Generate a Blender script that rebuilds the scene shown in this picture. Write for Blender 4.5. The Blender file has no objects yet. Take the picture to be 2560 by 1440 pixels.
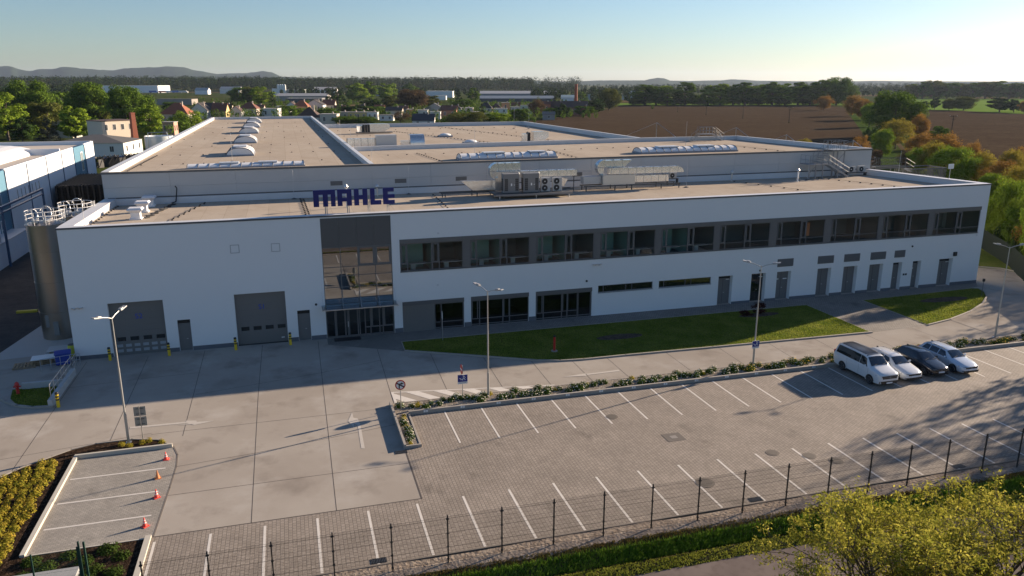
import bpy, math, random
import numpy as np
from mathutils import Vector, Matrix
R = math.radians
scene = bpy.context.scene
COL = scene.collection

# ------------------------------------------------------------------ camera
F_PX, HOR, YAW, CAM_H = 1950.0, 205.0, R(16.04), 22.0
TILT = math.atan((720 - HOR) / F_PX)
cam_d = bpy.data.cameras.new('camera')
cam = bpy.data.objects.new('camera', cam_d); COL.objects.link(cam)
cam.location = (0, 0, CAM_H)
cam.rotation_euler = (math.pi / 2 - TILT, 0, -YAW)
cam_d.sensor_width = 36.0
cam_d.lens = F_PX / 2560 * 36.0
cam_d.clip_start = 0.5
cam_d.clip_end = 40000
scene.camera = cam

# ------------------------------------------------------------------ light
SUN_EL = R(15.5)
SX, SY = 0.9603, 0.2785                       # horizontal direction towards the sun
SUN_AZ = math.atan2(SX, SY)                   # clockwise from +Y
w = bpy.data.worlds.new('World'); scene.world = w; w.use_nodes = True
nt = w.node_tree
bg = nt.nodes['Background']
sky = nt.nodes.new('ShaderNodeTexSky'); sky.sky_type = 'NISHITA'; sky.sun_disc = False
sky.sun_elevation = SUN_EL; sky.sun_rotation = SUN_AZ
sky.altitude = 150; sky.air_density = 1.0; sky.dust_density = 0.4; sky.ozone_density = 3.0
tint = nt.nodes.new('ShaderNodeMix'); tint.data_type = 'RGBA'; tint.blend_type = 'MULTIPLY'; tint.inputs[0].default_value = 1.0
tint.inputs[7].default_value = (0.79, 0.84, 0.93, 1)      # clear, slightly cool evening air
nt.links.new(sky.outputs[0], tint.inputs[6]); nt.links.new(tint.outputs[2], bg.inputs[0]); bg.inputs[1].default_value = 0.059
sd = bpy.data.lights.new('sun', 'SUN'); sun = bpy.data.objects.new('sun', sd); COL.objects.link(sun)
sd.energy = 5.0; sd.angle = R(0.5); sd.color = (1.0, 0.80, 0.60)
dirv = Vector((SX * math.cos(SUN_EL), SY * math.cos(SUN_EL), math.sin(SUN_EL)))
sun.rotation_euler = dirv.to_track_quat('Z', 'Y').to_euler()
sun.location = (60, 40, 60)
scene.view_settings.view_transform = 'Standard'
scene.view_settings.look = 'None'
scene.view_settings.exposure = 1.27
scene.view_settings.gamma = 1.0
scene.render.engine = 'CYCLES'
scene.cycles.max_bounces = 6
scene.cycles.volume_bounces = 0

# ------------------------------------------------------------------ geometry of the place
_f = Vector((math.sin(YAW), math.cos(YAW), 0)); _r = Vector((math.cos(YAW), -math.sin(YAW), 0))
_f3 = _f * math.cos(TILT) - Vector((0, 0, 1)) * math.sin(TILT)
_u3 = _f * math.sin(TILT) + Vector((0, 0, 1)) * math.cos(TILT)
def at(px, py, z=0.0):
    """survey point: the spot of height z the photo shows at (px, py)"""
    d = _f3 + _r * ((px - 1280) / F_PX) + _u3 * (-(py - 720) / F_PX)
    t = (z - CAM_H) / d.z
    return (d.x * t, d.y * t)
def zb(x): return 0.0034 * (x + 5)            # the long building sits on ground rising slightly to the right

# ------------------------------------------------------------------ materials
MATS = {}
def mat(name, col, rough=0.7, metal=0.0, var=None, bump=None, spec=0.5, col2=None, trans=0.0, coat=0.0):
    if name in MATS: return MATS[name]
    m = bpy.data.materials.new(name); m.use_nodes = True; t = m.node_tree; N = t.nodes; L = t.links
    b = N['Principled BSDF']
    b.inputs['Roughness'].default_value = rough; b.inputs['Metallic'].default_value = metal
    b.inputs['Specular IOR Level'].default_value = spec
    if coat: b.inputs['Coat Weight'].default_value = coat; b.inputs['Coat Roughness'].default_value = 0.05
    b.inputs['Base Color'].default_value = (*col, 1)
    geo = None
    if var or bump:
        geo = N.new('ShaderNodeNewGeometry')
    if var:
        prev = None
        c2 = col2 or tuple(c * 0.6 for c in col)
        sc, am = var[0], var[1]
        n = N.new('ShaderNodeTexNoise'); n.inputs['Scale'].default_value = sc; n.inputs['Detail'].default_value = 8
        n.inputs['Roughness'].default_value = 0.65
        L.new(geo.outputs['Position'], n.inputs['Vector'])
        r = N.new('ShaderNodeValToRGB'); r.color_ramp.elements[0].position = 0.5 - 0.25; r.color_ramp.elements[1].position = 0.5 + 0.25
        L.new(n.outputs['Fac'], r.inputs[0])
        mx = N.new('ShaderNodeMix'); mx.data_type = 'RGBA'
        mx.inputs[6].default_value = (*[a * (1 - am) + b_ * am for a, b_ in zip(col, c2)], 1)
        mx.inputs[7].default_value = (*col, 1)
        L.new(r.outputs[0], mx.inputs[0]); L.new(mx.outputs[2], b.inputs['Base Color'])
    if bump:
        n2 = N.new('ShaderNodeTexNoise'); n2.inputs['Scale'].default_value = bump[0]; n2.inputs['Detail'].default_value = 4
        L.new(geo.outputs['Position'], n2.inputs['Vector'])
        bp = N.new('ShaderNodeBump'); bp.inputs['Strength'].default_value = bump[1]; bp.inputs['Distance'].default_value = bump[2] if len(bump) > 2 else 0.02
        L.new(n2.outputs['Fac'], bp.inputs['Height']); L.new(bp.outputs[0], b.inputs['Normal'])
    MATS[name] = m
    return m

def leaf_mat(name, c1, c2, transl=0.35, nscale=0.5):
    if name in MATS: return MATS[name]
    m = bpy.data.materials.new(name); m.use_nodes = True; t = m.node_tree; N = t.nodes; L = t.links
    N.remove(N['Principled BSDF']); out = N['Material Output']
    geo = N.new('ShaderNodeNewGeometry')
    n = N.new('ShaderNodeTexNoise'); n.inputs['Scale'].default_value = nscale; n.inputs['Detail'].default_value = 3
    L.new(geo.outputs['Position'], n.inputs['Vector'])
    ma = N.new('ShaderNodeMath'); ma.operation = 'MULTIPLY_ADD'; ma.inputs[1].default_value = 0.6; ma.inputs[2].default_value = -0.15
    L.new(geo.outputs['Random Per Island'], ma.inputs[0])
    ad = N.new('ShaderNodeMath'); ad.operation = 'ADD'; ad.use_clamp = True
    n_s = N.new('ShaderNodeMath'); n_s.operation = 'MULTIPLY_ADD'; n_s.inputs[1].default_value = 1.6; n_s.inputs[2].default_value = -0.55
    L.new(n.outputs['Fac'], n_s.inputs[0]); L.new(n_s.outputs[0], ad.inputs[0]); L.new(ma.outputs[0], ad.inputs[1])
    mx = N.new('ShaderNodeMix'); mx.data_type = 'RGBA'
    mx.inputs[6].default_value = (*c1, 1); mx.inputs[7].default_value = (*c2, 1)
    L.new(ad.outputs[0], mx.inputs[0])
    d = N.new('ShaderNodeBsdfDiffuse'); tr = N.new('ShaderNodeBsdfTranslucent'); ms = N.new('ShaderNodeMixShader')
    L.new(mx.outputs[2], d.inputs[0]); L.new(mx.outputs[2], tr.inputs[0])
    ms.inputs[0].default_value = transl
    L.new(d.outputs[0], ms.inputs[1]); L.new(tr.outputs[0], ms.inputs[2]); L.new(ms.outputs[0], out.inputs[0])
    MATS[name] = m
    return m

def glass_mat(name, tint, base=0.18, seethru=True, rough=0.01, k=1.3):
    if name in MATS: return MATS[name]
    m = bpy.data.materials.new(name); m.use_nodes = True; t = m.node_tree; N = t.nodes; L = t.links
    N.remove(N['Principled BSDF']); out = N['Material Output']
    fr = N.new('ShaderNodeFresnel'); fr.inputs[0].default_value = 1.5
    ma = N.new('ShaderNodeMath'); ma.operation = 'MULTIPLY_ADD'; ma.inputs[1].default_value = k; ma.inputs[2].default_value = base; ma.use_clamp = True
    L.new(fr.outputs[0], ma.inputs[0])
    a = N.new('ShaderNodeBsdfTransparent' if seethru else 'ShaderNodeBsdfDiffuse'); a.inputs[0].default_value = (*tint, 1)
    gl = N.new('ShaderNodeBsdfGlossy'); gl.inputs['Roughness'].default_value = rough; gl.inputs[0].default_value = (0.9, 0.95, 1, 1)
    ms = N.new('ShaderNodeMixShader')
    L.new(ma.outputs[0], ms.inputs[0]); L.new(a.outputs[0], ms.inputs[1]); L.new(gl.outputs[0], ms.inputs[2]); L.new(ms.outputs[0], out.inputs[0])
    MATS[name] = m
    return m

def ground_mat(name, stops, scales, bump=None, stripes=None, spec=0.0, seams=None):
    """several noises mixed: stops = colours, scales = noise scales"""
    m = bpy.data.materials.new(name); m.use_nodes = True; t = m.node_tree; N = t.nodes; L = t.links
    b = N['Principled BSDF']; b.inputs['Roughness'].default_value = 0.95; b.inputs['Specular IOR Level'].default_value = spec
    geo = N.new('ShaderNodeNewGeometry')
    prev = None
    for i, (c, (sc, lo, hi)) in enumerate(zip(stops[1:], scales)):
        n = N.new('ShaderNodeTexNoise'); n.inputs['Scale'].default_value = sc; n.inputs['Detail'].default_value = 9; n.inputs['Roughness'].default_value = 0.6
        mp = N.new('ShaderNodeMapping'); mp.inputs['Location'].default_value = (i * 31.7, i * 17.1, 0)
        L.new(geo.outputs['Position'], mp.inputs[0]); L.new(mp.outputs[0], n.inputs['Vector'])
        r = N.new('ShaderNodeMapRange'); r.inputs[1].default_value = lo; r.inputs[2].default_value = hi
        L.new(n.outputs['Fac'], r.inputs[0])
        mx = N.new('ShaderNodeMix'); mx.data_type = 'RGBA'; mx.inputs[7].default_value = (*c, 1)
        if prev is None: mx.inputs[6].default_value = (*stops[0], 1)
        else: L.new(prev, mx.inputs[6])
        L.new(r.outputs[0], mx.inputs[0]); prev = mx.outputs[2]
    if stripes:                                       # (angle, scale, strength)
        mp = N.new('ShaderNodeMapping'); mp.inputs['Rotation'].default_value = (0, 0, stripes[0])
        L.new(geo.outputs['Position'], mp.inputs[0])
        wv = N.new('ShaderNodeTexWave'); wv.inputs['Scale'].default_value = stripes[1]; wv.inputs['Distortion'].default_value = 1.5; wv.inputs['Detail'].default_value = 3
        wv.inputs['Detail Scale'].default_value = 0.3
        L.new(mp.outputs[0], wv.inputs[0])
        mx = N.new('ShaderNodeMix'); mx.data_type = 'RGBA'; mx.blend_type = 'MULTIPLY'; mx.inputs[0].default_value = stripes[2]
        L.new(prev, mx.inputs[6]); L.new(wv.outputs['Color'], mx.inputs[7]); prev = mx.outputs[2]
    if seams:                                         # overlapping sheets of membrane
        br = N.new('ShaderNodeTexBrick'); br.inputs['Scale'].default_value = 1.0; br.inputs['Brick Width'].default_value = seams[0]; br.inputs['Row Height'].default_value = seams[1]; br.inputs['Mortar Size'].default_value = seams[2]
        mp = N.new('ShaderNodeMapping'); mp.inputs['Rotation'].default_value = (0, 0, R(90)); L.new(geo.outputs['Position'], mp.inputs[0]); L.new(mp.outputs[0], br.inputs[0])
        br.inputs['Color1'].default_value = (1, 1, 1, 1); br.inputs['Color2'].default_value = (0.93, 0.93, 0.93, 1); br.inputs['Mortar'].default_value = (0.78, 0.76, 0.74, 1)
        mx = N.new('ShaderNodeMix'); mx.data_type = 'RGBA'; mx.blend_type = 'MULTIPLY'; mx.inputs[0].default_value = 1.0
        L.new(prev, mx.inputs[6]); L.new(br.outputs['Color'], mx.inputs[7]); prev = mx.outputs[2]
    L.new(prev, b.inputs['Base Color'])
    if bump:
        n2 = N.new('ShaderNodeTexNoise'); n2.inputs['Scale'].default_value = bump[0]; n2.inputs['Detail'].default_value = 6
        L.new(geo.outputs['Position'], n2.inputs['Vector'])
        bp = N.new('ShaderNodeBump'); bp.inputs['Strength'].default_value = bump[1]; bp.inputs['Distance'].default_value = bump[2]
        L.new(n2.outputs['Fac'], bp.inputs['Height']); L.new(bp.outputs[0], b.inputs['Normal'])
    MATS[name] = m
    return m

def paver_mat(name, c1, c2, mortar, swap=True, bw=0.25, bh=0.2):
    m = bpy.data.materials.new(name); m.use_nodes = True; t = m.node_tree; N = t.nodes; L = t.links
    b = N['Principled BSDF']; b.inputs['Roughness'].default_value = 0.8; b.inputs['Specular IOR Level'].default_value = 0.3
    geo = N.new('ShaderNodeNewGeometry'); mp = N.new('ShaderNodeMapping')
    if swap: mp.inputs['Rotation'].default_value = (0, 0, R(90))
    L.new(geo.outputs['Position'], mp.inputs[0])
    br = N.new('ShaderNodeTexBrick'); br.inputs['Scale'].default_value = 1.0
    br.inputs['Brick Width'].default_value = bw; br.inputs['Row Height'].default_value = bh; br.inputs['Mortar Size'].default_value = bh * 0.085
    br.inputs['Mortar Smooth'].default_value = 0.3; br.inputs['Bias'].default_value = 0.0
    br.inputs['Color1'].default_value = (*c1, 1); br.inputs['Color2'].default_value = (*c2, 1); br.inputs['Mortar'].default_value = (*mortar, 1)
    L.new(mp.outputs[0], br.inputs[0])
    n = N.new('ShaderNodeTexNoise'); n.inputs['Scale'].default_value = 0.35; n.inputs['Detail'].default_value = 10; n.inputs['Roughness'].default_value = 0.7
    L.new(geo.outputs['Position'], n.inputs['Vector'])
    r = N.new('ShaderNodeMapRange'); r.inputs[1].default_value = 0.3; r.inputs[2].default_value = 0.7; r.inputs[3].default_value = 0.80; r.inputs[4].default_value = 1.12
    L.new(n.outputs['Fac'], r.inputs[0])
    # stains left by cars, elongated across the bays
    n3 = N.new('ShaderNodeTexNoise'); n3.inputs['Scale'].default_value = 0.28; n3.inputs['Detail'].default_value = 2
    mp3 = N.new('ShaderNodeMapping'); mp3.inputs['Scale'].default_value = (1.6, 1, 1); mp3.inputs['Location'].default_value = (13, 5, 0)
    L.new(geo.outputs['Position'], mp3.inputs[0]); L.new(mp3.outputs[0], n3.inputs['Vector'])
    r3 = N.new('ShaderNodeMapRange'); r3.inputs[1].default_value = 0.64; r3.inputs[2].default_value = 0.78; r3.inputs[3].default_value = 1.0; r3.inputs[4].default_value = 0.6
    L.new(n3.outputs['Fac'], r3.inputs[0])
    mm = N.new('ShaderNodeMath'); mm.operation = 'MULTIPLY'; L.new(r.outputs[0], mm.inputs[0]); L.new(r3.outputs[0], mm.inputs[1])
    mx = N.new('ShaderNodeMix'); mx.data_type = 'RGBA'; mx.blend_type = 'MULTIPLY'; mx.inputs[0].default_value = 1.0
    L.new(br.outputs['Color'], mx.inputs[6]); L.new(mm.outputs[0], mx.inputs[7]); L.new(mx.outputs[2], b.inputs['Base Color'])
    n4 = N.new('ShaderNodeTexNoise'); n4.inputs['Scale'].default_value = 0.8; n4.inputs['Detail'].default_value = 2
    L.new(geo.outputs['Position'], n4.inputs['Vector'])
    ad = N.new('ShaderNodeMath'); ad.operation = 'MULTIPLY_ADD'; ad.inputs[1].default_value = 2.0
    L.new(n4.outputs['Fac'], ad.inputs[0]); L.new(br.outputs['Fac'], ad.inputs[2])
    bp = N.new('ShaderNodeBump'); bp.inputs['Strength'].default_value = 0.5; bp.inputs['Distance'].default_value = 0.008; bp.invert = True
    L.new(ad.outputs[0], bp.inputs['Height']); L.new(bp.outputs[0], b.inputs['Normal'])
    MATS[name] = m
    return m

# ------------------------------------------------------------------ mesh helpers
def tag(o, label=None, cat=None, group=None, kind=None):
    if label: o['label'] = label
    if cat: o['category'] = cat
    if group: o['group'] = group
    if kind: o['kind'] = kind
    return o
def thing(name, label, cat, loc=(0, 0, 0), rz=0.0, group=None):
    o = bpy.data.objects.new(name, None); COL.objects.link(o); o.location = loc; o.rotation_euler = (0, 0, rz)
    o.empty_display_size = 0.3
    return tag(o, label, cat, group)

class MB:
    def __init__(s): s.v = []; s.f = []
    def quad(s, *p):
        n = len(s.v); s.v += [tuple(a) for a in p]; s.f.append(tuple(range(n, n + len(p)))); return s
    def box(s, x0, x1, y0, y1, z0, z1):
        n = len(s.v)
        s.v += [(x0, y0, z0), (x1, y0, z0), (x1, y1, z0), (x0, y1, z0), (x0, y0, z1), (x1, y0, z1), (x1, y1, z1), (x0, y1, z1)]
        for a in ((0, 3, 2, 1), (4, 5, 6, 7), (0, 1, 5, 4), (1, 2, 6, 5), (2, 3, 7, 6), (3, 0, 4, 7)): s.f.append(tuple(n + i for i in a))
        return s
    def obox(s, c, size, M=None):
        n0 = len(s.v); x, y, z = [a / 2 for a in size]; s.box(-x, x, -y, y, -z, z); c = Vector(c)
        for i in range(n0, len(s.v)):
            p = Vector(s.v[i]); p = (M @ p) if M else p; s.v[i] = tuple(p + c)
        return s
    def tube(s, p, q, r, n=8, r2=None, cap=True):
        p = Vector(p); q = Vector(q); d = q - p
        if d.length < 1e-6: return s
        r2 = r if r2 is None else r2
        a = d.normalized(); t = Vector((0, 0, 1)) if abs(a.z) < 0.9 else Vector((1, 0, 0)); u = a.cross(t).normalized(); v = a.cross(u)
        n0 = len(s.v)
        for k in range(n):
            c, sn = math.cos(2 * math.pi * k / n), math.sin(2 * math.pi * k / n)
            s.v.append(tuple(p + u * (c * r) + v * (sn * r))); s.v.append(tuple(q + u * (c * r2) + v * (sn * r2)))
        for k in range(n):
            j = (k + 1) % n; s.f.append((n0 + 2 * k, n0 + 2 * j, n0 + 2 * j + 1, n0 + 2 * k + 1))
        if cap:
            s.f.append(tuple(n0 + 2 * k for k in range(n))[::-1]); s.f.append(tuple(n0 + 2 * k + 1 for k in range(n)))
        return s
    def path(s, pts, r, n=6):
        for a, b in zip(pts[:-1], pts[1:]): s.tube(a, b, r, n)
        return s
    def prism(s, pts, z0, z1):
        n = len(s.v); k = len(pts)
        s.v += [(x, y, z0) for x, y in pts] + [(x, y, z1) for x, y in pts]
        s.f.append(tuple(range(n, n + k))[::-1]); s.f.append(tuple(range(n + k, n + 2 * k)))
        for i in range(k):
            j = (i + 1) % k; s.f.append((n + i, n + j, n + k + j, n + k + i))
        return s
    def prism_y(s, pts, y0, y1):                      # outline in x,z extruded along y
        n = len(s.v); k = len(pts)
        s.v += [(x, y0, z) for x, z in pts] + [(x, y1, z) for x, z in pts]
        s.f.append(tuple(range(n, n + k))); s.f.append(tuple(range(n + k, n + 2 * k))[::-1])
        for i in range(k):
            j = (i + 1) % k; s.f.append((n + i, n + k + i, n + k + j, n + j))
        return s
    def lathe(s, prof, c=(0, 0, 0), n=20):            # prof [(r,z)]
        n0 = len(s.v)
        for r, z in prof:
            for k in range(n):
                a = 2 * math.pi * k / n; s.v.append((c[0] + r * math.cos(a), c[1] + r * math.sin(a), c[2] + z))
        for i in range(len(prof) - 1):
            for k in range(n):
                j = (k + 1) % n; s.f.append((n0 + i * n + k, n0 + i * n + j, n0 + (i + 1) * n + j, n0 + (i + 1) * n + k))
        s.f.append(tuple(n0 + k for k in range(n))[::-1]); s.f.append(tuple(n0 + (len(prof) - 1) * n + k for k in range(n)))
        return s
    def sheet(s, pts, z): return s.quad(*[(x, y, z) for x, y in pts])
    def build(s, name, m, parent=None, world=False, shear=False, smooth=False, bevel=0.0):
        v = s.v
        if shear: v = [(x, y, z + zb(x)) for x, y, z in v]
        if world and parent is not None:
            l = parent.location; v = [(x - l.x, y - l.y, z - l.z) for x, y, z in v]
        me = bpy.data.meshes.new(name); me.from_pydata(v, [], s.f); me.update()
        o = bpy.data.objects.new(name, me); COL.objects.link(o)
        if m is not None: me.materials.append(m)
        if smooth:
            me.polygons.foreach_set('use_smooth', [True] * len(me.polygons))
            if smooth == 'auto': me.set_sharp_from_angle(angle=R(40))
        if bevel:
            b = o.modifiers.new('bevel', 'BEVEL'); b.width = bevel; b.segments = 2; b.limit_method = 'ANGLE'
        if parent is not None: o.parent = parent
        return o

def np_mesh(name, V, Fq, m=None):
    """V (n,3) Fq (m,4)"""
    me = bpy.data.meshes.new(name)
    me.vertices.add(len(V)); me.vertices.foreach_set('co', V.astype(np.float32).ravel())
    k = Fq.shape[1]
    me.loops.add(Fq.size); me.loops.foreach_set('vertex_index', Fq.astype(np.int32).ravel())
    me.polygons.add(len(Fq)); me.polygons.foreach_set('loop_start', np.arange(0, Fq.size, k, dtype=np.int32))
    me.polygons.foreach_set('loop_total', np.full(len(Fq), k, dtype=np.int32))
    me.update(calc_edges=True)
    if m: me.materials.append(m)
    return me
def leaves(C, Nrm, size, rng, aspect=1.0):
    """quads centred at C with normals about Nrm"""
    n = len(C)
    Nrm = Nrm / (np.linalg.norm(Nrm, axis=1, keepdims=True) + 1e-9)
    t = rng.normal(size=(n, 3)); u = np.cross(Nrm, t); u /= (np.linalg.norm(u, axis=1, keepdims=True) + 1e-9); v = np.cross(Nrm, u)
    s = (size * rng.uniform(0.6, 1.3, (n, 1))) / 2
    a, b = u * s, v * s * aspect
    V = np.stack([C - a, C - b * 0.9, C + a, C + b * 0.9], 1).reshape(-1, 3)   # diamond
    return V, np.arange(4 * n).reshape(-1, 4)
def copy_tree(o, parent=None):
    c = o.copy(); COL.objects.link(c)
    if parent is not None: c.parent = parent
    for ch in list(o.children): copy_tree(ch, c)
    return c
def set_mat(o, m):
    o.material_slots[0].link = 'OBJECT'; o.material_slots[0].material = m
def text_mesh(txt, size, depth=0.0):
    cu = bpy.data.curves.new('lettering', 'FONT'); cu.body = txt; cu.size = size; cu.align_x = 'CENTER'; cu.align_y = 'CENTER'; cu.extrude = depth
    o = bpy.data.objects.new('lettering', cu); COL.objects.link(o)
    dg = bpy.context.evaluated_depsgraph_get(); me = bpy.data.meshes.new_from_object(o.evaluated_get(dg))
    bpy.data.objects.remove(o); return me
def text_obj(name, txt, size, m, parent, loc, rot=(R(90), 0, 0), depth=0.004, bold=0.0):
    me = text_mesh(txt, size, depth); me.materials.clear(); me.materials.append(m)
    o = bpy.data.objects.new(name, me); COL.objects.link(o); o.location = loc; o.rotation_euler = rot
    if parent is not None: o.parent = parent
    return o
def arc_pts(cx, cy, r, a0, a1, n=10):
    return [(cx + r * math.cos(R(a0 + (a1 - a0) * i / n)), cy + r * math.sin(R(a0 + (a1 - a0) * i / n))) for i in range(n + 1)]
ORD = ['first', 'second', 'third', 'fourth', 'fifth', 'sixth', 'seventh', 'eighth', 'ninth', 'tenth', 'eleventh', 'twelfth', 'thirteenth', 'fourteenth', 'fifteenth', 'sixteenth', 'seventeenth', 'eighteenth', 'nineteenth', 'twentieth']
def islands(mb):
    """one MB for each loose piece"""
    par = list(range(len(mb.v)))
    def fd(a):
        while par[a] != a: par[a] = par[par[a]]; a = par[a]
        return a
    for f in mb.f:
        for k in f[1:]: par[fd(k)] = fd(f[0])
    out = {}
    for f in mb.f: out.setdefault(fd(f[0]), []).append(f)
    res = []
    for fs in out.values():
        ids = sorted({i for f in fs for i in f}); mp = {i: k for k, i in enumerate(ids)}; n = MB(); n.v = [mb.v[i] for i in ids]; n.f = [tuple(mp[i] for i in f) for f in fs]; res.append(n)
    return res
# ================================================================== materials used
M_wall = mat('white_render', (0.74, 0.75, 0.76), 0.85, var=(0.6, 0.12), col2=(0.6, 0.61, 0.62), bump=(30, 0.15, 0.01))
M_panel = mat('grey_panel_wall', (0.50, 0.50, 0.50), 0.55, var=(0.35, 0.15), bump=(8, 0.05, 0.01))
M_coping = mat('parapet_flashing', (0.62, 0.63, 0.65), 0.45, metal=0.0, var=(1.5, 0.2))
M_dcop = mat('dark_flashing', (0.10, 0.105, 0.115), 0.5)
M_roof = ground_mat('roof_membrane', [(0.42, 0.355, 0.285), (0.47, 0.41, 0.335), (0.36, 0.30, 0.235)], [(0.12, 0.35, 0.65), (0.7, 0.5, 0.85)], bump=(1.2, 0.25, 0.03), seams=(14.0, 1.9, 0.02))
M_plinth = mat('plinth_grey', (0.12, 0.13, 0.15), 0.8)
M_frame = mat('window_frame_grey', (0.115, 0.115, 0.118), 0.5)
M_door = mat('grey_steel_door', (0.155, 0.155, 0.158), 0.5, var=(2.0, 0.1))
M_gdoor = mat('garage_panel', (0.15, 0.148, 0.145), 0.5)
M_dark = mat('black_void', (0.012, 0.012, 0.013), 0.6)
M_glass = glass_mat('office_glass', (0.72, 0.80, 0.79), base=0.0, k=0.75)
M_mirror = glass_mat('foyer_glass', (0.10, 0.12, 0.12), base=0.26)
M_canopy = glass_mat('canopy_glass', (0.55, 0.68, 0.68), base=0.05)
M_gsmall = glass_mat('dark_glass', (0.01, 0.012, 0.012), base=0.06, seethru=False)
M_room = mat('room_wall', (0.26, 0.275, 0.27), 0.9)
M_teal = mat('teal_partition', (0.30, 0.55, 0.50), 0.3)
M_desk = mat('white_desk', (0.6, 0.6, 0.6), 0.5)
M_white = mat('white_paint', (0.78, 0.78, 0.76), 0.6)
M_mark = mat('road_marking', (0.66, 0.63, 0.58), 0.75, var=(3.0, 0.35), col2=(0.42, 0.38, 0.33))
M_galv = mat('galvanised_steel', (0.58, 0.59, 0.60), 0.35, metal=0.85, var=(4, 0.25))
M_duct = mat('duct_sheet_metal', (0.78, 0.78, 0.77), 0.24, metal=0.85, var=(1.2, 0.3), bump=(2.0, 0.3, 0.05))
M_stair = mat('stair_steel', (0.27, 0.28, 0.29), 0.5, metal=0.3)
M_steel = mat('dark_steel', (0.10, 0.105, 0.11), 0.5, metal=0.4)
M_black = mat('black_plastic', (0.018, 0.018, 0.02), 0.55)
M_rubber = mat('rubber', (0.02, 0.02, 0.022), 0.8)
M_unit = mat('unit_casing', (0.20, 0.20, 0.20), 0.5)
M_conc = ground_mat('yard_concrete', [(0.325, 0.29, 0.25), (0.385, 0.35, 0.305), (0.245, 0.215, 0.185), (0.43, 0.40, 0.36)],
                    [(0.10, 0.38, 0.62), (0.33, 0.52, 0.74), (0.22, 0.53, 0.75)], bump=(6, 0.12, 0.01))
M_paver = paver_mat('parking_pavers', (0.31, 0.27, 0.23), (0.255, 0.22, 0.185), (0.15, 0.13, 0.108))
M_walk = paver_mat('walkway_pavers', (0.24, 0.225, 0.205), (0.20, 0.185, 0.165), (0.10, 0.09, 0.08), swap=False)
M_asph = ground_mat('asphalt', [(0.075, 0.07, 0.068), (0.095, 0.088, 0.082), (0.055, 0.052, 0.05)], [(0.3, 0.4, 0.6), (2.0, 0.5, 0.8)], bump=(40, 0.4, 0.01))
M_path = ground_mat('old_asphalt', [(0.15, 0.125, 0.115), (0.19, 0.16, 0.145), (0.11, 0.09, 0.08)], [(0.3, 0.4, 0.6), (2.0, 0.5, 0.8)], bump=(30, 0.4, 0.01))
M_kerb = mat('kerb_concrete', (0.36, 0.33, 0.29), 0.85, var=(2.5, 0.4))
M_joint = mat('joint_filler', (0.07, 0.06, 0.055), 0.9)
M_soil = ground_mat('bed_soil', [(0.085, 0.065, 0.05), (0.13, 0.10, 0.08), (0.045, 0.035, 0.03)], [(1.5, 0.4, 0.6), (6, 0.5, 0.7)], bump=(8, 1.0, 0.06))
M_gravel = ground_mat('stone_mulch', [(0.22, 0.19, 0.16), (0.36, 0.33, 0.28), (0.12, 0.10, 0.085)], [(5, 0.45, 0.6), (9, 0.5, 0.65)], bump=(14, 1.0, 0.06))
M_mulch = ground_mat('bark_mulch', [(0.03, 0.02, 0.014), (0.075, 0.05, 0.034), (0.015, 0.011, 0.009)], [(4, 0.45, 0.6), (12, 0.5, 0.65)], bump=(14, 1.0, 0.06))
M_lawn = ground_mat('lawn_soil', [(0.10, 0.135, 0.022), (0.15, 0.165, 0.038), (0.065, 0.095, 0.016)], [(0.5, 0.4, 0.6), (5, 0.45, 0.7)], bump=(9, 1.0, 0.08))
M_sand = ground_mat('sandy_strip', [(0.24, 0.20, 0.165), (0.33, 0.28, 0.23), (0.13, 0.10, 0.08)], [(1.5, 0.4, 0.6), (5, 0.5, 0.7)], bump=(6, 1.0, 0.08))
M_verge = ground_mat('verge_earth', [(0.075, 0.055, 0.032), (0.05, 0.06, 0.02), (0.12, 0.085, 0.05)], [(0.7, 0.4, 0.6), (3, 0.5, 0.7)], bump=(5, 1.0, 0.12))
M_yellow = mat('yellow_paint', (0.72, 0.50, 0.02), 0.5)
M_red = mat('red_paint', (0.45, 0.02, 0.015), 0.45)
M_blue = mat('blue_sign', (0.015, 0.03, 0.22), 0.4)

# ================================================================== land
land = MB()
def grid_sheet(x0, x1, y0, y1, z, n=2):
    m = MB()
    xs = [x0 + (x1 - x0) * i / n for i in range(n + 1)]; ys = [y0 + (y1 - y0) * i / n for i in range(n + 1)]
    for i in range(n):
        for j in range(n): m.quad((xs[i], ys[j], z), (xs[i + 1], ys[j], z), (xs[i + 1], ys[j + 1], z), (xs[i], ys[j + 1], z))
    return m
M_land = ground_mat('open_land', [(0.055, 0.07, 0.022), (0.035, 0.05, 0.015), (0.12, 0.085, 0.05), (0.09, 0.12, 0.03)],
                    [(0.02, 0.4, 0.6), (0.0035, 0.56, 0.6), (0.0022, 0.58, 0.62)], bump=(0.5, 0.8, 0.3))
lm = MB()
for x0, x1, y0, y1 in ((-12000, -30, -200, 31.3), (110, 14000, -200, 31.3), (-30, 110, -200, -10), (-12000, 14000, 31.3, 14000)): lm.quad((x0, y0, -.06), (x1, y0, -.06), (x1, y1, -.06), (x0, y1, -.06))
tag(lm.build('land', M_land), kind='structure')

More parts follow.
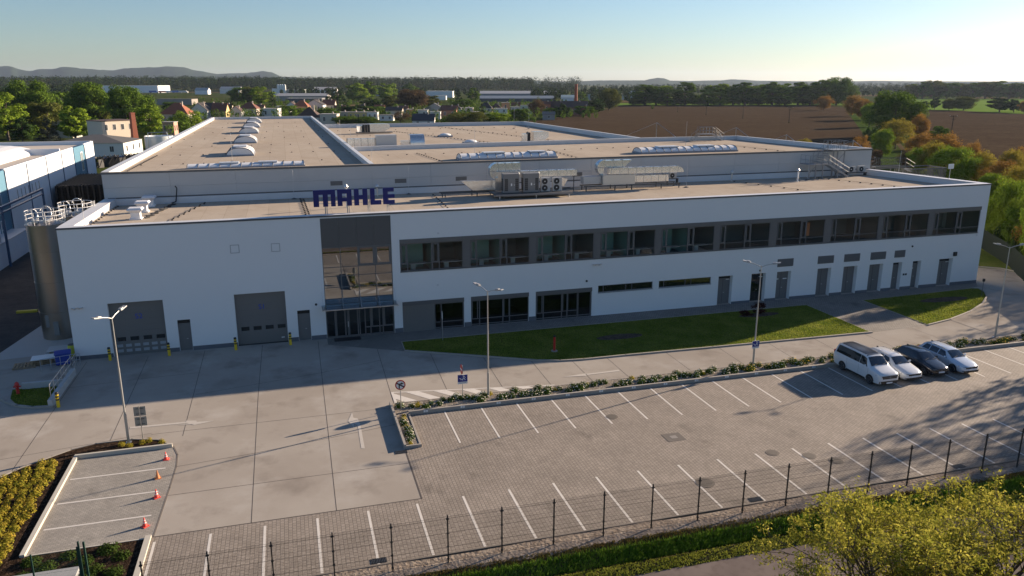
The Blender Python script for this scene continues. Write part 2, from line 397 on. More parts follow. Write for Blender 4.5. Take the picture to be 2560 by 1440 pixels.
M_field = ground_mat('ploughed_earth', [(0.082, 0.058, 0.038), (0.10, 0.073, 0.049), (0.062, 0.044, 0.029)], [(0.03, 0.35, 0.65), (0.25, 0.45, 0.7)], bump=(1.5, 1.0, 0.15), stripes=(R(20), 0.45, 0.42))
def sheet_obj(name, pts, z, m): return tag(MB().sheet(pts, z).build(name, m), kind='structure')
fA = [at(1180, 320), at(1320, 303), at(1450, 286), at(1500, 278), at(1550, 264), at(2068, 264.5), at(2110, 268), at(2125, 290), at(2150, 320), at(2240, 400), at(2200, 460), at(1250, 430)]
sheet_obj('ploughed_field', fA, -0.045, M_field)
fB = [at(2285, 273), at(2400, 277), at(2560, 285), at(2760, 292), at(2900, 470), at(2480, 470), at(2330, 400), at(2270, 330)]
sheet_obj('ploughed_field', fB, -0.045, M_field)
M_crop = ground_mat('green_crop', [(0.12, 0.20, 0.035), (0.15, 0.23, 0.045), (0.10, 0.16, 0.03)], [(0.02, 0.4, 0.6), (0.3, 0.5, 0.7)], bump=(2, 0.5, 0.1))
sheet_obj('green_field', [at(2240, 247), at(2560, 246), at(2760, 246), at(2760, 292), at(2560, 285), at(2400, 277), at(2285, 273)], -0.040, M_crop)
sheet_obj('green_field', [at(1500, 268.5), at(1545, 258), at(2130, 258), at(2130, 263), at(1560, 262.8)], -0.040, M_crop)
M_strip = ground_mat('track_grass', [(0.05, 0.085, 0.018), (0.07, 0.11, 0.025), (0.03, 0.05, 0.012)], [(.1, .4, .6), (.5, .4, .6)], bump=(1, 1, .4))
sheet_obj('track_verge', [at(2118, 268), at(2135, 268), at(2185, 325), at(2250, 395), at(2260, 440), at(2210, 440), at(2180, 365), at(2128, 292)], -0.036, M_strip)
sheet_obj('farm_track', [at(2140, 268), at(2147, 268), at(2245, 350), at(2298, 420), at(2290, 425), at(2235, 352)], -0.032, ground_mat('dry_track', [(0.085, 0.065, 0.04), (0.11, 0.08, 0.05), (0.06, 0.07, 0.025)], [(.1, .4, .6), (.05, .5, .6)]))

# ================================================================== yard
concrete = [(-60, 38.1), (5.8, 38.1), (5.8, 44.2), (90, 44.2), (96, 60), (84, 66), (79, 76), (72.5, 84), (70, 130), (-60, 215)]
sheet_obj('concrete_yard', concrete, 0.0, M_conc)
sheet_obj('asphalt_yard', [(-60, 66), (-23.6, 70), (-22.6, 80), (-19, 92), (-19, 215), (-60, 215)], 0.004, M_asph)
sheet_obj('parking_lot', [(5.86, 38.1), (-7.75, 38.1), (-7.85, 32.75), (95, 32.75), (95, 49.3), (6.95, 49.3), (6.95, 44.3), (5.86, 44.3)], 0.004, M_paver)
M_paver2 = paver_mat('bay_pavers', (0.35, 0.325, 0.285), (0.28, 0.26, 0.23), (0.20, 0.185, 0.16), swap=False, bw=0.22, bh=0.14)
sheet_obj('parking_bay_paving', [(-13.3, 38.1), (-7.75, 38.1), (-7.6, 43.2), (-7.55, 46.2), (-8.05, 48.45), (-13.3, 48.45)], 0.005, M_paver2)
sheet_obj('walkway', [(2.4, 67.7), (2.4, 65.9), (8.55, 62.45), (8.6, 64.95), (50, 65.2), (50, 55.85), (56.66, 56.2), (56.66, 65.15), (69.5, 65.75), (72.9, 66.3), (74.2, 67.7)], 0.005, M_walk)
sheet_obj('silo_pad', [(-24.5, 69.3), (-17.8, 70.2), (-17.6, 82), (-22.6, 82)], 0.008, mat('pale_slab', (0.42, 0.41, 0.39), 0.9, var=(1, 0.2)))
# slab joints
J = MB()
def strip(x0, y0, x1, y1, wd=0.034, z=0.0045, mb=J):
    d = Vector((x1 - x0, y1 - y0, 0)); n = Vector((-d.y, d.x, 0)).normalized() * wd / 2
    mb.quad((x0 - n.x, y0 - n.y, z), (x1 - n.x, y1 - n.y, z), (x1 + n.x, y1 + n.y, z), (x0 + n.x, y0 + n.y, z))
for a in [(1.6, 67.2, 1.4, 48.1), (1.4, 48.1, 1.28, 38.1), (-3.07, 67.4, -3.13, 56.5), (-3.13, 56.5, -3.03, 38.1), (-7.72, 67.3, -7.62, 50.1), (-12.1, 67, -11.96, 50.4), (-16.7, 67, -16.68, 47.6),
          (-7.6, 45.75, -3.1, 46.3), (-3.1, 46.3, 5.7, 48.05), (-60, 46.2, -18, 49.6), (-18, 49.6, -9.6, 51.1), (-9.6, 50.9, 6.1, 50.9), (-7.6, 42.3, 5.8, 42.4), (-7.5, 57.2, 1.5, 59.2), (1.5, 59.2, 6.3, 60.8), (-17, 61.2, -12, 61.7), (-12, 61.7, -7.6, 61.9),
          (6.35, 63.6, 6.13, 51.5), (10.5, 61.2, 10.2, 51.4), (14.55, 59.1, 14.3, 51.4), (18.1, 57.5, 17.95, 51.4), (21.3, 56.3, 21.25, 51.4), (24.3, 56.2, 24.25, 51.4), (29.6, 56.2, 29.5, 51.4), (34.5, 56.1, 34.3, 51.4), (39.3, 56, 39, 51.4),
          (43.9, 55.9, 43.6, 51.4), (49.1, 55.8, 49, 51.4), (54.5, 56, 54.6, 51.4), (60, 57, 61, 51.4), (66, 60, 68, 51.4), (71, 62, 80, 55), (73.5, 66, 84, 64), (74, 72, 84, 74)]: strip(*a)
for a in [(5.83, 38.1, 5.83, 44.2), (-7.8, 38.13, 5.83, 38.13)]: strip(*a, wd=0.09)
tag(J.build('slab_joints', M_joint), kind='structure')
K = MB()
def kerb_line(pts, wd=0.15, h=0.12, mb=None, z=0.0):
    mb = mb or K
    for (x0, y0), (x1, y1) in zip(pts[:-1], pts[1:]):
        d = Vector((x1 - x0, y1 - y0, 0)); L_ = d.length; ang = math.atan2(d.y, d.x)
        mb.obox(((x0 + x1) / 2, (y0 + y1) / 2, z + (h - 0.2) / 2), (L_ + wd * 0.6, wd, h + 0.2), Matrix.Rotation(ang, 3, 'Z'))
lawn1_front = [(8.55, 62.4), (12.0, 60.6), (16.0, 58.45), (18.5, 57.1), (20.3, 56.5), (22.3, 56.27), (26, 56.25), (34, 56.05), (42, 55.9), (50.0, 55.75)]
lawn2_front = [(56.66, 56.15), (60.0, 57.0), (64.0, 58.6), (67.5, 60.5), (70.3, 62.6), (71.7, 64.2), (72.2, 65.4), (71.8, 65.95)]
kerb_line(lawn1_front); kerb_line(lawn2_front)
kerb_line([(-60, 51.5), (-20.5, 56.4)], h=0.0)
tag(K.build('lawn_kerb', M_kerb), kind='structure')
EDG = MB()
kerb_line([(8.55, 62.4), (8.62, 64.98), (50, 65.22), (50, 55.85)], wd=0.07, h=0.04, mb=EDG)
kerb_line([(56.66, 56.2), (56.66, 65.1), (71.6, 65.9)], wd=0.07, h=0.04, mb=EDG)
tag(EDG.build('lawn_edging', M_kerb), kind='structure')
# flower bed: raised kerbs
BK = MB()
kerb_line([(6.9, 49.38), (95, 49.38)], wd=0.16, h=0.27, mb=BK)
kerb_line([(5.86, 51.35), (5.86, 44.35)], wd=0.14, h=0.30, mb=BK)
kerb_line([(6.85, 49.3), (6.85, 44.42)], wd=0.12, h=0.12, mb=BK)
kerb_line([(5.93, 44.36), (6.85, 44.36)], wd=0.12, h=0.2, mb=BK)
kerb_line([(5.93, 51.42), (95, 51.42)], wd=0.10, h=0.10, mb=BK)
tag(BK.build('flower_bed_kerb', M_kerb), kind='structure')
bd = MB(); bd.prism([(5.93, 44.42), (6.79, 44.42), (6.79, 49.46), (95, 49.46), (95, 51.37), (5.93, 51.37)], -0.1, 0.085)
tag(bd.build('flower_bed_soil', M_gravel), kind='structure')
# small bay kerbs
BK2 = MB()
kerb_line([(-13.45, 38.0), (-13.45, 48.6)], wd=0.22, h=0.16, mb=BK2)
kerb_line([(-13.45, 48.55), (-8.1, 48.6)], wd=0.16, h=0.24, mb=BK2)
kerb_line([(-13.45, 38.0), (-7.95, 38.05)], wd=0.08, h=0.05, mb=BK2)
kerb_line([(-7.92, 38.1), (-7.95, 30.5)], wd=0.28, h=0.13, mb=BK2)
arcp = [(-8.0, 48.65), (-7.62, 47.4), (-7.5, 45.8), (-7.55, 43.2), (-7.7, 38.2)]
_j = MB(); kerb_line(arcp, wd=0.09, h=0.012, mb=_j); tag(_j.build('bay_edging', mat('edging_dark', (0.16, 0.14, 0.12), .9)), kind='structure')
tag(BK2.build('bay_kerb', mat('pale_kerb', (0.50, 0.47, 0.40), 0.85, var=(3, 0.25))), kind='structure')
arc_top = [(-24, 43.0), (-20.5, 44.8), (-18.6, 45.9), (-17.07, 47.1), (-16.31, 48.0), (-14.9, 49.15), (-14.0, 49.85), (-12.72, 50.35), (-10.65, 50.4), (-8.92, 49.8), (-8.1, 48.7)]
kk = MB(); kerb_line(arc_top, wd=0.10, h=0.08, mb=kk); tag(kk.build('mulch_bed_kerb', M_kerb), kind='structure')
sheet_obj('mulch_bed', [(-30, 36.5), (-13.5, 36.5), (-13.5, 48.6), (-8.1, 48.66)] + arc_top[::-1][1:] + [(-30, 40.5)], 0.03, M_mulch)
sheet_obj('mulch_bed', [(-30, 30), (-8.05, 30), (-8.05, 38.0), (-30, 38.0)], 0.026, M_mulch)
# markings
K2 = MB()
for k in range(0, 22):
    x = 9.31 + 2.586 * k
    K2.sheet([(x - .06, 44.2), (x + .06, 44.2), (x + .06, 49.2), (x - .06, 49.2)], 0.010)
for k in range(-7, 22):
    x = 8.05 + 2.612 * k + (0.0 if k >= 0 else 0.05)
    y1 = 37.75 if k >= 0 else 37.65
    K2.sheet([(x - .065, 32.72), (x + .065, 32.72), (x + .065, y1), (x - .065, y1)], 0.010)
for y in (40.35, 42.95, 45.75):
    K2.sheet([(-13.15, y - .06), (-8.1, y - .06), (-8.1, y + .06), (-13.15, y + .06)], 0.012)
tag(K2.build('bay_lines', M_mark), kind='structure')
HM = MB()
HM.quad((6.2, 53.75, .008), (6.2, 53.6, .008), (18.2, 51.72, .008), (18.2, 51.82, .008))
HM.quad((6.2, 53.6, .008), (6.2, 51.5, .008), (6.38, 51.5, .008), (6.38, 53.6, .008))
def top_y(x): return 53.6 - (x - 6.2) * (1.9 / 12.0)
for k in range(7):                                 # slanting bars run down to the right
    x0 = 5.2 + 1.75 * k; wd = 0.85
    pts = []
    for xx, dx in ((x0, 0), (x0 + wd, 0)):
        # line from top (xx, top) going right-down with slope -1.2
        pass
    def hit(xs, yb):                               # x on the bar edge at height y
        return xs + (53.8 - yb) * 0.82
    a = []
    for xs in (x0, x0 + wd):
        # intersection with top border
        xt = xs
        for _ in range(20): xt = hit(xs, top_y(xt))
        a.append(((max(xt, 6.38), top_y(max(xt, 6.38)) if xt >= 6.38 else 53.8 - (6.38 - xs) / 0.82), (hit(xs, 51.5), 51.5)))
    (t0, b0), (t1, b1) = a
    if t1[1] > 51.5: HM.quad((t0[0], max(t0[1], 51.5), .008), (b0[0], b0[1], .008), (b1[0], b1[1], .008), (t1[0], t1[1], .008))
tag(HM.build('hatched_marking', M_mark), kind='structure')
AR = MB()
_pz = [0.008]
def poly_px(pts, z=None, mb=AR):
    _pz[0] += 0.0012; z = _pz[0]
    mb.quad(*[(*at(a, b, 0), z) for a, b in pts][::-1])
poly_px([(903, 1121), (912, 1121), (901, 1062), (894, 1064)])
poly_px([(901, 1062), (894, 1064), (884, 1058), (884, 1045), (894, 1046)])
poly_px([(880, 1031), (870, 1053), (885, 1071), (884, 1045)])
poly_px([(325, 1068), (324, 1072), (480, 1057), (480, 1053)])
poly_px([(465, 1052), (465, 1057), (485, 1063), (497, 1060), (490, 1052)])
poly_px([(443, 1063), (500, 1060), (537, 1052), (497, 1055)])
poly_px([(1465, 935), (1468, 938), (1550, 928), (1546, 925)])
poly_px([(1406, 943), (1467, 940), (1463, 934)])
tag(AR.build('arrow_marking', mat('faded_marking', (0.52, 0.49, 0.44), 0.8, var=(3.0, 0.6), col2=(0.38, 0.34, 0.30))), kind='structure')

# lawns and verge
sheet_obj('lawn', [(8.65, 64.9)] + lawn1_front + [(49.95, 65.15)], 0.03, M_lawn)
sheet_obj('lawn', [(56.7, 65.08)] + lawn2_front[:-1] + [(71.6, 65.85)], 0.03, M_lawn)
sheet_obj('lawn', [(-20.6, 61.9), (-20.2, 60.0), (-19.4, 58.6), (-18.2, 57.8), (-16.9, 57.6), (-16.95, 61.9)], 0.03, M_lawn)
lk = MB(); kerb_line([(-60, 62.2), (-21.5, 61.0), (-20.3, 59.4), (-19.3, 58.3), (-18.2, 57.7), (-16.9, 57.5)], wd=0.22, h=0.14, mb=lk)
tag(lk.build('lawn_kerb', M_kerb), kind='structure')
sheet_obj('grass_bank', [(75.5, 72), (83, 69), (120, 60), (160, 130), (100, 150), (75, 110)], 0.012, M_lawn)
sheet_obj('curved_road', [(74.5, 72), (80.5, 73.6), (82.6, 72.2), (83, 68), (86, 60), (95, 52), (95, 51.5), (60, 51.5), (60, 57.1), (72.6, 64.5), (74.3, 67.7)], 0.016, M_conc)
rk = MB(); kerb_line([(75.3, 73.2), (80.8, 73.9), (82.8, 72.3), (83.4, 68.2), (86.5, 60), (95, 53)], wd=0.18, h=0.14, mb=rk)
tag(rk.build('road_kerb', M_kerb), kind='structure')
lk = MB(); kerb_line([(-7.9, 32.62), (95, 32.62)], wd=0.10, h=0.06, mb=lk); tag(lk.build('lot_kerb', mat('dark_kerb', (0.20, 0.175, 0.15), .9, var=(3, .3))), kind='structure')
# verge below the fence: falls into a shallow ditch, then the old asphalt lane
rng = np.random.default_rng(5)
def strip_terrain(name, x0, x1, prof, m, nx=160, amp=0.05, seed=1):
    rg = np.random.default_rng(seed)
    xs = np.linspace(x0, x1, nx); V = []; ny = len(prof)
    for x in xs:
        for (y, z) in prof: V.append((x, y + 0.10 * math.sin(x * 0.5 + y), z + amp * rg.uniform(-1, 1)))
    Fq = [(i * ny + j, (i + 1) * ny + j, (i + 1) * ny + j + 1, i * ny + j + 1) for i in range(nx - 1) for j in range(ny - 1)]
    me = np_mesh(name, np.array(V), np.array(Fq), m); o = bpy.data.objects.new(name, me); COL.objects.link(o)
    tag(o, kind='structure'); return o
strip_terrain('sandy_strip', -8, 110, [(31.2, -0.06), (31.35, .0), (31.7, .03), (32.1, .03), (32.56, .02)], M_sand, amp=0.02)
strip_terrain('verge', -8, 110, [(29.0, -0.43), (29.3, -.38), (29.7, -0.37), (30.05, -0.42), (30.25, -.56), (30.45, -.50), (30.7, -.30), (30.95, -.12), (31.2, -.02), (31.4, -.01)], M_verge, amp=0.03, seed=3)
sheet_obj('old_lane', [(-8, 15), (110, 15), (110, 29.15), (-8, 29.15)], -0.40, M_path)
sheet_obj('verge_ground', [(-30, -10), (110, -10), (110, 15.2), (-30, 15.2)], -0.39, M_verge)

# ---- grass tufts and litter (uncountable)
def blades(name, n, region, h, m, seed, wd=0.02, label=None, lean=0.4, zf=None, clump=0):
    rg = np.random.default_rng(seed)
    P = region(n, rg); n = len(P)
    z0 = zf(P) if zf is not None else np.full(n, 0.03)
    ang = rg.uniform(0, 2 * np.pi, n); hh = h * rg.uniform(0.5, 1.3, n); ln = rg.normal(0, lean, (n, 2)) * hh[:, None]
    d = np.stack([np.cos(ang), np.sin(ang)], 1) * wd
    base = np.column_stack([P, z0]); a = base.copy(); b = base.copy(); a[:, :2] -= d; b[:, :2] += d
    tp = base.copy(); tp[:, :2] += ln; tp[:, 2] += hh
    V = np.stack([a, b, tp], 1).reshape(-1, 3); Fq = np.arange(3 * n).reshape(-1, 3)
    o = bpy.data.objects.new(name, np_mesh(name, V, Fq, m)); COL.objects.link(o)
    return tag(o, label=label, cat='grass', kind='stuff')
def in_poly(P, poly):
    x, y = P[:, 0], P[:, 1]; r = np.zeros(len(P), bool); j = len(poly) - 1
    for i in range(len(poly)):
        xi, yi = poly[i]; xj, yj = poly[j]
        c = ((yi > y) != (yj > y)) & (x < (xj - xi) * (y - yi) / (yj - yi + 1e-12) + xi); r ^= c; j = i
    return r
def region_poly(poly, holes=()):
    xs = [p[0] for p in poly]; ys = [p[1] for p in poly]
    def f(n, rg):
        P = np.column_stack([rg.uniform(min(xs), max(xs), n), rg.uniform(min(ys), max(ys), n)]); k = in_poly(P, poly)
        for h_ in holes: k &= ~h_(P)
        return P[k]
    return f
def ell(cx, cy, rx, ry):
    return lambda P: ((P[:, 0] - cx) / rx) ** 2 + ((P[:, 1] - cy) / ry) ** 2 < 1
G_lawn = leaf_mat('lawn_grass', (0.13, 0.18, 0.022), (0.32, 0.34, 0.065), 0.45, 0.5)
G_lush = leaf_mat('lush_grass', (0.09, 0.18, 0.018), (0.24, 0.38, 0.05), 0.4, 0.6)
G_dry = leaf_mat('dry_grass', (0.12, 0.08, 0.03), (0.20, 0.18, 0.05), 0.35, 0.9)
G_pale = leaf_mat('pale_grass', (0.20, 0.23, 0.03), (0.40, 0.40, 0.07), 0.4, 0.7)
blades('lawn_grass', 52000, region_poly([(8.8, 64.8)] + [(a, b + .1) for a, b in lawn1_front] + [(49.9, 65.1)], holes=[ell(27.5, 60.9, 2.2, 0.7), ell(43.3, 63.4, 2.2, 0.6)]), 0.07, G_lawn, 1, wd=0.03, label='mown green lawn in front of the long white building')
blades('lawn_grass', 17000, region_poly([(56.8, 65.0)] + [(a - .1, b + .1) for a, b in lawn2_front[:-1]] + [(71.4, 65.7)], holes=[ell(65.0, 62.9, 3.0, 0.75)]), 0.08, G_lawn, 2, wd=0.035, label='pointed lawn at the right corner of the white building')
blades('lawn_grass', 3000, region_poly([(-20.4, 61.8), (-20.0, 60.0), (-19.3, 58.8), (-18.2, 58.0), (-17.0, 57.8), (-17.0, 61.8)]), 0.07, G_lawn, 3, wd=0.03, label='small triangular lawn beside the ramp at the left corner')
for cx, cy, rx, ry in ((27.5, 60.9, 2.2, 0.7), (43.3, 63.4, 2.2, 0.6), (65.0, 62.9, 3.0, 0.75)):
    sheet_obj('lawn_bed', [(cx + rx * math.cos(a), cy + ry * math.sin(a)) for a in np.linspace(0, 2 * math.pi, 22)[:-1]], 0.05, M_soil)
vz = lambda P: np.interp(P[:, 1], [29.0, 29.3, 29.7, 30.05, 30.25, 30.45, 30.7, 30.95, 31.2, 31.4], [-.43, -.38, -.37, -.42, -.56, -.5, -.3, -.12, -.02, -.01])
blades('verge_grass', 60000, region_poly([(-7.5, 30.3), (110, 30.3), (110, 30.95), (-7.5, 30.95)]), 0.24, G_lush, 4, wd=0.03, zf=vz, label='lush long grass in the ditch between fence and lane')
blades('verge_grass', 26000, region_poly([(-7.5, 30.75), (110, 30.75), (110, 31.45), (-7.5, 31.45)]), 0.10, G_dry, 6, wd=0.035, zf=vz, label='brown dry grass on the bank below the mesh fence')
blades('verge_grass', 34000, region_poly([(-7.5, 29.1), (110, 29.1), (110, 30.1), (-7.5, 30.1)]), 0.09, G_pale, 7, wd=0.04, zf=vz, label='pale short grass along the edge of the old lane')
# ================================================================== the factory (one building, all its fixed parts are children)
FAC = thing('factory_building', 'long white two storey factory front with grey halls behind and flat beige roofs', 'factory building', (28.0, 67.7, 0))
def fb(mb, name, m, **k): return mb.build(name, m, FAC, world=True, shear=True, **k)
def fsub(mb, name, m, parent, **k):
    o = mb.build(name, m, None, shear=True, **k)
    o.data.transform(Matrix.Translation(-FAC.location)); o.parent = parent; return o
YF = 67.7; ZT = 10.93
def wall_front(x0, x1, z0, z1, holes, depth=0.28, y=YF):
    m = MB(); xs = sorted({x0, x1, *[h[0] for h in holes], *[h[1] for h in holes]}); zs = sorted({z0, z1, *[h[2] for h in holes], *[h[3] for h in holes]})
    def inh(cx, cz): return any(h[0] < cx < h[1] and h[2] < cz < h[3] for h in holes)
    for a, b in zip(xs[:-1], xs[1:]):
        for c, d in zip(zs[:-1], zs[1:]):
            if not inh((a + b) / 2, (c + d) / 2): m.quad((a, y, c), (b, y, c), (b, y, d), (a, y, d))
    for hx0, hx1, hz0, hz1, *dd in holes:
        e = y + (dd[0] if dd else depth)
        m.quad((hx0, y, hz0), (hx0, y, hz1), (hx0, e, hz1), (hx0, e, hz0)); m.quad((hx1, y, hz0), (hx1, e, hz0), (hx1, e, hz1), (hx1, y, hz1))
        m.quad((hx0, y, hz1), (hx1, y, hz1), (hx1, e, hz1), (hx0, e, hz1)); m.quad((hx0, y, hz0), (hx0, e, hz0), (hx1, e, hz0), (hx1, y, hz0))
    return m
holes = [(-14.8, -10.62, -0.6, 4.6, .35), (-5.05, -0.89, -0.6, 4.6, .35), (-9.70, -8.68, -0.6, 2.75), (0.02, 1.08, -0.6, 2.75),
         (2.42, 8.42, -0.6, 10.72, .12), (9.12, 73.28, 5.58, 8.5, .16), (9.18, 14.87, -0.6, 2.77, .2), (15.52, 21.12, -0.6, 2.77, .2), (21.8, 27.5, -0.6, 2.77, .2),
         (28.12, 33.9, 2.17, 2.88, .2), (34.56, 40.33, 2.17, 2.88, .2)]
RD = [(41.18, 42.8), (44.97, 46.66), (47.97, 49.65), (52.86, 54.54), (56.08, 57.84), (59.36, 61.11), (62.4, 63.6), (65.0, 66.12), (68.52, 70.38)]
for a, b in RD: holes.append((a, b, -0.6, 2.85, .55))
fb(wall_front(-17.65, 74.1, -0.6, ZT, holes), 'front_wall', M_wall)
m = MB(); m.quad((-17.65, YF, -.6), (-17.65, YF, ZT), (-17.3, 84, ZT), (-17.3, 84, -.6)); fb(m, 'left_wall', M_wall)
m = MB(); m.quad((74.1, YF, -.6), (71.9, 84, -.6), (71.9, 84, ZT), (74.1, YF, ZT)); fb(m, 'right_wall', M_wall)
# plinth strips
m = MB()
for a, b in ((-17.7, -14.82), (-10.6, -9.72), (-8.66, -5.07), (-0.87, 0.0), (1.1, 2.40), (8.44, 9.17), (14.88, 15.51), (21.13, 21.79)): m.box(a, b, YF - .03, YF + .02, -0.4, 0.36)
for a, b in zip([42.81, 46.67, 49.66, 54.55, 57.85, 61.12, 63.61, 66.13, 70.39], [44.96, 47.96, 52.85, 56.07, 59.35, 62.39, 64.99, 68.51, 74.12]): m.box(a, b, YF - .012, YF + .01, -.3, 0.08)
[fb(q, 'plinth', M_plinth) for q in islands(m)]
# roof + parapet of the front block
ZR = ZT - 0.62
m = MB(); m.sheet([(-16.8, 68.55), (73.15, 68.55), (71.1, 84), (-16.5, 84)], ZR); fb(m, 'front_roof', M_roof)
m = MB()
m.box(-17.0, 73.3, YF + .32, YF + .85, ZR - .4, ZT - .02)
m.prism([(-17.62, 68.5), (-16.64, 68.5), (-16.29, 84), (-17.26, 84)], ZR - .4, ZT - .02)
m.prism([(73.25, 68.5), (74.0, 68.4), (71.83, 84), (71.0, 84)], ZR - .4, ZT - .02)
fb(m, 'parapet', M_coping)
m = MB()
m.box(-17.72, 74.16, YF - .05, YF + .0, ZT - .10, ZT + .0); m.box(-17.72, 74.16, YF - .05, YF + .88, ZT - .019, ZT + .03)
fb(m, 'parapet_trim', M_dcop)
m = MB(); m.box(-17.68, 74.12, YF + .03, YF + .83, ZT + .03, ZT + .045)
m.prism([(-17.70, 68.57), (-16.60, 68.57), (-16.25, 83.95), (-17.33, 83.95)], ZT + .0, ZT + .05)
m.prism([(73.15, 68.57), (74.05, 68.57), (71.95, 84), (71.0, 84)], ZT + .0, ZT + .05); fb(m, 'coping', M_coping)
# small fittings on the facade
def small_frame(x, z, s=0.36):
    m = MB(); t = .05
    m.box(x - s, x + s, YF - .02, YF + .01, z + s - t, z + s); m.box(x - s, x + s, YF - .02, YF + .01, z - s, z - s + t)
    m.box(x - s, x - s + t, YF - .02, YF + .01, z - s + t, z + s - t); m.box(x + s - t, x + s, YF - .02, YF + .01, z - s + t, z + s - t)
    fb(m, 'wall_hatch', mat('hatch_outline', (0.36, 0.37, 0.39), .7))
small_frame(-4.62, 8.52); small_frame(-1.35, 8.45)
def camera_dot(x, z):
    m = MB(); m.lathe([(0.02, 0), (.1, .0), (.1, .08), (.03, .13)], (0, 0, 0), 10)
    m.v = [(x + a, YF - .02 - c, z + b) for a, b, c in m.v]; fb(m, 'wall_camera', M_black)
for x, z in ((1.65, 3.2), (26.9, 3.45), (45.9, 3.15), (64.6, 4.55)): camera_dot(x, z)
def flood(x, z):
    m = MB(); m.obox((x - .28, YF - .14, z), (.3, .22, .06), Matrix.Rotation(R(20), 3, 'Y')); m.obox((x + .28, YF - .14, z), (.3, .22, .06), Matrix.Rotation(R(-20), 3, 'Y')); m.box(x - .15, x + .15, YF - .05, YF, z - .03, z + .05)
    fb(m, 'flood_light', M_galv)
flood(-17.0, 4.4); flood(27.9, 5.0)
for x, z in ((12.6, 8.9), (12.45, 4.15), (73.2, 5.3)):
    m = MB(); m.box(x - .09, x + .09, YF - .06, YF, z - .07, z + .07); fb(m, 'wall_fitting', M_coping)
m = MB(); m.box(70.3, 70.75, YF - .12, YF, 3.1, 3.55); fb(m, 'wall_box', M_black)
for x in (63.95, 64.25): m = MB(); m.box(x - .1, x + .1, YF - .03, YF, 1.35, 1.55); fb(m, 'switch_box', M_black)
# --- upper window band
m = MB(); m.box(9.12, 73.28, YF - .04, YF + .10, 8.12, 8.5); fb(m, 'blind_housing', mat('housing_grey', (0.13, 0.13, 0.13), .5))
m = MB(); m.box(9.1, 73.3, YF - .06, YF + .14, 5.52, 5.585); fb(m, 'window_sill', M_frame)
bays = [(9.12, 14.86), (15.48, 21.18), (21.8, 27.58), (28.2, 33.96), (34.56, 40.4), (41.0, 46.72), (47.5, 53.23), (54.0, 59.92), (60.42, 66.38), (67.05, 73.26)]
for i, (a, b) in enumerate(bays):
    mid = (a + b) / 2
    m = MB(); y0, y1 = YF + .05, YF + .15
    def bar(x0, x1, z0, z1, mm=None, p=0.0): (mm or m).box(x0, x1, y0 - p, y1, z0, z1)
    z0, z1, zt = 5.585, 8.12, 6.25
    bar(a, a + .08, z0, z1); bar(b - .08, b, z0, z1); bar(a + .08, b - .08, z1 - .09, z1); bar(a + .08, b - .08, z0, z0 + .08)
    for s in (a, mid):
        bar(s + .62, s + .70, z0 + .08, z1 - .09)
        bar(s + .08, s + .62, zt - .03, zt + .03); bar(s + .70, (mid if s == a else b) - .08, zt - .03, zt + .03)
        # opening leaf frame (heavier, proud)
        bar(s + .09, s + .19, zt + .03, z1 - .1, p=.02); bar(s + .51, s + .61, zt + .03, z1 - .1, p=.02); bar(s + .19, s + .51, zt + .03, zt + .14, p=.02); bar(s + .19, s + .51, z1 - .21, z1 - .1, p=.02)
    bar(mid - .05, mid + .07, z0 + .08, z1 - .09, p=.015)
    o = fb(m, 'window', M_frame)
    g = MB(); g.quad((a + .05, YF + .11, z0 + .03), (b - .05, YF + .11, z0 + .03), (b - .05, YF + .11, z1 - .03), (a + .05, YF + .11, z1 - .03)); fsub(g, 'pane', M_glass, o)
    # the office behind
    r = MB(); x0, x1, yb = a - .2, b + .2, YF + 5.2
    r.quad((x0, YF + .2, 5.3), (x1, YF + .2, 5.3), (x1, yb, 5.3), (x0, yb, 5.3)); r.quad((x0, YF + .2, 8.5), (x0, yb, 8.5), (x1, yb, 8.5), (x1, YF + .2, 8.5))
    r.quad((x0, yb, 5.3), (x1, yb, 5.3), (x1, yb, 8.5), (x0, yb, 8.5)); r.quad((x0, YF + .2, 5.3), (x0, yb, 5.3), (x0, yb, 8.5), (x0, YF + .2, 8.5)); r.quad((x1, YF + .2, 5.3), (x1, YF + .2, 8.5), (x1, yb, 8.5), (x1, yb, 5.3))
    fsub(r, 'office_room', M_room, o)
    if i < 5:
        t_ = MB(); t_.box(mid + .05, mid + .12, YF + .3, yb - .1, 5.31, 8.4); t_.box(a + .3, mid - .4, YF + 2.6, YF + 2.66, 5.31, 8.4); fsub(t_, 'partition', M_teal, o)
        t_ = MB()
        for xx in (a + 1.0, mid + 1.2): t_.box(xx, xx + 1.5, YF + .8, YF + 1.5, 6.0, 6.05); t_.box(xx + .1, xx + .5, YF + .9, YF + 1.3, 5.32, 5.99)
        fsub(t_, 'desk', M_desk, o)
    elif i == 6:
        t_ = MB(); t_.box(51.2, 51.75, YF + .5, YF + .56, 6.35, 7.75); fsub(t_, 'orange_blind', mat('orange_cloth', (0.75, 0.25, 0.10), .8), o)
# pillars between the bays (grey cladding)
m = MB()
for (a, b), (c, d) in zip(bays[:-1], bays[1:]): m.box(b + .002, c - .002, YF + .02, YF + .15, 5.59, 8.115)
[fb(q, 'window_pier', mat('pier_grey', (0.13, 0.13, 0.132), .5)) for q in islands(m)]
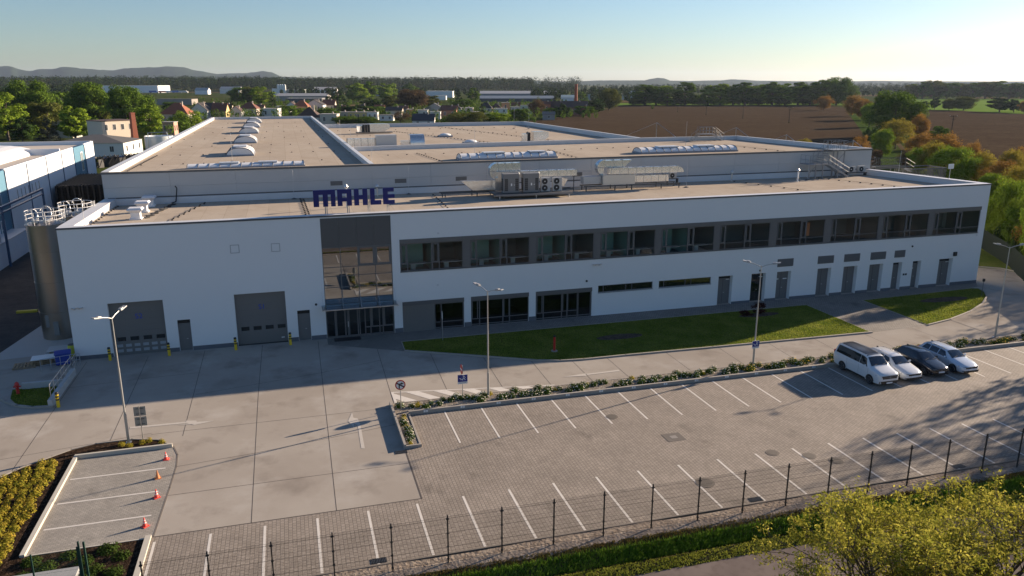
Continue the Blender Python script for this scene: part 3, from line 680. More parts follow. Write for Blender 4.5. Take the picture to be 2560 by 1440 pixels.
# --- ground floor glazing
for j, (a, b) in enumerate(((9.18, 14.87), (15.52, 21.12), (21.8, 27.5))):
    m = MB(); y0, y1 = YF + .08, YF + .19
    m.box(a, b, YF - .03, y1, 2.40, 2.76)
    if j == 0:
        fb(MB().box(a, 12.1, YF + .03, y1, -.5, 2.395), 'cladding_panel', M_gdoor); x0 = 12.14
    else: x0 = a
    parts = {0: [12.14, 12.75, 14.8], 1: [15.55, 16.35, 18.6, 19.25, 21.1], 2: [21.85, 22.6, 24.45, 25.0, 26.05, 26.12, 27.4]}[j]
    for x in parts: m.box(x - .05, x + .05, y0, y1, -.3, 2.395)
    m.box(x0, b if j < 2 else 26.0, y0 + .005, y1 - .005, .55, .62); m.box(x0, b, y0 + .005, y1 - .005, 0.02, .10); m.box(x0, b, y0 + .005, y1 - .005, 2.30, 2.39)
    for x in (parts[0], parts[2] if j else parts[0]):
        if j == 0 and x != parts[0]: continue
        wv = .6 if j == 0 else .7
        m.box(x + .06, x + .14, y0 - .015, y1, .63, 2.29); m.box(x + wv - .13, x + wv - .05, y0 - .015, y1, .63, 2.29)
    o = fb(m, 'shop_window' if j < 2 else 'glazed_entrance', M_frame)
    g = MB(); g.quad((x0, YF + .14, -.2), (b, YF + .14, -.2), (b, YF + .14, 2.39), (x0, YF + .14, 2.39)); fsub(g, 'pane', glass_mat('ground_glass', (0.14, 0.17, 0.16), base=0.03), o)
    r = MB(); yb = YF + 5
    r.quad((x0, YF + .3, .05), (b, YF + .3, .05), (b, yb, .05), (x0, yb, .05)); r.quad((x0, yb, 0), (b, yb, 0), (b, yb, 2.7), (x0, yb, 2.7)); r.quad((x0 - .02, YF + .22, 2.7), (x0 - .02, yb, 2.7), (b, yb, 2.7), (b, YF + .22, 2.7))
    r.quad((x0 - .02, YF + .22, 0), (x0 - .02, yb, 0), (x0 - .02, yb, 2.7), (x0 - .02, YF + .22, 2.7)); r.quad((b + .02, YF + .22, 0), (b + .02, YF + .22, 2.7), (b + .02, yb, 2.7), (b + .02, yb, 0))
    fsub(r, 'ground_room', M_room, o)
# --- strip windows
for a, b in ((28.12, 33.9), (34.56, 40.33)):
    m = MB(); y0, y1 = YF + .06, YF + .18
    m.box(a, b, y0, y1, 2.17, 2.23); m.box(a, b, y0, y1, 2.82, 2.88)
    for x in (a, a + .55, a + 2.9, a + 3.55, b - .06): m.box(x, x + .05, y0 + .005, y1, 2.23, 2.82)
    o = fb(m, 'strip_window', M_frame); g = MB(); g.quad((a, YF + .13, 2.2), (b, YF + .13, 2.2), (b, YF + .13, 2.85), (a, YF + .13, 2.85)); fsub(g, 'pane', M_gsmall, o)
    fb(MB().box(a - .02, b + .02, YF - .05, YF + .06, 2.12, 2.165), 'window_sill', M_frame)
# --- doors
def steel_door(x0, x1, top, yd, transom, name='steel_door', glazed=False):
    m = MB(); m.box(x0, x1, YF + yd, YF + yd + .06, -.5, top - transom); m.box(x0, x1, YF + yd - .02, YF + yd + .05, top - transom + .004, top - transom + .06)
    if x1 - x0 > 1.5: pass
    o = fb(m, name, M_gsmall if glazed else M_door)
    g = MB(); g.box(x0, x1, YF + yd + .02, YF + yd + .05, top - transom + .065, top); fsub(g, 'transom', M_dark if not glazed else M_gsmall, o)
    if x1 - x0 > 1.5:
        s = MB(); xm = (x0 + x1) / 2; s.box(xm - .012, xm + .012, YF + yd - .012, YF + yd - .002, 0, top - transom - .05); fsub(s, 'leaf_gap', M_dark, o)
    h = MB(); h.box((x0 + x1) / 2 + .08, (x0 + x1) / 2 + .2, YF + yd - .07, YF + yd - .03, 1.0, 1.04); fsub(h, 'handle', M_galv, o)
    return o
steel_door(-9.70, -8.68, 2.75, .25, .42); steel_door(0.02, 1.08, 2.75, .25, .42)
for k, (a, b) in enumerate(RD):
    o = steel_door(a, b, 2.85, .5, .42 if k in (0, 1, 6, 7, 8) else .06, glazed=(k == 1))
    if k in (0, 1, 8):
        s = MB(); s.box(a, a + .2, YF + .42, YF + .48, 2.34, 2.4); s.box(b - .5, b - .1, YF + .42, YF + .48, 2.34, 2.4); fsub(s, 'door_closer', M_white, o)
    if k in (2, 7): s = MB(); s.box(a + .1, a + .55, YF + .47, YF + .495, 1.9, 2.0); s.box(b - .6, b - .15, YF + .47, YF + .495, 1.9, 2.0) if k == 2 else None; fsub(s, 'door_label', M_white, o)
# louvres over the doors
for a, b, z0, z1 in ((47.9, 49.8, 3.37, 4.2), (52.75, 54.72, 3.37, 4.2), (56.0, 57.98, 3.37, 4.2), (59.33, 61.3, 3.37, 4.2), (62.42, 63.8, 3.42, 4.2)):
    m = MB(); n = 12
    m.box(a, b, YF - .02, YF + .0, z0, z1)
    for i in range(n): zz = z0 + (z1 - z0) * (i + .5) / n; m.obox(((a + b) / 2, YF - .035, zz), (b - a - .06, .05, .012), Matrix.Rotation(R(35), 3, 'X'))
    fb(m, 'louvre', M_door)
# --- garage doors
def garage(x0, x1, txt):
    yd = .30; m = MB()
    for i in range(9): m.box(x0, x1, YF + yd, YF + yd + .06, 0.03 + i * .51, 0.03 + i * .51 + .505)
    m.box(x0, x1, YF + yd + .01, YF + yd + .06, -.4, .03)
    o = fb(m, 'garage_door', M_gdoor)
    for i in range(4):
        xx = x0 + .35 + i * 1.0
        g = MB(); g.box(xx, xx + .66, YF + yd - .015, YF + yd + .0, 1.24, 1.58); fsub(g, 'door_window', M_gsmall, o)
    t = text_obj('bay_number', txt, .62, mat('lettering_blue', (0.015, 0.05, 0.42), .5), o, ((x0 + x1) / 2 - 28 + .1, YF + yd - .012 - 67.7, 3.28 + zb(x0)), depth=.004)
    if txt == 'S2':
        for r_ in range(2):
            for c in range(6): g = MB(); xx = x0 + .28 + c * .66; g.box(xx, xx + .44, YF + yd - .012, YF + yd, .28 + r_ * .44, .52 + r_ * .44); fsub(g, 'light_panel', mat('frosted_pane', (0.32, 0.35, 0.38), .4), o)
    else: g = MB(); g.box(x1 - .55, x1 - .3, YF + yd - .012, YF + yd, .34, .42); fsub(g, 'door_label', M_white, o)
    g = MB(); g.box(x0, x1, YF + .05, YF + yd + .02, -.02, .012); fsub(g, 'rubber_seal', M_rubber, o)
garage(-14.8, -10.62, 'S2'); garage(-5.05, -0.89, 'S1')
# --- foyer
A0, A1 = 2.42, 8.42
o = MB()
for i in range(4): o.box(A0 + i * 1.5 + .006, A0 + (i + 1) * 1.5 - .006, YF + .04, YF + .10, 8.15, 10.715)
fb(o, 'foyer_cladding', mat('foyer_panel', (0.09, 0.092, 0.096), .45))
m = MB(); y0, y1 = YF + .03, YF + .12
for x in (A0, 3.93, 5.42, 6.92, A1 - .07): m.box(x, x + .06, y0, y1, 3.0, 8.148)
for z in (6.35, 4.55, 3.0, 5.55): m.box(A0 + .06, A1 - .07, y0 + .01, y1 - .01, z, z + .05)
m.box(A0 + .06, A1 - .07, y0 + .01, y1 - .01, 8.09, 8.146)
for s in (5.48, 6.98):                                # the heavier opening lights
    e = s + (1.44 if s < 6 else 1.36)
    m.box(s, s + .16, y0 - .02, y1, 6.41, 8.085); m.box(e - .16, e, y0 - .02, y1, 6.41, 8.085); m.box(s + .16, e - .16, y0 - .02, y1, 6.41, 6.55); m.box(s + .16, e - .16, y0 - .02, y1, 7.97, 8.085)
fo = fb(m, 'foyer_window', mat('foyer_mullion', (0.13, 0.13, 0.13), .5))
g = MB(); g.quad((A0, YF + .08, 3.0), (A1, YF + .08, 3.0), (A1, YF + .08, 8.14), (A0, YF + .08, 8.14)); fsub(g, 'pane', M_mirror, fo)
r = MB(); r.quad((A0, YF + 4, -.1), (A1, YF + 4, -.1), (A1, YF + 4, 8.2), (A0, YF + 4, 8.2)); r.quad((A0, YF + .14, 0), (A0, YF + 4, 0), (A0, YF + 4, 8.2), (A0, YF + .14, 8.2)); r.quad((A1, YF + .14, 0), (A1, YF + .14, 8.2), (A1, YF + 4, 8.2), (A1, YF + 4, 0))
r.quad((A0, YF + .14, .03), (A1, YF + .14, .03), (A1, YF + 4, .03), (A0, YF + 4, .03)); r.quad((A0, YF + .14, 4.4), (A0, YF + 4, 4.4), (A1, YF + 4, 4.4), (A1, YF + .14, 4.4)); r.quad((A0, YF + .14, 8.2), (A0, YF + 4, 8.2), (A1, YF + 4, 8.2), (A1, YF + .14, 8.2))
fsub(r, 'foyer_room', M_room, fo)
m = MB(); y0, y1 = YF + .04, YF + .12
for x in (A0, 3.15, 4.25, 5.3, 5.78, 6.25, 7.05, 7.35, 8.3): m.box(x, x + .09, y0, y1, -.3, 2.95)
m.box(A0 + .09, A1, y0 + .01, y1 - .01, 2.45, 2.55); m.box(A0 + .09, A1, y0 + .012, y1 - .01, 0.02, .12); m.box(5.87, 8.3, y0 - .01, y1 - .01, .68, .8)
for x in (3.24, 4.34): m.box(x, x + .12, y0 - .02, y1 - .02, .13, 2.44); m.box(x + .86 - .08, x + .86 + .04, y0 - .02, y1 - .02, .13, 2.44)
m.box(6.34, 6.5, y0 - .02, y1 - .02, .8, 2.44); m.box(7.44, 7.6, y0 - .02, y1 - .02, .8, 2.44)
eo = fb(m, 'entrance_door', M_frame)
g = MB(); g.quad((A0, YF + .085, 0), (A1, YF + .085, 0), (A1, YF + .085, 2.95), (A0, YF + .085, 2.95)); fsub(g, 'pane', glass_mat('door_glass', (0.25, 0.33, 0.33), base=0.05), eo)
h = MB(); h.box(4.3, 4.33, YF - .04, YF - .0, .9, 1.4); h.box(3.45, 3.8, YF - .02, YF + .02, 2.5, 2.54); h.box(4.9, 5.25, YF - .02, YF + .02, 2.5, 2.54); fsub(h, 'handle', M_white, eo)
c = MB()
for i in range(4): x = 2.1 + i * 1.62; c.box(x, x + 1.6, YF - 1.75, YF - .03, 3.02, 3.05)
co = fb(c, 'glass_canopy', M_canopy)
c = MB(); c.box(2.05, 8.66, YF - 1.78, YF - 1.75, 3.0, 3.07)
for x in (2.2, 3.9, 5.45, 7.05, 8.5):
    c.box(x - .015, x + .015, YF - 1.74, YF - .0, 2.92, 3.015)
    c.tube((x, YF - 1.4, 3.06), (x, YF + .02, 4.25), .014, 5)
fsub(c, 'canopy_bracket', M_galv, co)
# door mat is loose
tag(MB().box(3.0, 5.3, 66.55, 67.45, .006, .03).build('door_mat', M_black), 'black rectangular mat in front of the glazed entrance doors', 'door mat')

# ---------------------------------------------------------------- halls behind
UT, UR = 13.55, 13.0
YU = 84.0
RX = lambda y: 74.1 - 0.1324 * (y - 67.7)
m = MB()
# panelled wall facing the front roof: panels with seams
xs = [-17.3, -11.2, -5.0, 1.2, 8.7, 15, 21.2, 27.4, 33.6, 39.8, 46, 52.2, 58.4, 64.6, 71.9]
for a, b in zip(xs[:-1], xs[1:]):
    for z0, z1 in ((ZR - .5, 12.0), (12.012, 13.35)): m.box(a + .008, b - .008, YU, YU + .12, z0, z1)
fb(m, 'hall_wall', M_panel)
m = MB(); m.box(-17.2, 71.8, YU + .1, YU + .2, -.5, 13.3); m.box(-17.25, 8.6, YU + .2, 210, 9.0, 12.5)
m.quad((-17.3, YU, -.6), (-17.3, YU, 13.4), (-17.3, 210.5, 13.4), (-17.3, 210.5, -.6)); m.quad((71.9, YU, -.6), (68.5, 110, -.6), (68.5, 110, 13.4), (71.9, YU, 13.4))
m.quad((68.5, 110, -.6), (52.3, 111, -.6), (52.3, 111, 13.4), (68.5, 110, 13.4)); m.quad((52.3, 111, -.6), (50.2, 165, -.6), (50.2, 165, 13.4), (52.3, 111, 13.4)); m.quad((50.2, 165, -.6), (-17.3, 210.5, -.6), (-17.3, 210.5, 12), (50.2, 165, 12))
fb(m, 'side_wall', mat('panel_shade', (0.48, 0.48, 0.48), .6, var=(.4, .12)))
m = MB(); m.box(-17.38, 72.0, YU - .05, YU + .30, 13.35, 13.50); fb(m, 'hall_fascia', M_dcop)
m = MB(); m.box(-17.35, 71.95, YU - .02, YU + .33, 13.50, 13.55); fb(m, 'coping', M_roof)
m = MB(); m.box(-17.0, 71.6, YU - .28, YU - .01, ZR, ZR + .62); m.box(-17.0, 71.6, YU - .32, YU - .28, ZR, ZR + .5); fb(m, 'wall_upstand', M_coping)
m = MB(); m.box(-17.0, 71.6, YU - .05, YU - .012, ZR + .64, ZR + .74); fb(m, 'upstand_trim', M_steel)
# roofs
m = MB(); m.sheet([(-16.8, YU + .3), (8.45, YU + .3), (7.0, 209.5), (-16.3, 210)], UR); fb(m, 'left_hall_roof', M_roof)
m = MB(); m.sheet([(8.9, YU + .3), (71.6, YU + .3), (68.2, 109.6), (52, 110), (9.0, 107.3)], UR); fb(m, 'right_hall_roof', M_roof)
m = MB(); m.sheet([(9.0, 107.6), (52, 111), (49.8, 164), (8.4, 167)], UR - .15); fb(m, 'rear_hall_roof', M_roof)
m = MB()
def par(p, q, wd=.4, z1=UT, z0=UR - .6, mb=None):
    d = Vector((q[0] - p[0], q[1] - p[1], 0)); (mb or m).obox(((p[0] + q[0]) / 2, (p[1] + q[1]) / 2, (z0 + z1) / 2), (d.length + wd * .8, wd, z1 - z0), Matrix.Rotation(math.atan2(d.y, d.x), 3, 'Z'))
PL = [((-17.0, YU + .5), (-16.6, 210.6), .65), ((-16.6, 210.6), (7.0, 209.8), .4), ((8.7, YU + .35), (7.0, 209.8), .42), ((71.75, YU + .3), (68.4, 109.9), .4), ((68.4, 109.9), (52.3, 110.7), .4), ((52.3, 110.7), (9.0, 107.4), .4),
      ((52.2, 111.2), (50.0, 164.5), .4), ((50.0, 164.5), (8.2, 167), .4)]
for p, q, wd in PL: par(p, q, wd)
fb(m, 'hall_parapet', M_coping)
m = MB()
for p, q, wd in PL: par(p, q, wd + .06, z0=UT + .002, z1=UT + .04)
fb(m, 'hall_coping', mat('coping_light', (0.60, 0.61, 0.62), .4))
# wall louvres on the hall wall
for px, py in ((853, 463), (997, 455), (1146, 455), (1455, 452)):
    x = {853: 4.95, 997: 11.7, 1146: 18.35, 1455: 31.9}[px]
    m = MB(); m.box(x - .62, x + .62, YU - .03, YU - .002, 11.45, 11.9)
    for i in range(7): m.box(x - .58, x + .58, YU - .045, YU - .031, 11.48 + i * .06, 11.5 + i * .06)
    fb(m, 'wall_louvre', M_door)
# skylights
M_sky = mat('polycarbonate', (0.74, 0.75, 0.76), 0.5, var=(1.0, .12))
M_skyfr = mat('skylight_frame', (0.62, 0.63, 0.64), 0.4)
def barrel_x(x0, x1, yc, half, h, vents, z=UR):
    kb = MB(); kb.box(x0 - .1, x1 + .1, yc - half - .12, yc + half + .12, z, z + .22)
    o = fb(kb, 'skylight', mat('skylight_kerb', (0.24, 0.26, 0.30), .5))
    n = 12; s = MB()
    pr = [(yc - half * math.cos(math.pi * i / n), z + .22 + h * math.sin(math.pi * i / n)) for i in range(n + 1)]
    for i in range(n): s.quad((x0, pr[i][0], pr[i][1]), (x1, pr[i][0], pr[i][1]), (x1, pr[i + 1][0], pr[i + 1][1]), (x0, pr[i + 1][0], pr[i + 1][1]))
    for x in (x0, x1): s.quad(*[(x, a, b) for a, b in pr])
    fsub(s, 'skylight_dome', M_sky, o)
    s = MB(); k = max(2, round((x1 - x0) / 1.05))
    for i in range(k + 1):
        x = x0 + (x1 - x0) * i / k; s = MB()
        for (a, b), (c_, d) in zip(pr[:-1], pr[1:]): s.tube((x, a, b), (x, c_, d), .05, 4, cap=False)
        fsub(s, 'skylight_rib', mat('rib_grey', (0.07, 0.075, 0.09), .5), o)
    for va, vb in (vents or []):
        s = MB(); s.box(va, vb, yc - half * .55, yc + half * .55, z + .2 + h, z + .34 + h); fsub(s, 'smoke_vent', mat('vent_lid', (0.55, 0.57, 0.60), .4), o)
    return o
barrel_x(-10.1, 1.9, 90.2, 1.0, .30, [(-6.9, -4.9), (-2.9, -.9)])
barrel_x(19.7, 31.5, 91.2, 1.2, .50, [(22.6, 25.2), (28.3, 30.3)])
barrel_x(43.3, 57.0, 92.6, 1.25, .50, [(46.0, 48.8), (51.5, 54.0)])
def barrel_y(xc, half, y0, y1, h, z=UR):
    kb = MB(); kb.box(xc - half - .1, xc + half + .1, y0 - .1, y1 + .1, z, z + .18); o = fb(kb, 'skylight', mat('skylight_kerb', (0.24, 0.26, 0.30), .5))
    n = 12; s = MB(); pr = [(xc - half * math.cos(math.pi * i / n), z + .18 + h * math.sin(math.pi * i / n)) for i in range(n + 1)]
    for i in range(n): s.quad((pr[i][0], y0, pr[i][1]), (pr[i + 1][0], y0, pr[i + 1][1]), (pr[i + 1][0], y1, pr[i + 1][1]), (pr[i][0], y1, pr[i][1]))
    for y in (y0, y1): s.quad(*[(a, y, b) for a, b in pr])
    fsub(s, 'skylight_dome', M_sky, o)
    s = MB()
    for i in range(4):
        y = y0 + (y1 - y0) * i / 3; s = MB()
        for (a, b), (c_, d) in zip(pr[:-1], pr[1:]): s.tube((a, y, b), (c_, y, d), .05, 4, cap=False)
        fsub(s, 'skylight_rib', mat('rib_grey', (0.07, 0.075, 0.09), .5), o)
    s = MB(); s.box(xc - half * .5, xc + half * .5, y0 + 1.4, y1 - 1.2, z + .17 + h, z + .27 + h); fsub(s, 'smoke_vent', mat('vent_lid', (0.55, 0.57, 0.60), .4), o)
for xc, y0 in ((-5.5, 104.5), (-5.75, 126.5), (-6.1, 150.5), (-6.3, 170.5), (-6.4, 189)): barrel_y(xc, 1.6, y0, y0 + 5.6, .85)
for x, y in ((26.5, 133.5), (27.2, 117.3)):
    m = MB(); m.box(x - 1.1, x + 1.1, y - 1.1, y + 1.1, UR - .15, UR + .1); o = fb(m, 'roof_dome', mat('skylight_kerb', (0.24, 0.26, 0.30), .5))
    s = MB(); s.lathe([(1.0, 0), (.85, .18), (.5, .3), (.05, .35)], (x, y, UR + .1), 16); fsub(s, 'skylight_dome', M_sky, o, smooth=True)
# movement-joint strip on rear roof and seams
m = MB(); m.prism([(22.0, 140), (22.6, 140), (31.6, 113.5), (30.8, 113.5)], UR - .149, UR - .13); fb(m, 'roof_joint', mat('joint_cover', (0.30, 0.26, 0.22), .7))
# ================================================================== things standing on the roofs
def rz(x): return ZR + zb(x)
def uz(x): return UR + zb(x)
# --- sign: five free-standing letters on a frame (one thing)
SG = thing('roof_sign', 'dark blue block letter sign reading MAHLE standing on the roof edge over the entrance', 'roof sign', (5.5, 69.6, rz(5.5)))
M_sgn = mat('sign_blue', (0.006, 0.010, 0.13), 0.35)
sx0 = 2.05; sc = 6.98 / 204.0
def sxx(px): return sx0 + (px - 778) * sc
ZB_, ZH = 11.47 - rz(5.5), 1.46
def letter(ch, a, b, rects, slope):
    m = MB(); x0, x1 = sxx(a), sxx(b); W = x1 - x0; dz = slope * (x0 - sx0)
    for (u0, u1, v0, v1) in rects: m.box(x0 + W * u0 - 5.5, x0 + W * u1 - 5.5, -.09, .09, ZB_ + ZH * v0 + dz, ZB_ + ZH * v1 + dz)
    m.build('letter', M_sgn, SG)
letter('M', 778, 833, [(0, .25, 0, 1), (.25, .43, .72, 1), (.43, .66, 0, 1), (.66, .79, .72, 1), (.79, 1, 0, 1)], 0)
letter('A', 838, 874, [(0, .34, 0, 1), (.66, 1, 0, 1), (.34, .66, .74, 1), (.34, .66, .26, .50)], 0)
letter('H', 880, 914, [(0, .36, 0, 1), (.64, 1, 0, 1), (.36, .64, .38, .62)], 0)
letter('L', 921, 949, [(0, .42, 0, 1), (.42, 1, 0, .26)], 0)
letter('E', 954, 984, [(0, .42, 0, 1), (.42, .95, .76, 1), (.42, 1, .38, .60), (.42, 1, 0, .24)], 0)
m = MB()
for x in (3.1, 5.0, 6.8, 8.5):
    X = x - 5.5
    for dx in (-.08, .08): m.box(X + dx - .03, X + dx + .03, .10, .16, 0, 2.4)
    m.tube((X, .13, 1.3), (X, 1.1, .05), .03, 5); m.box(X - .14, X + .14, -.1, 1.3, 0, .06)
m.box(-3.4, 3.5, .10, .15, 1.35, 1.39); m.box(-3.4, 3.5, .10, .15, 1.95, 1.99)
m.build('sign_frame', M_galv, SG)
m = MB()
for y in (-.2, .3, .8): m.box(-3.2, 3.6, y, y + .06, .06, .11)
for i in range(14): m.box(-3.1 + i * .5, -3.04 + i * .5, -.2, .86, .111, .14)
m.build('ballast_grid', M_steel, SG)
# --- three white vent cowls
for i, (x, y) in enumerate(((-13.05, 74.7), (-13.1, 78.8), (-13.06, 82.4))):
    V = thing('roof_vent', ('white square roof vent nearest the front edge of the roof', 'white square roof vent in the middle of the row of three', 'white square roof vent nearest the hall wall')[i], 'roof vent', (x, y, rz(x)), 0, 'white roof vents at the left corner')
    m = MB(); m.box(-.38, .38, -.38, .38, 0, .62); m.box(-.5, .5, -.5, .5, 0, .12); m.build('vent_base', M_wall, V)
    m = MB(); r0, r1 = .40, .64
    m.v += [(-r0, -r0, .62), (r0, -r0, .62), (r0, r0, .62), (-r0, r0, .62), (-r1, -r1, .88), (r1, -r1, .88), (r1, r1, .88), (-r1, r1, .88), (-r1 * .8, -r1 * .8, 1.04), (r1 * .8, -r1 * .8, 1.04), (r1 * .8, r1 * .8, 1.04), (-r1 * .8, r1 * .8, 1.04)]
    for a, b, c, d in ((0, 1, 5, 4), (1, 2, 6, 5), (2, 3, 7, 6), (3, 0, 4, 7), (4, 5, 9, 8), (5, 6, 10, 9), (6, 7, 11, 10), (7, 4, 8, 11), (8, 9, 10, 11)): m.f.append((a, b, c, d))
    m.build('vent_cowl', mat('cowl_white', (0.66, 0.67, 0.70), .45), V)
pts = []
for t_ in range(26):
    a = t_ / 25; pts.append((-12.3 + .25 * math.sin(t_ * 1.7) + a * 1.4, 74.6 + a * 8.6, rz(-12) + .09 + .04 * math.sin(t_ * 2.3)))
m = MB(); m.path(pts, .07, 5); m.path([pts[-1], (-10.8, 83.5, rz(-11) + .2), (-10.6, 83.6, rz(-11) + 1.5), (-10.75, 83.6, rz(-11) + 1.75)], .06, 5)
tag(m.build('cable', M_black), 'black cable snaking past the three white roof vents up the hall wall', 'cable')
# --- lightning rods
def rod(x, y, z, h, label, ball=False):
    o = thing('lightning_rod', label, 'lightning rod', (x, y, z), 0, 'thin lightning rods on the roofs')
    MB().tube((0, 0, 0), (.02 * h, 0, h), .022, 5, r2=.014).build('mast', mat('rod_grey', (0.55, 0.55, 0.55), .4), o)
    m = MB(); m.lathe([(.28, 0), (.28, .05), (.06, .12), (.04, .14)], (0, 0, 0), 8); m.build('foot', M_steel, o)
rod(.53, 83.2, rz(0), 3.0, 'thin lightning rod in front of the hall wall left of the blue sign')
rod(12.4, 83.2, rz(12), 3.0, 'thin lightning rod in front of the hall wall right of the blue sign')
rod(43.3, 79.3, rz(43), 2.9, 'thin lightning rod on a foot at the right end of the right hand duct group')
rod(60.6, 81.2, rz(60), 3.1, 'thin lightning rod on the roof left of the steel roof stairs')
rod(72.3, 79.5, rz(72), 3.3, 'tall thin lightning rod beside the black steel bridge')
rod(-16.3, 70.6, rz(-16), 2.6, 'thin lightning rod at the front left corner of the front roof')
rod(9.2, 88.5, uz(9), 3.2, 'thin lightning rod at the front end of the roof valley')
rod(8.3, 105, uz(8), 3.5, 'thin lightning rod halfway along the roof valley')
rod(8.1, 122, uz(8), 3.5, 'thin lightning rod along the roof valley behind the middle one')
rod(-6.0, 97, uz(-6), 3.3, 'thin lightning rod between the long skylight and the arched ones')
rod(-6.2, 142, uz(-6), 3.3, 'thin lightning rod among the arched skylights')
rod(43.5, 150, uz(40), 4.2, 'left one of the two tall rods at the right edge of the rear roof')
rod(45.9, 148, uz(40), 4.2, 'right one of the two tall rods at the right edge of the rear roof')
rod(53.0, 98, uz(53), 3.6, 'tall thin rod behind the right long skylight')
rod(23.2, 98, uz(23), 3.4, 'thin lightning rod behind the middle long skylight')
# --- conductor lines with black feet
def conductor(p, q, n, z, label, zig=0.0, wire=True):
    m = MB(); p = Vector(p); q = Vector(q); pr = None
    nrm = Vector((-(q - p).y, (q - p).x)).normalized()
    for i in range(n):
        c = p + (q - p) * i / max(1, n - 1)
        if zig: c = c + nrm * zig * (1 if i % 2 else -1)
        zz = z + zb(c.x); m.obox((c.x, c.y, zz + .045), (.16, .13, .09)); cur = (c.x, c.y, zz + .11)
        if pr and wire: m.tube(pr, cur, .013, 4, cap=False)
        pr = cur
    tag(m.build('conductor_line', M_black), label, 'conductor line', 'black footed lightning conductor lines on the roofs')
conductor((-16.3, 69.5), (-16.0, 83), 15, ZR, 'conductor line along the inside of the left parapet of the front roof')
conductor((-10.6, 70), (-8.0, 83), 18, ZR, 'conductor line with close feet crossing the front roof right of the white vents', zig=.08)
conductor((1.6, 70.2), (1.3, 83), 26, ZR, 'zigzag conductor line left of the blue sign', zig=.16)
conductor((14.8, 81.8), (14.4, 70.3), 11, ZR, 'conductor line left of the left hand duct group')
conductor((51.2, 82.2), (54.9, 70.2), 8, ZR, 'conductor line across the front roof right of the duct groups')
conductor((62.8, 82.0), (66.8, 70.2), 10, ZR, 'conductor line across the front roof near the right corner')
for y, n in ((96, 11), (108, 9), (122, 9), (138, 8), (155, 8), (172, 7), (190, 7)):
    conductor((-15.6, y), (6.3, y), n, UR, 'row of black feet %s across the left hall roof' % {96: 'nearest the long skylight', 108: 'just behind the first arched skylight', 122: 'before the second arched skylight', 138: 'before the third arched skylight', 155: 'beside the third arched skylight', 172: 'beside the fourth arched skylight', 190: 'beside the farthest arched skylight'}[y], wire=False)
conductor((-16.1, 85.5), (-15.6, 108), 26, UR, 'close row of feet along the left parapet of the left hall roof')
conductor((10, 99.5), (46, 101.2), 16, UR, 'long row of black feet behind the long skylights', wire=False)
conductor((16.3, 101.0), (17.7, 86.5), 14, UR, 'conductor line left of the middle long skylight')
conductor((34.0, 100.0), (33.7, 86.5), 10, UR, 'conductor line between the two long skylights')
conductor((60.5, 100.5), (62.6, 88), 7, UR, 'conductor line right of the right long skylight')
conductor((20, 150), (31.5, 114), 34, UR - .15, 'long slanting conductor line across the rear roof left of the domes')
conductor((31, 163), (42, 113), 30, UR - .15, 'long slanting conductor line across the rear roof right of the domes')
conductor((10, 140), (48, 141), 18, UR - .15, 'row of feet across the middle of the rear roof', wire=False)
conductor((10, 156), (48, 157), 18, UR - .15, 'row of feet near the far edge of the rear roof', wire=False)
# --- ducts
def duct(mb, p, q, wy, hz):
    """rectangular duct run along x or z between two points (centres)"""
    p = Vector(p); q = Vector(q); d = q - p
    if abs(d.x) >= abs(d.z) and abs(d.x) >= abs(d.y): mb.box(min(p.x, q.x), max(p.x, q.x), p.y - wy / 2, p.y + wy / 2, p.z - hz / 2, p.z + hz / 2)
    elif abs(d.z) > abs(d.y): mb.box(p.x - hz / 2, p.x + hz / 2, p.y - wy / 2, p.y + wy / 2, min(p.z, q.z), max(p.z, q.z))
    else: mb.box(p.x - wy / 2, p.x + wy / 2, min(p.y, q.y), max(p.y, q.y), p.z - hz / 2, p.z + hz / 2)
def flanges(mb, x0, x1, n, y, z, wy, hz):
    for i in range(n + 1):
        x = x0 + (x1 - x0) * i / n; mb.box(x - .02, x + .02, y - wy / 2 - .035, y + wy / 2 + .035, z - hz / 2 - .035, z + hz / 2 + .035)
def bend(mb, cx, cz, r0, r1, a0, a1, y0, y1, n=8):      # elbow in the x,z plane
    o = arc_pts(cx, cz, r1, a0, a1, n); i_ = arc_pts(cx, cz, r0, a0, a1, n)[::-1]; mb.prism_y(o + i_ if r0 > .02 else o + [(cx, cz)], y0, y1)
X0 = 24.5; D1 = thing('ventilation_duct', 'silver rectangular ventilation duct with a double bend behind the outdoor units', 'ventilation duct', (X0, 80, rz(X0)))
def L(x, z): return (x - X0, z - rz(X0))
m = MB(); y = 0.0
a = L(21.3, 13.35)
bend(m, a[0], a[1] - .42, .02, 0.85, 90, 180, -.45, .45); bend(m, a[0], a[1] - .48, .02, .85, 180, 270, -.45, .45)
m.box(*[L(21.3, 0)[0], L(23.8, 0)[0]], -.45, .45, L(0, 12.95)[1], L(0, 13.75)[1])
m.build('upper_duct', M_duct, D1)
m = MB(); m.box(L(21.2, 0)[0], L(30.0, 0)[0], -.95, -.15, L(0, 12.28)[1], L(0, 12.92)[1]); m.build('main_duct', M_duct, D1)
m = MB(); flanges(m, L(21.6, 0)[0], L(29.9, 0)[0], 8, -.55, L(0, 12.6)[1], .8, .64); flanges(m, L(21.4, 0)[0], L(23.8, 0)[0], 3, 0, L(0, 13.35)[1], .9, .8); [q.build('flange', M_galv, D1) for q in islands(m)]
m = MB(); m.box(L(20.9, 0)[0], L(22.3, 0)[0], -.9, .3, L(0, 10.75)[1], L(0, 12.3)[1]); m.build('fan_section', M_duct, D1)
m = MB(); m.prism_y([L(17.4, 12.0), L(21.0, 12.0), L(21.0, 11.0), L(18.6, 11.0)], -.4, .4); m.build('side_inlet', M_duct, D1)
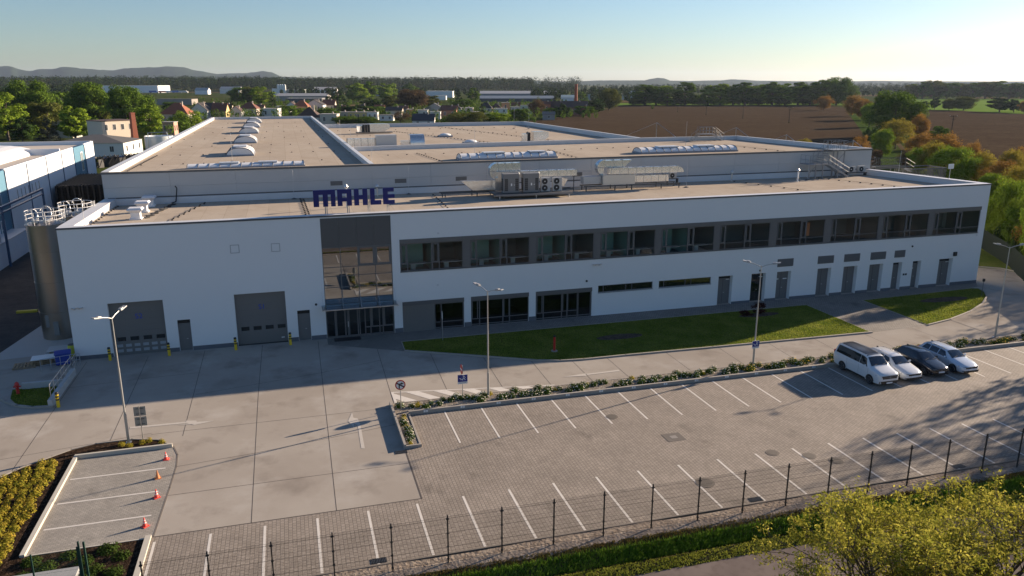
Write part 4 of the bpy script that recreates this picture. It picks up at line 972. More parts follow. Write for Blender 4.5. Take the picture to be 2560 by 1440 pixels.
m = MB(); m.lathe([(.35, 0), (.36, .9)], (L(28.4, 0)[0], -.7, L(0, 11.2)[1]), 14); bend(m, L(28.2, 0)[0], L(0, 12.0)[1], .05, .7, 270, 360, -1.0, -.3); m.build('end_spigot', M_duct, D1, smooth='auto')
m = MB()
for x in (18.6, 20.6, 22.8, 24.6, 27.6, 30.0): m.box(L(x, 0)[0] - .04, L(x, 0)[0] + .04, -.04, .04, 0, L(0, 12.3)[1] if x > 21 else L(0, 11.9)[1])
m.box(L(15.2, 0)[0], L(29.8, 0)[0], -.5, -.4, .35, .47); m.box(L(15.2, 0)[0], L(29.8, 0)[0], .4, .5, .35, .47)
for x in (15.3, 15.6, 19.0, 26.0): m.box(L(x, 0)[0], L(x, 0)[0] + .1, -.5, -.4, 0, .35)
m.build('support_frame', M_steel, D1)
X0 = 37.5; D2 = thing('ventilation_duct', 'long silver ventilation duct with upper intake arm, right hand one of the two duct groups', 'ventilation duct', (X0, 80.5, rz(X0)))
m = MB(); a = L(33.6, 13.3); bend(m, a[0], a[1] - .38, .02, .8, 90, 180, -.35, .45); bend(m, a[0], a[1] - .44, .02, .8, 180, 262, -.35, .45)
m.box(a[0], L(35.8, 0)[0], -.35, .45, L(0, 12.92)[1], L(0, 13.66)[1]); m.prism_y([L(35.8, 12.92), L(36.0, 12.92), L(36.9, 13.66), L(35.8, 13.66)], -.35, .45); m.build('intake_arm', M_duct, D2)
m = MB(); m.box(L(34.0, 0)[0], L(42.4, 0)[0], -.95, -.2, L(0, 12.2)[1], L(0, 12.88)[1]); bend(m, L(42.4, 0)[0], L(0, 12.2)[1], .02, .62, 0, 90, -.95, -.2, 6); m.build('main_duct', M_duct, D2)
m = MB(); flanges(m, L(34.2, 0)[0], L(42.3, 0)[0], 8, -.575, L(0, 12.54)[1], .75, .68); flanges(m, L(33.7, 0)[0], L(35.8, 0)[0], 2, .05, L(0, 13.3)[1], .8, .76); flanges(m, L(37.2, 0)[0], L(40.8, 0)[0], 4, -.6, L(0, 11.62)[1], .8, .72); [q.build('flange', M_galv, D2) for q in islands(m)]
m = MB(); m.box(L(33.2, 0)[0], L(37.0, 0)[0], -1.1, .1, L(0, 11.1)[1], L(0, 12.15)[1]); m.build('fan_section', mat('fan_casing', (0.62, 0.60, 0.56), .4, metal=.6, var=(1, .2)), D2)
m = MB(); m.box(L(37.0, 0)[0], L(40.9, 0)[0], -1.0, -.2, L(0, 11.26)[1], L(0, 11.98)[1]); m.lathe([(.4, 0), (.4, .72)], (L(40.9, 0)[0], -.6, L(0, 11.26)[1]), 14); m.build('return_duct', M_duct, D2)
m = MB(); m.box(L(31.1, 0)[0], L(33.15, 0)[0], -.6, .3, L(0, 11.2)[1], L(0, 12.0)[1]); m.build('filter_box', mat('filter_casing', (0.50, 0.51, 0.52), .45, metal=.5), D2)
m = MB(); zf = L(0, 11.0)[1]
m.box(L(31.0, 0)[0], L(42.6, 0)[0], -1.1, -1.0, zf - .08, zf + .04); m.box(L(31.0, 0)[0], L(42.6, 0)[0], .2, .3, zf - .08, zf + .04)
for x in (31.2, 34.6, 36.6, 40.2, 42.4):
    for yy in (-1.1, .2): m.box(L(x, 0)[0], L(x, 0)[0] + .1, yy, yy + .1, 0, zf)
for x in (34.2, 36.0): m.box(L(x, 0)[0] - .03, L(x, 0)[0] + .03, -.1, -.04, zf, L(0, 13.3)[1])
m.build('support_frame', M_steel, D2)
# --- outdoor units on their platform
X0 = 24.6; P1 = thing('unit_platform', 'low steel platform carrying the row of outdoor units on the front roof', 'platform', (X0, 77.6, rz(X0)))
m = MB(); m.box(-4.4, 3.9, -1.3, 1.3, .42, .50); m.build('deck', M_steel, P1)
m = MB(); m.box(-4.4, 3.9, -1.36, -1.3, .34, .52); m.box(-4.4, 3.9, 1.3, 1.36, .34, .52); m.box(-3.6, 3.3, -.9, -.8, .2, .3); m.build('edge_rail', M_unit, P1)
for x in (-3.9, 0, 3.6):
    for yy in (-1.1, 1.1): MB().lathe([(.10, 0), (.06, .05), (.06, .42)], (x, yy, 0), 8).build('leg', M_galv, P1)
def grille_unit(x, label):
    U = thing('outdoor_unit', label, 'outdoor unit', (x, 77.5, rz(X0) + .5), 0, 'large outdoor units with black grilles')
    MB().box(-.85, .85, -.4, .4, .05, 1.98).build('casing', M_unit, U, bevel=.02)
    g = MB()
    for u0, u1 in ((-.72, -.36), (.42, .76)):
        for i in range(6):
            for j in range(3): du = (u1 - u0) / 3; g.box(u0 + j * du + .015, u0 + (j + 1) * du - .015, -.415, -.402, .25 + i * .21, .25 + i * .21 + .185)
    for j in range(2):
        for i in range(6): g.box(-.865, -.852, -.32 + j * .34, -.04 + j * .34, .25 + i * .21, .25 + i * .21 + .185)
    g.build('grille', M_black, U)
    MB().path([(-.7, -.35, 2.0), (-.7, -.35, 2.12), (.8, -.35, 2.12), (.88, -.35, 1.95), (.88, -.35, 1.4)], .025, 5).build('pipe', M_galv, U)
    MB().box(-.05, .08, -.412, -.402, .75, 1.0).box(.25, .38, -.412, -.402, .82, .87).build('label_plate', M_white, U)
    MB().box(-.85, .85, -.35, .35, 0, .05).build('unit_foot', M_steel, U)
grille_unit(22.1, 'large grey outdoor unit with black grilles at the left end of the platform')
grille_unit(24.25, 'large grey outdoor unit with black grilles beside the twin fan units')
def fan_unit(x, y, z, label, fans=2, s=1.0, group='twin fan outdoor units'):
    U = thing('fan_unit', label, 'fan unit', (x, y, z), 0, group)
    h = .05 + .68 * fans
    MB().box(-.5 * s, .5 * s, -.2, .2, .04, h * s + .04).build('casing', mat('unit_light', (0.44, 0.44, 0.43), .5), U, bevel=.015)
    for k in range(fans):
        cz = (.4 + k * .68) * s; f = MB(); f.lathe([(.30 * s, 0), (.31 * s, .03), (.27 * s, .05), (.07 * s, .03)], (0, 0, 0), 20); f.v = [(a - .12 * s, -.2 - c, b + cz) for a, b, c in f.v]; fo_ = f.build('fan', M_black, U)
        b = MB(); b.lathe([(.07 * s, 0), (.05 * s, .04)], (0, 0, 0), 10); b.v = [(a - .12 * s, -.24 - c, bb + cz) for a, bb, c in b.v]; b.build('hub', M_white, fo_)
    MB().box(-.45 * s, .45 * s, -.18, .18, 0, .04).build('unit_foot', M_steel, U)
fan_unit(25.9, 77.5, rz(X0) + .5, 'twin fan outdoor unit next to the large grille units')
fan_unit(27.2, 77.5, rz(X0) + .5, 'twin fan outdoor unit at the right end of the platform')
fan_unit(43.0, 82.2, rz(43) + .7, 'small single fan unit behind the end of the right hand duct', 1, .9, 'single fan outdoor units')
fan_unit(68.2, 83.0, rz(68) + .45, 'left one of two single fan units below the hall wall near the right corner', 1, 1.0, 'single fan outdoor units')
fan_unit(69.7, 83.0, rz(69) + .45, 'right one of two single fan units below the hall wall near the right corner', 1, 1.0, 'single fan outdoor units')
for x in (43.0, 68.95):
    wdt = .7 if x < 50 else 1.5
    o = thing('unit_stand', 'steel stand under the small fan unit behind the duct' if x < 50 else 'low steel stand under the two single fan units by the right corner', 'stand', (x, 82.2 if x < 50 else 83.0, rz(x)))
    MB().box(-wdt, wdt, -.3, .3, (.66 if x < 50 else .38), (.69 if x < 50 else .44)).build('shelf', M_steel, o)
    for sx_ in (-wdt + .05, wdt - .1):
        MB().box(sx_, sx_ + .06, -.25, .25, 0, (.65 if x < 50 else .37)).build('leg', M_steel, o)
# small pipes and cowls on the front roof
def cowl(x, y, z, h, label, white=True):
    o = thing('chimney_cowl', label, 'cowl', (x, y, z)); MB().lathe([(.09, 0), (.09, h * .7)], (0, 0, 0), 10).build('pipe', M_white if white else M_galv, o, smooth='auto')
    MB().lathe([(.09, 0), (.2, .12), (.2, .2), (.05, .42)], (0, 0, h * .7), 10).build('cap', M_galv, o, smooth='auto')
cowl(5.35, 76, rz(5), 2.6, 'white vent pipe with pale cap rising behind the blue sign')
cowl(9.0, 82.5, rz(9), 1.3, 'metal vent cowl behind the last letter of the sign', False)
cowl(51.2, 82.8, rz(51), 1.3, 'metal vent cowl against the hall wall right of the ducts', False)
cowl(58.2, 79.8, rz(58), 1.7, 'white vent pipe in front of the steel roof stairs')
cowl(66.0, 83.0, rz(66), .6, 'short vent pipe right of the steel roof stairs', False)
o = thing('dish_mast', 'white panel antenna on a tripod at the front right roof corner', 'antenna', (73.0, 72.4, rz(73)))
MB().tube((0, 0, 0), (0, 0, 1.9), .035, 6).build('mast', M_galv, o); m = MB(); [m.tube((0, 0, .6), (.45 * math.cos(a), .45 * math.sin(a), 0), .025, 5) for a in (0, 2.1, 4.2)]; m.build('tripod', M_galv, o)
MB().obox((0, -.05, 2.1), (.75, .10, .55)).build('panel', M_white, o, bevel=.08)
# --- steel stairs to the hall roof
def stairs(name, label, loc, rzz, parts, m1):
    o = thing(name, label, 'roof stairs', loc, rzz)
    for nm, mb in parts: mb.build(nm, m1, o)
    return o
def rail(mb, p, q, h=1.05, n=4, r=.025):
    p = Vector(p); q = Vector(q); up = Vector((0, 0, h))
    mb.tube(p + up, q + up, r, 5); mb.tube(p + up * .5, q + up * .5, r * .8, 5)
    for i in range(n + 1): c = p + (q - p) * i / n; mb.tube(c, c + up, r, 5)
ST = thing('roof_stairs', 'galvanised steel roof stairs with railings climbing to the hall roof near the right end', 'roof stairs', (64.0, 82.6, rz(64)))
f = MB()
for i in range(9): f.box(-.2 + i * .33, .1 + i * .33, -.9, .1, 1.68 - i * .18, 1.72 - i * .18)
f.build('lower_flight', M_stair, ST)
s = MB(); s.obox((1.3, -.92, .93), (3.4, .05, .2), Matrix.Rotation(R(28.6), 3, 'Y')); s.obox((1.3, .12, .93), (3.4, .05, .2), Matrix.Rotation(R(28.6), 3, 'Y')); s.build('stringer', M_stair, ST)
rl = MB(); rail(rl, (-.2, -.92, 1.75), (2.9, -.92, .1)); rail(rl, (-.2, .12, 1.75), (2.9, .12, .1)); rail(rl, (-2.9, -.92, 1.75), (-.2, -.92, 1.75), n=3); rail(rl, (-2.9, -.92, 1.75), (-2.9, .9, 1.75), n=2); rl.build('railing', M_stair, ST)
p = MB(); p.box(-2.95, -.2, -.95, .95, 1.68, 1.76); p.build('landing', M_stair, ST)
g = MB()
for i in range(6): g.box(-1.0 + i * .33, -.7 + i * .33, 0.15, 1.1, 1.9 + i * .24, 1.94 + i * .24)
g.build('upper_flight', M_stair, ST)
rl = MB(); rail(rl, (-1.0, .15, 1.85), (1.0, .15, 3.3), n=3); rail(rl, (-1.0, 1.1, 1.85), (1.0, 1.1, 3.3), n=3); rail(rl, (1.0, .15, 3.35), (3.2, .15, 3.35), n=4); rail(rl, (3.2, .15, 3.35), (3.2, 1.9, 3.35), n=2); rail(rl, (1.0, 1.95, 3.35), (3.2, 1.95, 3.35), n=4); rl.build('railing', M_stair, ST)
p = MB(); p.box(1.0, 3.25, .1, 2.0, 3.27, 3.34); p.build('landing', M_stair, ST)
lg = MB()
for x, yy, h in ((-2.8, -.8, 1.7), (-1.9, -.8, 1.7), (-.9, -.8, 1.7), (1.3, -.8, .9), (2.4, -.8, .4), (1.3, .3, 3.3), (2.9, .3, 3.3), (1.9, .3, 3.3)): lg.box(x, x + .12, yy, yy + .12, 0, h)
lg.tube((1.35, .35, 1.2), (2.9, .35, 2.9), .04, 5); lg.tube((-2.8, -.75, .6), (-1.9, -.75, 1.5), .04, 5); lg.build('support_post', M_stair, ST)
BR = thing('steel_bridge', 'dark steel stair bridge over the parapet at the rear right corner of the front roof', 'steel bridge', (74.0, 84.6, rz(72)))
b = MB(); b.box(-1.2, 3.4, -.55, .55, .75, .85); b.box(-1.2, 3.4, -.6, -.54, .6, .95); b.box(-1.2, 3.4, .54, .6, .6, .95); b.build('deck', M_steel, BR)
b = MB()
for i in range(5): b.box(-2.6 + i * .28, -2.35 + i * .28, -.5, .5, .1 + i * .15, .14 + i * .15); b.box(3.4 + i * .28, 3.65 + i * .28, -.5, .5, .7 - i * .15, .74 - i * .15)
b.build('step', M_steel, BR)
b = MB(); rail(b, (-1.2, -.57, .85), (3.4, -.57, .85), n=7); rail(b, (-1.2, .57, .85), (3.4, .57, .85), n=7); rail(b, (-2.6, -.55, .1), (-1.2, -.55, .85), n=2); rail(b, (3.4, -.55, .85), (4.9, -.55, .1), n=2); b.build('railing', M_steel, BR)
b = MB(); [b.box(x, x + .1, -.5, -.4, -11 if x > 0 else 0, .75) for x in (-1.1, 1.2, 3.2)]; b.build('support_post', M_steel, BR)
SC = thing('screened_platform', 'black mesh screened box on legs beyond the right end of the roof', 'screened platform', (84.5, 88.5, 0))
b = MB(); b.box(-3.2, 2.4, -1.6, 1.6, 9.3, 9.4); b.build('deck', M_steel, SC)
b = MB()
for i in range(24): x = -3.2 + 5.6 * i / 23; b.box(x - .05, x + .05, -1.62, -1.58, 9.4, 10.6)
b.box(-3.2, 2.4, -1.66, -1.56, 10.55, 10.68); b.box(-3.2, 2.4, 1.56, 1.66, 10.55, 10.68); b.box(-3.25, -3.15, -1.6, 1.6, 10.55, 10.68); b.box(2.35, 2.45, -1.6, 1.6, 10.55, 10.68)
for i in range(12): y_ = -1.6 + 3.2 * i / 11; b.box(-3.22, -3.18, y_ - .05, y_ + .05, 9.4, 10.55); b.box(2.38, 2.42, y_ - .05, y_ + .05, 9.4, 10.55)
b.build('mesh_screen', M_steel, SC)
for x, y_ in ((-3.1, -1.5), (2.3, -1.5), (-3.1, 1.4), (2.3, 1.4)): MB().box(x, x + .15, y_, y_ + .15, 0, 9.3).build('leg', M_steel, SC)
XS = thing('steel_crossover', 'steel step-over with railings on the far parapet of the right hall roof', 'steps', (62.5, 109.0, uz(62)))
b = MB(); b.box(-1.4, 1.2, -.5, .5, 1.0, 1.08); [b.box(1.2 + i * .3, 1.45 + i * .3, -.5, .5, .85 - i * .2, .9 - i * .2) for i in range(5)]; [b.box(-1.65 - i * .3, -1.4 - i * .3, -.5, .5, .85 - i * .2, .9 - i * .2) for i in range(5)]; b.build('deck', M_stair, XS)
b = MB(); rail(b, (-1.4, -.5, 1.05), (1.2, -.5, 1.05), n=5); rail(b, (-1.4, .5, 1.05), (1.2, .5, 1.05), n=5); rail(b, (1.2, -.5, 1.0), (2.7, -.5, 0), n=2); rail(b, (1.2, .5, 1.0), (2.7, .5, 0), n=2); rail(b, (-2.9, -.5, 0), (-1.4, -.5, 1.0), n=2); b.build('railing', M_stair, XS)
# --- rear roof equipment
def rear_unit(x0, x1, y, label, kind=0):
    o = thing('roof_unit', label, 'ventilation unit', ((x0 + x1) / 2, y, uz(x0) - .15)); w2 = (x1 - x0) / 2
    MB().box(-w2, w2, -.8, .8, .15, .28).build('base_frame', M_steel, o)
    MB().box(-w2 * .25, w2 * .55, -.7, .7, .3, 1.75).build('casing', M_duct, o)
    m = MB(); m.prism_y([(w2 * .55, .4), (w2 * .85, .9), (w2 * .85, 1.6), (w2 * .55, 1.75)], -.7, .7); m.build('hood', M_duct, o); m = MB(); m.lathe([(.6, 0), (.62, 1.1)], (-w2 * .75, 0, .3), 14); m.build('round_duct', M_duct, o)
    for k in range(3 if kind == 0 else 1): MB().box(-w2 * .62 + k * .45, -w2 * .62 + k * .45 + .3, -.75, .5, .3, 1.6).build('grille', M_black, o)
rear_unit(12.6, 19.2, 146.5, 'silver rooftop ventilation unit at the far side of the rear roof')
rear_unit(34.8, 39.2, 115.6, 'dark rooftop ventilation unit with slanted hood near the right of the rear roof', 1)
o = thing('roof_duct', 'long pale duct lying along the left edge of the rear roof', 'roof duct', (12.4, 115.4, uz(12) - .15))
MB().box(-3.8, .2, -.5, .5, .2, 1.25).build('duct_run', M_duct, o); MB().box(.25, 3.2, -.8, .8, .15, 1.7).build('casing', mat('filter_casing', (0.50, 0.51, 0.52), .45, metal=.5), o)
m = MB(); flanges(m, -3.8, .1, 4, 0, .72, 1.0, 1.05); [q.build('flange', M_steel, o) for q in islands(m)]
o = thing('roof_hood', 'large bent silver duct hood standing alone on the rear roof', 'duct hood', (18.6, 115.2, uz(18) - .15))
m = MB(); m.prism([(-1.05, -.2), (1.05, -.2), (1.05, .9), (-1.05, .9)], 0, .6)
m.build('hood_base', M_duct, o); m = MB(); pr = [(-.9 + .9 * (1 - math.cos(R(a))), .3 + 1.4 * math.sin(R(a))) for a in range(0, 100, 10)]
for (a, b), (c, d) in zip(pr[:-1], pr[1:]): m.quad((-1.05, a, b), (1.05, a, b), (1.05, c, d), (-1.05, c, d))
for x in (-1.05, 1.05): m.quad(*[(x, a, b) for a, b in pr], (x, .9, 1.68), (x, .9, .3))
m.quad((-1.05, 0.05, 1.68), (1.05, .05, 1.68), (1.05, .9, 1.68), (-1.05, .9, 1.68)); m.build('hood', M_duct, o)
MB().box(-2.4, -1.1, -.3, .4, .2, .8).build('fan_box', M_duct, o)
# gantries that show over the right parapet
# ================================================================== things in the yard
# --- steel silos with cage rails
M_inox = mat('brushed_steel', (0.36, 0.315, 0.275), 0.30, metal=0.9, var=(.8, .25), bump=(1.5, .2, .04))
M_rail = mat('rail_white', (0.66, 0.66, 0.66), 0.4)
def silo(x, y, label):
    o = thing('silo', label, 'silo', (x, y, 0), 0, 'steel silos at the left end of the building'); r = 1.46
    b = MB(); b.lathe([(r, .0), (r, 2.4), (r + .03, 2.41), (r + .03, 2.45), (r, 2.46), (r, 5.1), (r + .03, 5.11), (r + .03, 5.15), (r, 5.16), (r, 7.8), (r + .03, 7.81), (r + .03, 7.85), (r, 7.86), (r, 10.1), (r + .06, 10.12), (r + .06, 10.2), (r * .6, 10.36), (.05, 10.42)], (0, 0, 0), 48)
    b.build('tank', M_inox, o, smooth='auto')
    m = MB(); n = 20
    for z in (10.6, 10.95, 11.3):
        p = [(r * .97 * math.cos(2 * math.pi * k / n), r * .97 * math.sin(2 * math.pi * k / n), z) for k in range(n + 1)]; m.path(p, .028, 5)
    for k in range(0, n, 2): a = 2 * math.pi * k / n; m.tube((r * .97 * math.cos(a), r * .97 * math.sin(a), 10.15), (r * .97 * math.cos(a), r * .97 * math.sin(a), 11.3), .025, 5)
    m.build('guard_rail', M_rail, o)
    m = MB()
    m.path([(-.4, -.3, 10.4)] + [(-.4 - .38 + .38 * math.cos(R(a)), -.3, 11.1 + .38 * math.sin(R(a))) for a in range(0, 181, 20)], .05, 6)
    m.build('vent_pipe', M_galv, o, smooth=True); m = MB()
    m.path([(.5, .4, 10.4)] + [(.5 - .42 + .42 * math.cos(R(a)), .4, 11.2 + .42 * math.sin(R(a))) for a in range(0, 181, 20)], .05, 6)
    m.build('vent_pipe', M_galv, o, smooth=True)
    m = MB(); m.lathe([(.3, 0), (.3, .3), (.1, .38)], (-.5, -.7, 10.35), 12); m.lathe([(.25, 0), (.25, .25)], (.3, -.6, 10.35), 12); m.lathe([(.35, 0), (.35, .2), (.1, .3)], (.2, .5, 10.38), 12); m.build('manhole', M_galv, o)
    m = MB(); m.box(-.12, .28, -r - .16, -r + .02, .5, 1.7); m.box(-.75, -.45, -r + .08, -r + .35, 1.2, 2.3); m.build('valve_box', mat('valve_grey', (0.2, 0.2, 0.2), .5), o)
    m = MB()
    for yy in (-.2, .2): m.tube((r + .12, yy, .4), (r + .12, yy, 11.4), .025, 5)
    for k in range(34): m.tube((r + .12, -.2, .5 + k * .32), (r + .12, .2, .5 + k * .32), .015, 4)
    m.build('ladder', M_rail, o)
silo(-20.42, 75.25, 'tall stainless steel silo with white guard rails, front one at the left corner')
silo(-18.9, 79.6, 'second stainless steel silo half hidden behind the front one')

# --- street lamps
M_pole = mat('lamp_pole', (0.40, 0.40, 0.385), 0.45, metal=.5)
def lamp(x, y, h, arms, label):
    o = thing('street_lamp', label, 'street lamp', (x, y, .05), 0, 'double and single headed street lamps along the car park')
    m = MB(); m.tube((0, 0, 0), (0, 0, 1.9), .085, 12); m.tube((0, 0, 1.9), (0, 0, 5.0), .058, 12); m.tube((0, 0, 5.0), (0, 0, h), .045, 12, r2=.036); m.build('pole', M_pole, o, smooth='auto')
    MB().box(-.16, .16, -.16, .16, 0, .03).build('base_plate', M_galv, o)
    for ang in arms:
        c, s = math.cos(R(ang)), math.sin(R(ang))
        MB().path([(0, 0, h - .1), (.35 * c, .35 * s, h + .06), (.85 * c, .85 * s, h + .2)], .032, 6).build('arm', M_pole, o)
        hd = MB(); Mx = Matrix.Rotation(R(ang), 3, 'Z') @ Matrix.Rotation(R(-12), 3, 'Y')
        hd.obox((1.1 * c, 1.1 * s, h + .25), (.62, .26, .07), Mx); hd.obox((.95 * c, .95 * s, h + .25), (.28, .20, .13), Mx)
        ho = hd.build('lamp_head', mat('lamp_head', (0.34, 0.34, 0.34), .4), o, bevel=.02)
        MB().obox((1.13 * c, 1.13 * s, h + .208), (.42, .2, .012), Mx).build('lens', mat('lamp_lens', (0.5, 0.5, 0.48), .2), ho)
lamp(-10.76, 49.93, 8.25, (66, 236), 'double headed lamp at the mulch bed left of the yard, over the S2 gate')
lamp(12.81, 50.72, 7.95, (118, -58), 'double headed lamp in the flower bed beside the hatched marking')
lamp(34.54, 50.81, 8.3, (142, -28), 'double headed lamp in the flower bed left of the parked vehicles')
lamp(59.45, 51.47, 8.2, (160, -20), 'double headed lamp at the right edge of the photo behind the vehicles')

# --- traffic signs
def round_sign(o, z, r, face_rot, kind):
    Mz = Matrix.Rotation(face_rot, 3, 'Z')
    def put(mb): mb.v = [tuple(Mz @ Vector(v)) for v in mb.v]; return mb
    def disc(rad, y, n=28): m = MB(); m.prism_y([(rad * math.cos(2 * math.pi * k / n), z + rad * math.sin(2 * math.pi * k / n)) for k in range(n)], y - .008, y); return put(m)
    bk = MB(); bk.prism_y([(r * math.cos(2 * math.pi * k / 28), z + r * math.sin(2 * math.pi * k / 28)) for k in range(28)], -.051, -.043); put(bk).build('sign_back', mat('plate_back', (0.30, 0.30, 0.28), .5, metal=.3), o)
    if kind == 'no_right':
        disc(r, -.06).build('sign_ring', mat('sign_red', (0.50, 0.01, 0.015), .4), o); f = disc(r * .78, -.07).build('sign_face', M_white, o)
        a = MB(); t = .045
        a.prism_y([(-.12, z - .26), (-.04, z - .26), (-.04, z - .02), (-.12, z - .02)], -.086, -.08)
        a.prism_y([(-.12, z - .018), (-.04, z - .018), (.0, z + .05), (.06, z + .07), (.06, z + .14), (-.04, z + .12), (-.1, z + .06)], -.086, -.08)
        a.prism_y([(.062, z + .19), (.24, z + .10), (.062, z + .02)], -.086, -.08); put(a).build('arrow_symbol', M_black, f)
        a = MB(); a.prism_y([(-.27, z + .13), (-.22, z + .2), (.27, z - .13), (.22, z - .2)], -.096, -.09); put(a).build('slash_bar', mat('sign_dark', (0.05, 0.02, 0.04), .4), f)
    else:
        disc(r, -.06).build('sign_face', mat('sign_red2', (0.55, 0.03, 0.02), .4), o); a = MB(); a.prism_y([(-r * .75, z - .055), (r * .75, z - .055), (r * .75, z + .055), (-r * .75, z + .055)], -.078, -.07); put(a).build('bar_symbol', M_white, o)
def post(o, h, r=.032): MB().tube((0, 0, 0), (0, 0, h), r, 8).build('post', M_galv, o, smooth='auto')
S = thing('road_sign', 'round no right turn sign at the left tip of the flower bed', 'road sign', (6.47, 50.33, .08), 0, None); post(S, 2.15); round_sign(S, 1.80, .36, 0, 'no_right')
def info_panel(o, z, w_=.72, h_=.70, rz_=0.0):
    """blue panel with a white sketch of parked cars over a white strip"""
    Mz = Matrix.Rotation(rz_, 3, 'Z')
    def put(mb): mb.v = [tuple(Mz @ Vector(v)) for v in mb.v]; return mb
    put(MB().box(-w_ / 2, w_ / 2, -.075, -.05, z, z + h_)).build('sign_board', M_white, o); put(MB().box(-w_ / 2 + .01, w_ / 2 - .01, -.085, -.077, z + h_ * .24, z + h_ - .01)).build('sign_face', M_blue, o)
    m = MB(); c = z + h_ * .62
    for x, zz, a, b in ((.10, .14, .12, .05), (.17, .05, .06, .05), (.10, -.03, .12, .05), (.17, -.12, .07, .05), (.05, .05, .05, .08), (.0, -.09, .05, .12), (-.10, -.10, .09, .04), (-.20, .0, .09, .04), (-.13, -.05, .05, .05), (.04, .19, .06, .04)): m.box(x - a / 2, x + a / 2, -.092, -.087, c + zz - b / 2, c + zz + b / 2)
    put(m).build('car_symbol', M_white, o)
    m = MB()
    for i in range(9): m.box(-.25 + i * .055, -.21 + i * .055, -.08, -.077, z + .07, z + .11)
    put(m).build('lettering', mat('sign_text', (0.2, 0.22, 0.3), .5), o)
S = thing('road_sign', 'post with an edge on no entry disc above a blue parking panel', 'road sign', (10.99, 51.01, .08)); post(S, 2.5)
info_panel(S, 1.12); round_sign(S, 2.2, .36, R(-88), 'no_entry'); 
S = thing('information_panel', 'blue parking panel mounted on the lamp left of the parked vehicles', 'sign', (34.5, 50.68, 1.72)); info_panel(S, 0, .62, .62)
MB().box(-.05, .05, -.05, .03, .2, .26).build('clamp', M_galv, S)
S = thing('road_sign', 'two grey sign plates seen from behind on one post in the left mulch bed', 'road sign', (-9.95, 50.1, .05)); post(S, 2.3)
for z in (.94, 1.62): MB().box(-.35, .35, .04, .055, z, z + .62).build('sign_plate', mat('plate_back', (0.30, 0.30, 0.28), .5, metal=.3), S, bevel=.0)
m = MB()
for z in (1.05, 1.40, 1.75, 2.1): m.box(-.22, .22, .01, .035, z, z + .035)
[q.build('bracket', M_steel, S) for q in islands(m)]
m = MB(); m.prism_y([(-.1, 2.18), (0, 2.27), (.1, 2.18), (0, 2.22)], .0, .03); m.build('clamp', M_black, S)
S = thing('road_sign', 'thin post with a narrow sign seen edge on at the left end of the lawn', 'road sign', (12.15, 64.3, .03)); post(S, 2.7, .025)
m = MB(); m.prism([(-.03, -.28), (-.01, -.28), (.03, .28), (.01, .28)], 2.0, 2.6); m.build('sign_plate', M_white, S)
S = thing('garden_light', 'slim black post light at the tip of the pointed lawn', 'post light', (70.1, 63.1, .03)); MB().tube((0, 0, 0), (0, 0, 1.55), .025, 6).build('post', M_steel, S); MB().box(-.09, .09, -.09, .09, 1.55, 1.85).build('light_head', M_black, S)
# --- bollards
def bollard(x, y, label):
    o = thing('bollard', label, 'bollard', (x, y, 0), 0, 'yellow and black striped bollards'); r = .115
    MB().lathe([(r, 0), (r, .52)], (0, 0, 0), 14).build('post', M_yellow, o, smooth='auto')
    for i in range(5): MB().lathe([(r + .0005, .522 + i * .11), (r + .0005, .63 + i * .11)], (0, 0, 0), 14).build('stripe', M_black if i % 2 == 0 else M_yellow, o, smooth='auto')
    MB().lathe([(r, 0), (r * .8, .04), (.01, .05)], (0, 0, 1.072), 14).build('cap', M_black, o, smooth='auto')
for x, y, l in ((-14.95, 66.9, 'striped bollard left of the S2 gate'), (-10.45, 66.8, 'striped bollard right of the S2 gate'), (-5.2, 66.75, 'striped bollard left of the S1 gate'), (-.72, 66.85, 'striped bollard right of the S1 gate'), (-16.5, 57.45, 'striped bollard at the tip of the small triangular lawn')): bollard(x, y, l)
# --- traffic cones
M_cone = mat('cone_red', (0.80, 0.07, 0.05), .5); M_cone2 = mat('cone_orange_faded', (0.62, 0.24, 0.09), .6)
for k, (x, y) in enumerate(((-8.2, 46.9), (-8.35, 44.55), (-8.1, 42.25), (-8.25, 39.3))):
    o = thing('traffic_cone', ('red white banded traffic cone nearest the lamp, farthest from the fence', 'faded orange traffic cone without bands, second from the lamp', 'red white banded traffic cone beside the end of the middle bay line', 'red white banded traffic cone nearest the juniper bed')[k], 'traffic cone', (x, y, .006), R(15 * k), 'traffic cones closing the small bays')
    mm = M_cone2 if k == 1 else M_cone
    MB().box(-.17, .17, -.17, .17, 0, .03).build('base', mm, o, bevel=.01); s_ = 1.0
    prof = [(.125, .03), (.095, .17), (.092, .172), (.066, .29), (.063, .292), (.04, .41), (.022, .50), (.018, .505)]
    MB().lathe(prof, (0, 0, 0), 16).build('cone_body', mm, o, smooth='auto')
    if k != 1:
        for z0, z1 in ((.19, .27), (.32, .39)):
            rr = lambda z: np.interp(z, [.03, .17, .29, .41, .5], [.125, .095, .066, .04, .022]) + .002
            MB().lathe([(float(rr(z0)), z0), (float(rr(z1)), z1)], (0, 0, 0), 16).build('reflective_band', mat('band', (0.85, 0.55, 0.52), .4), o)
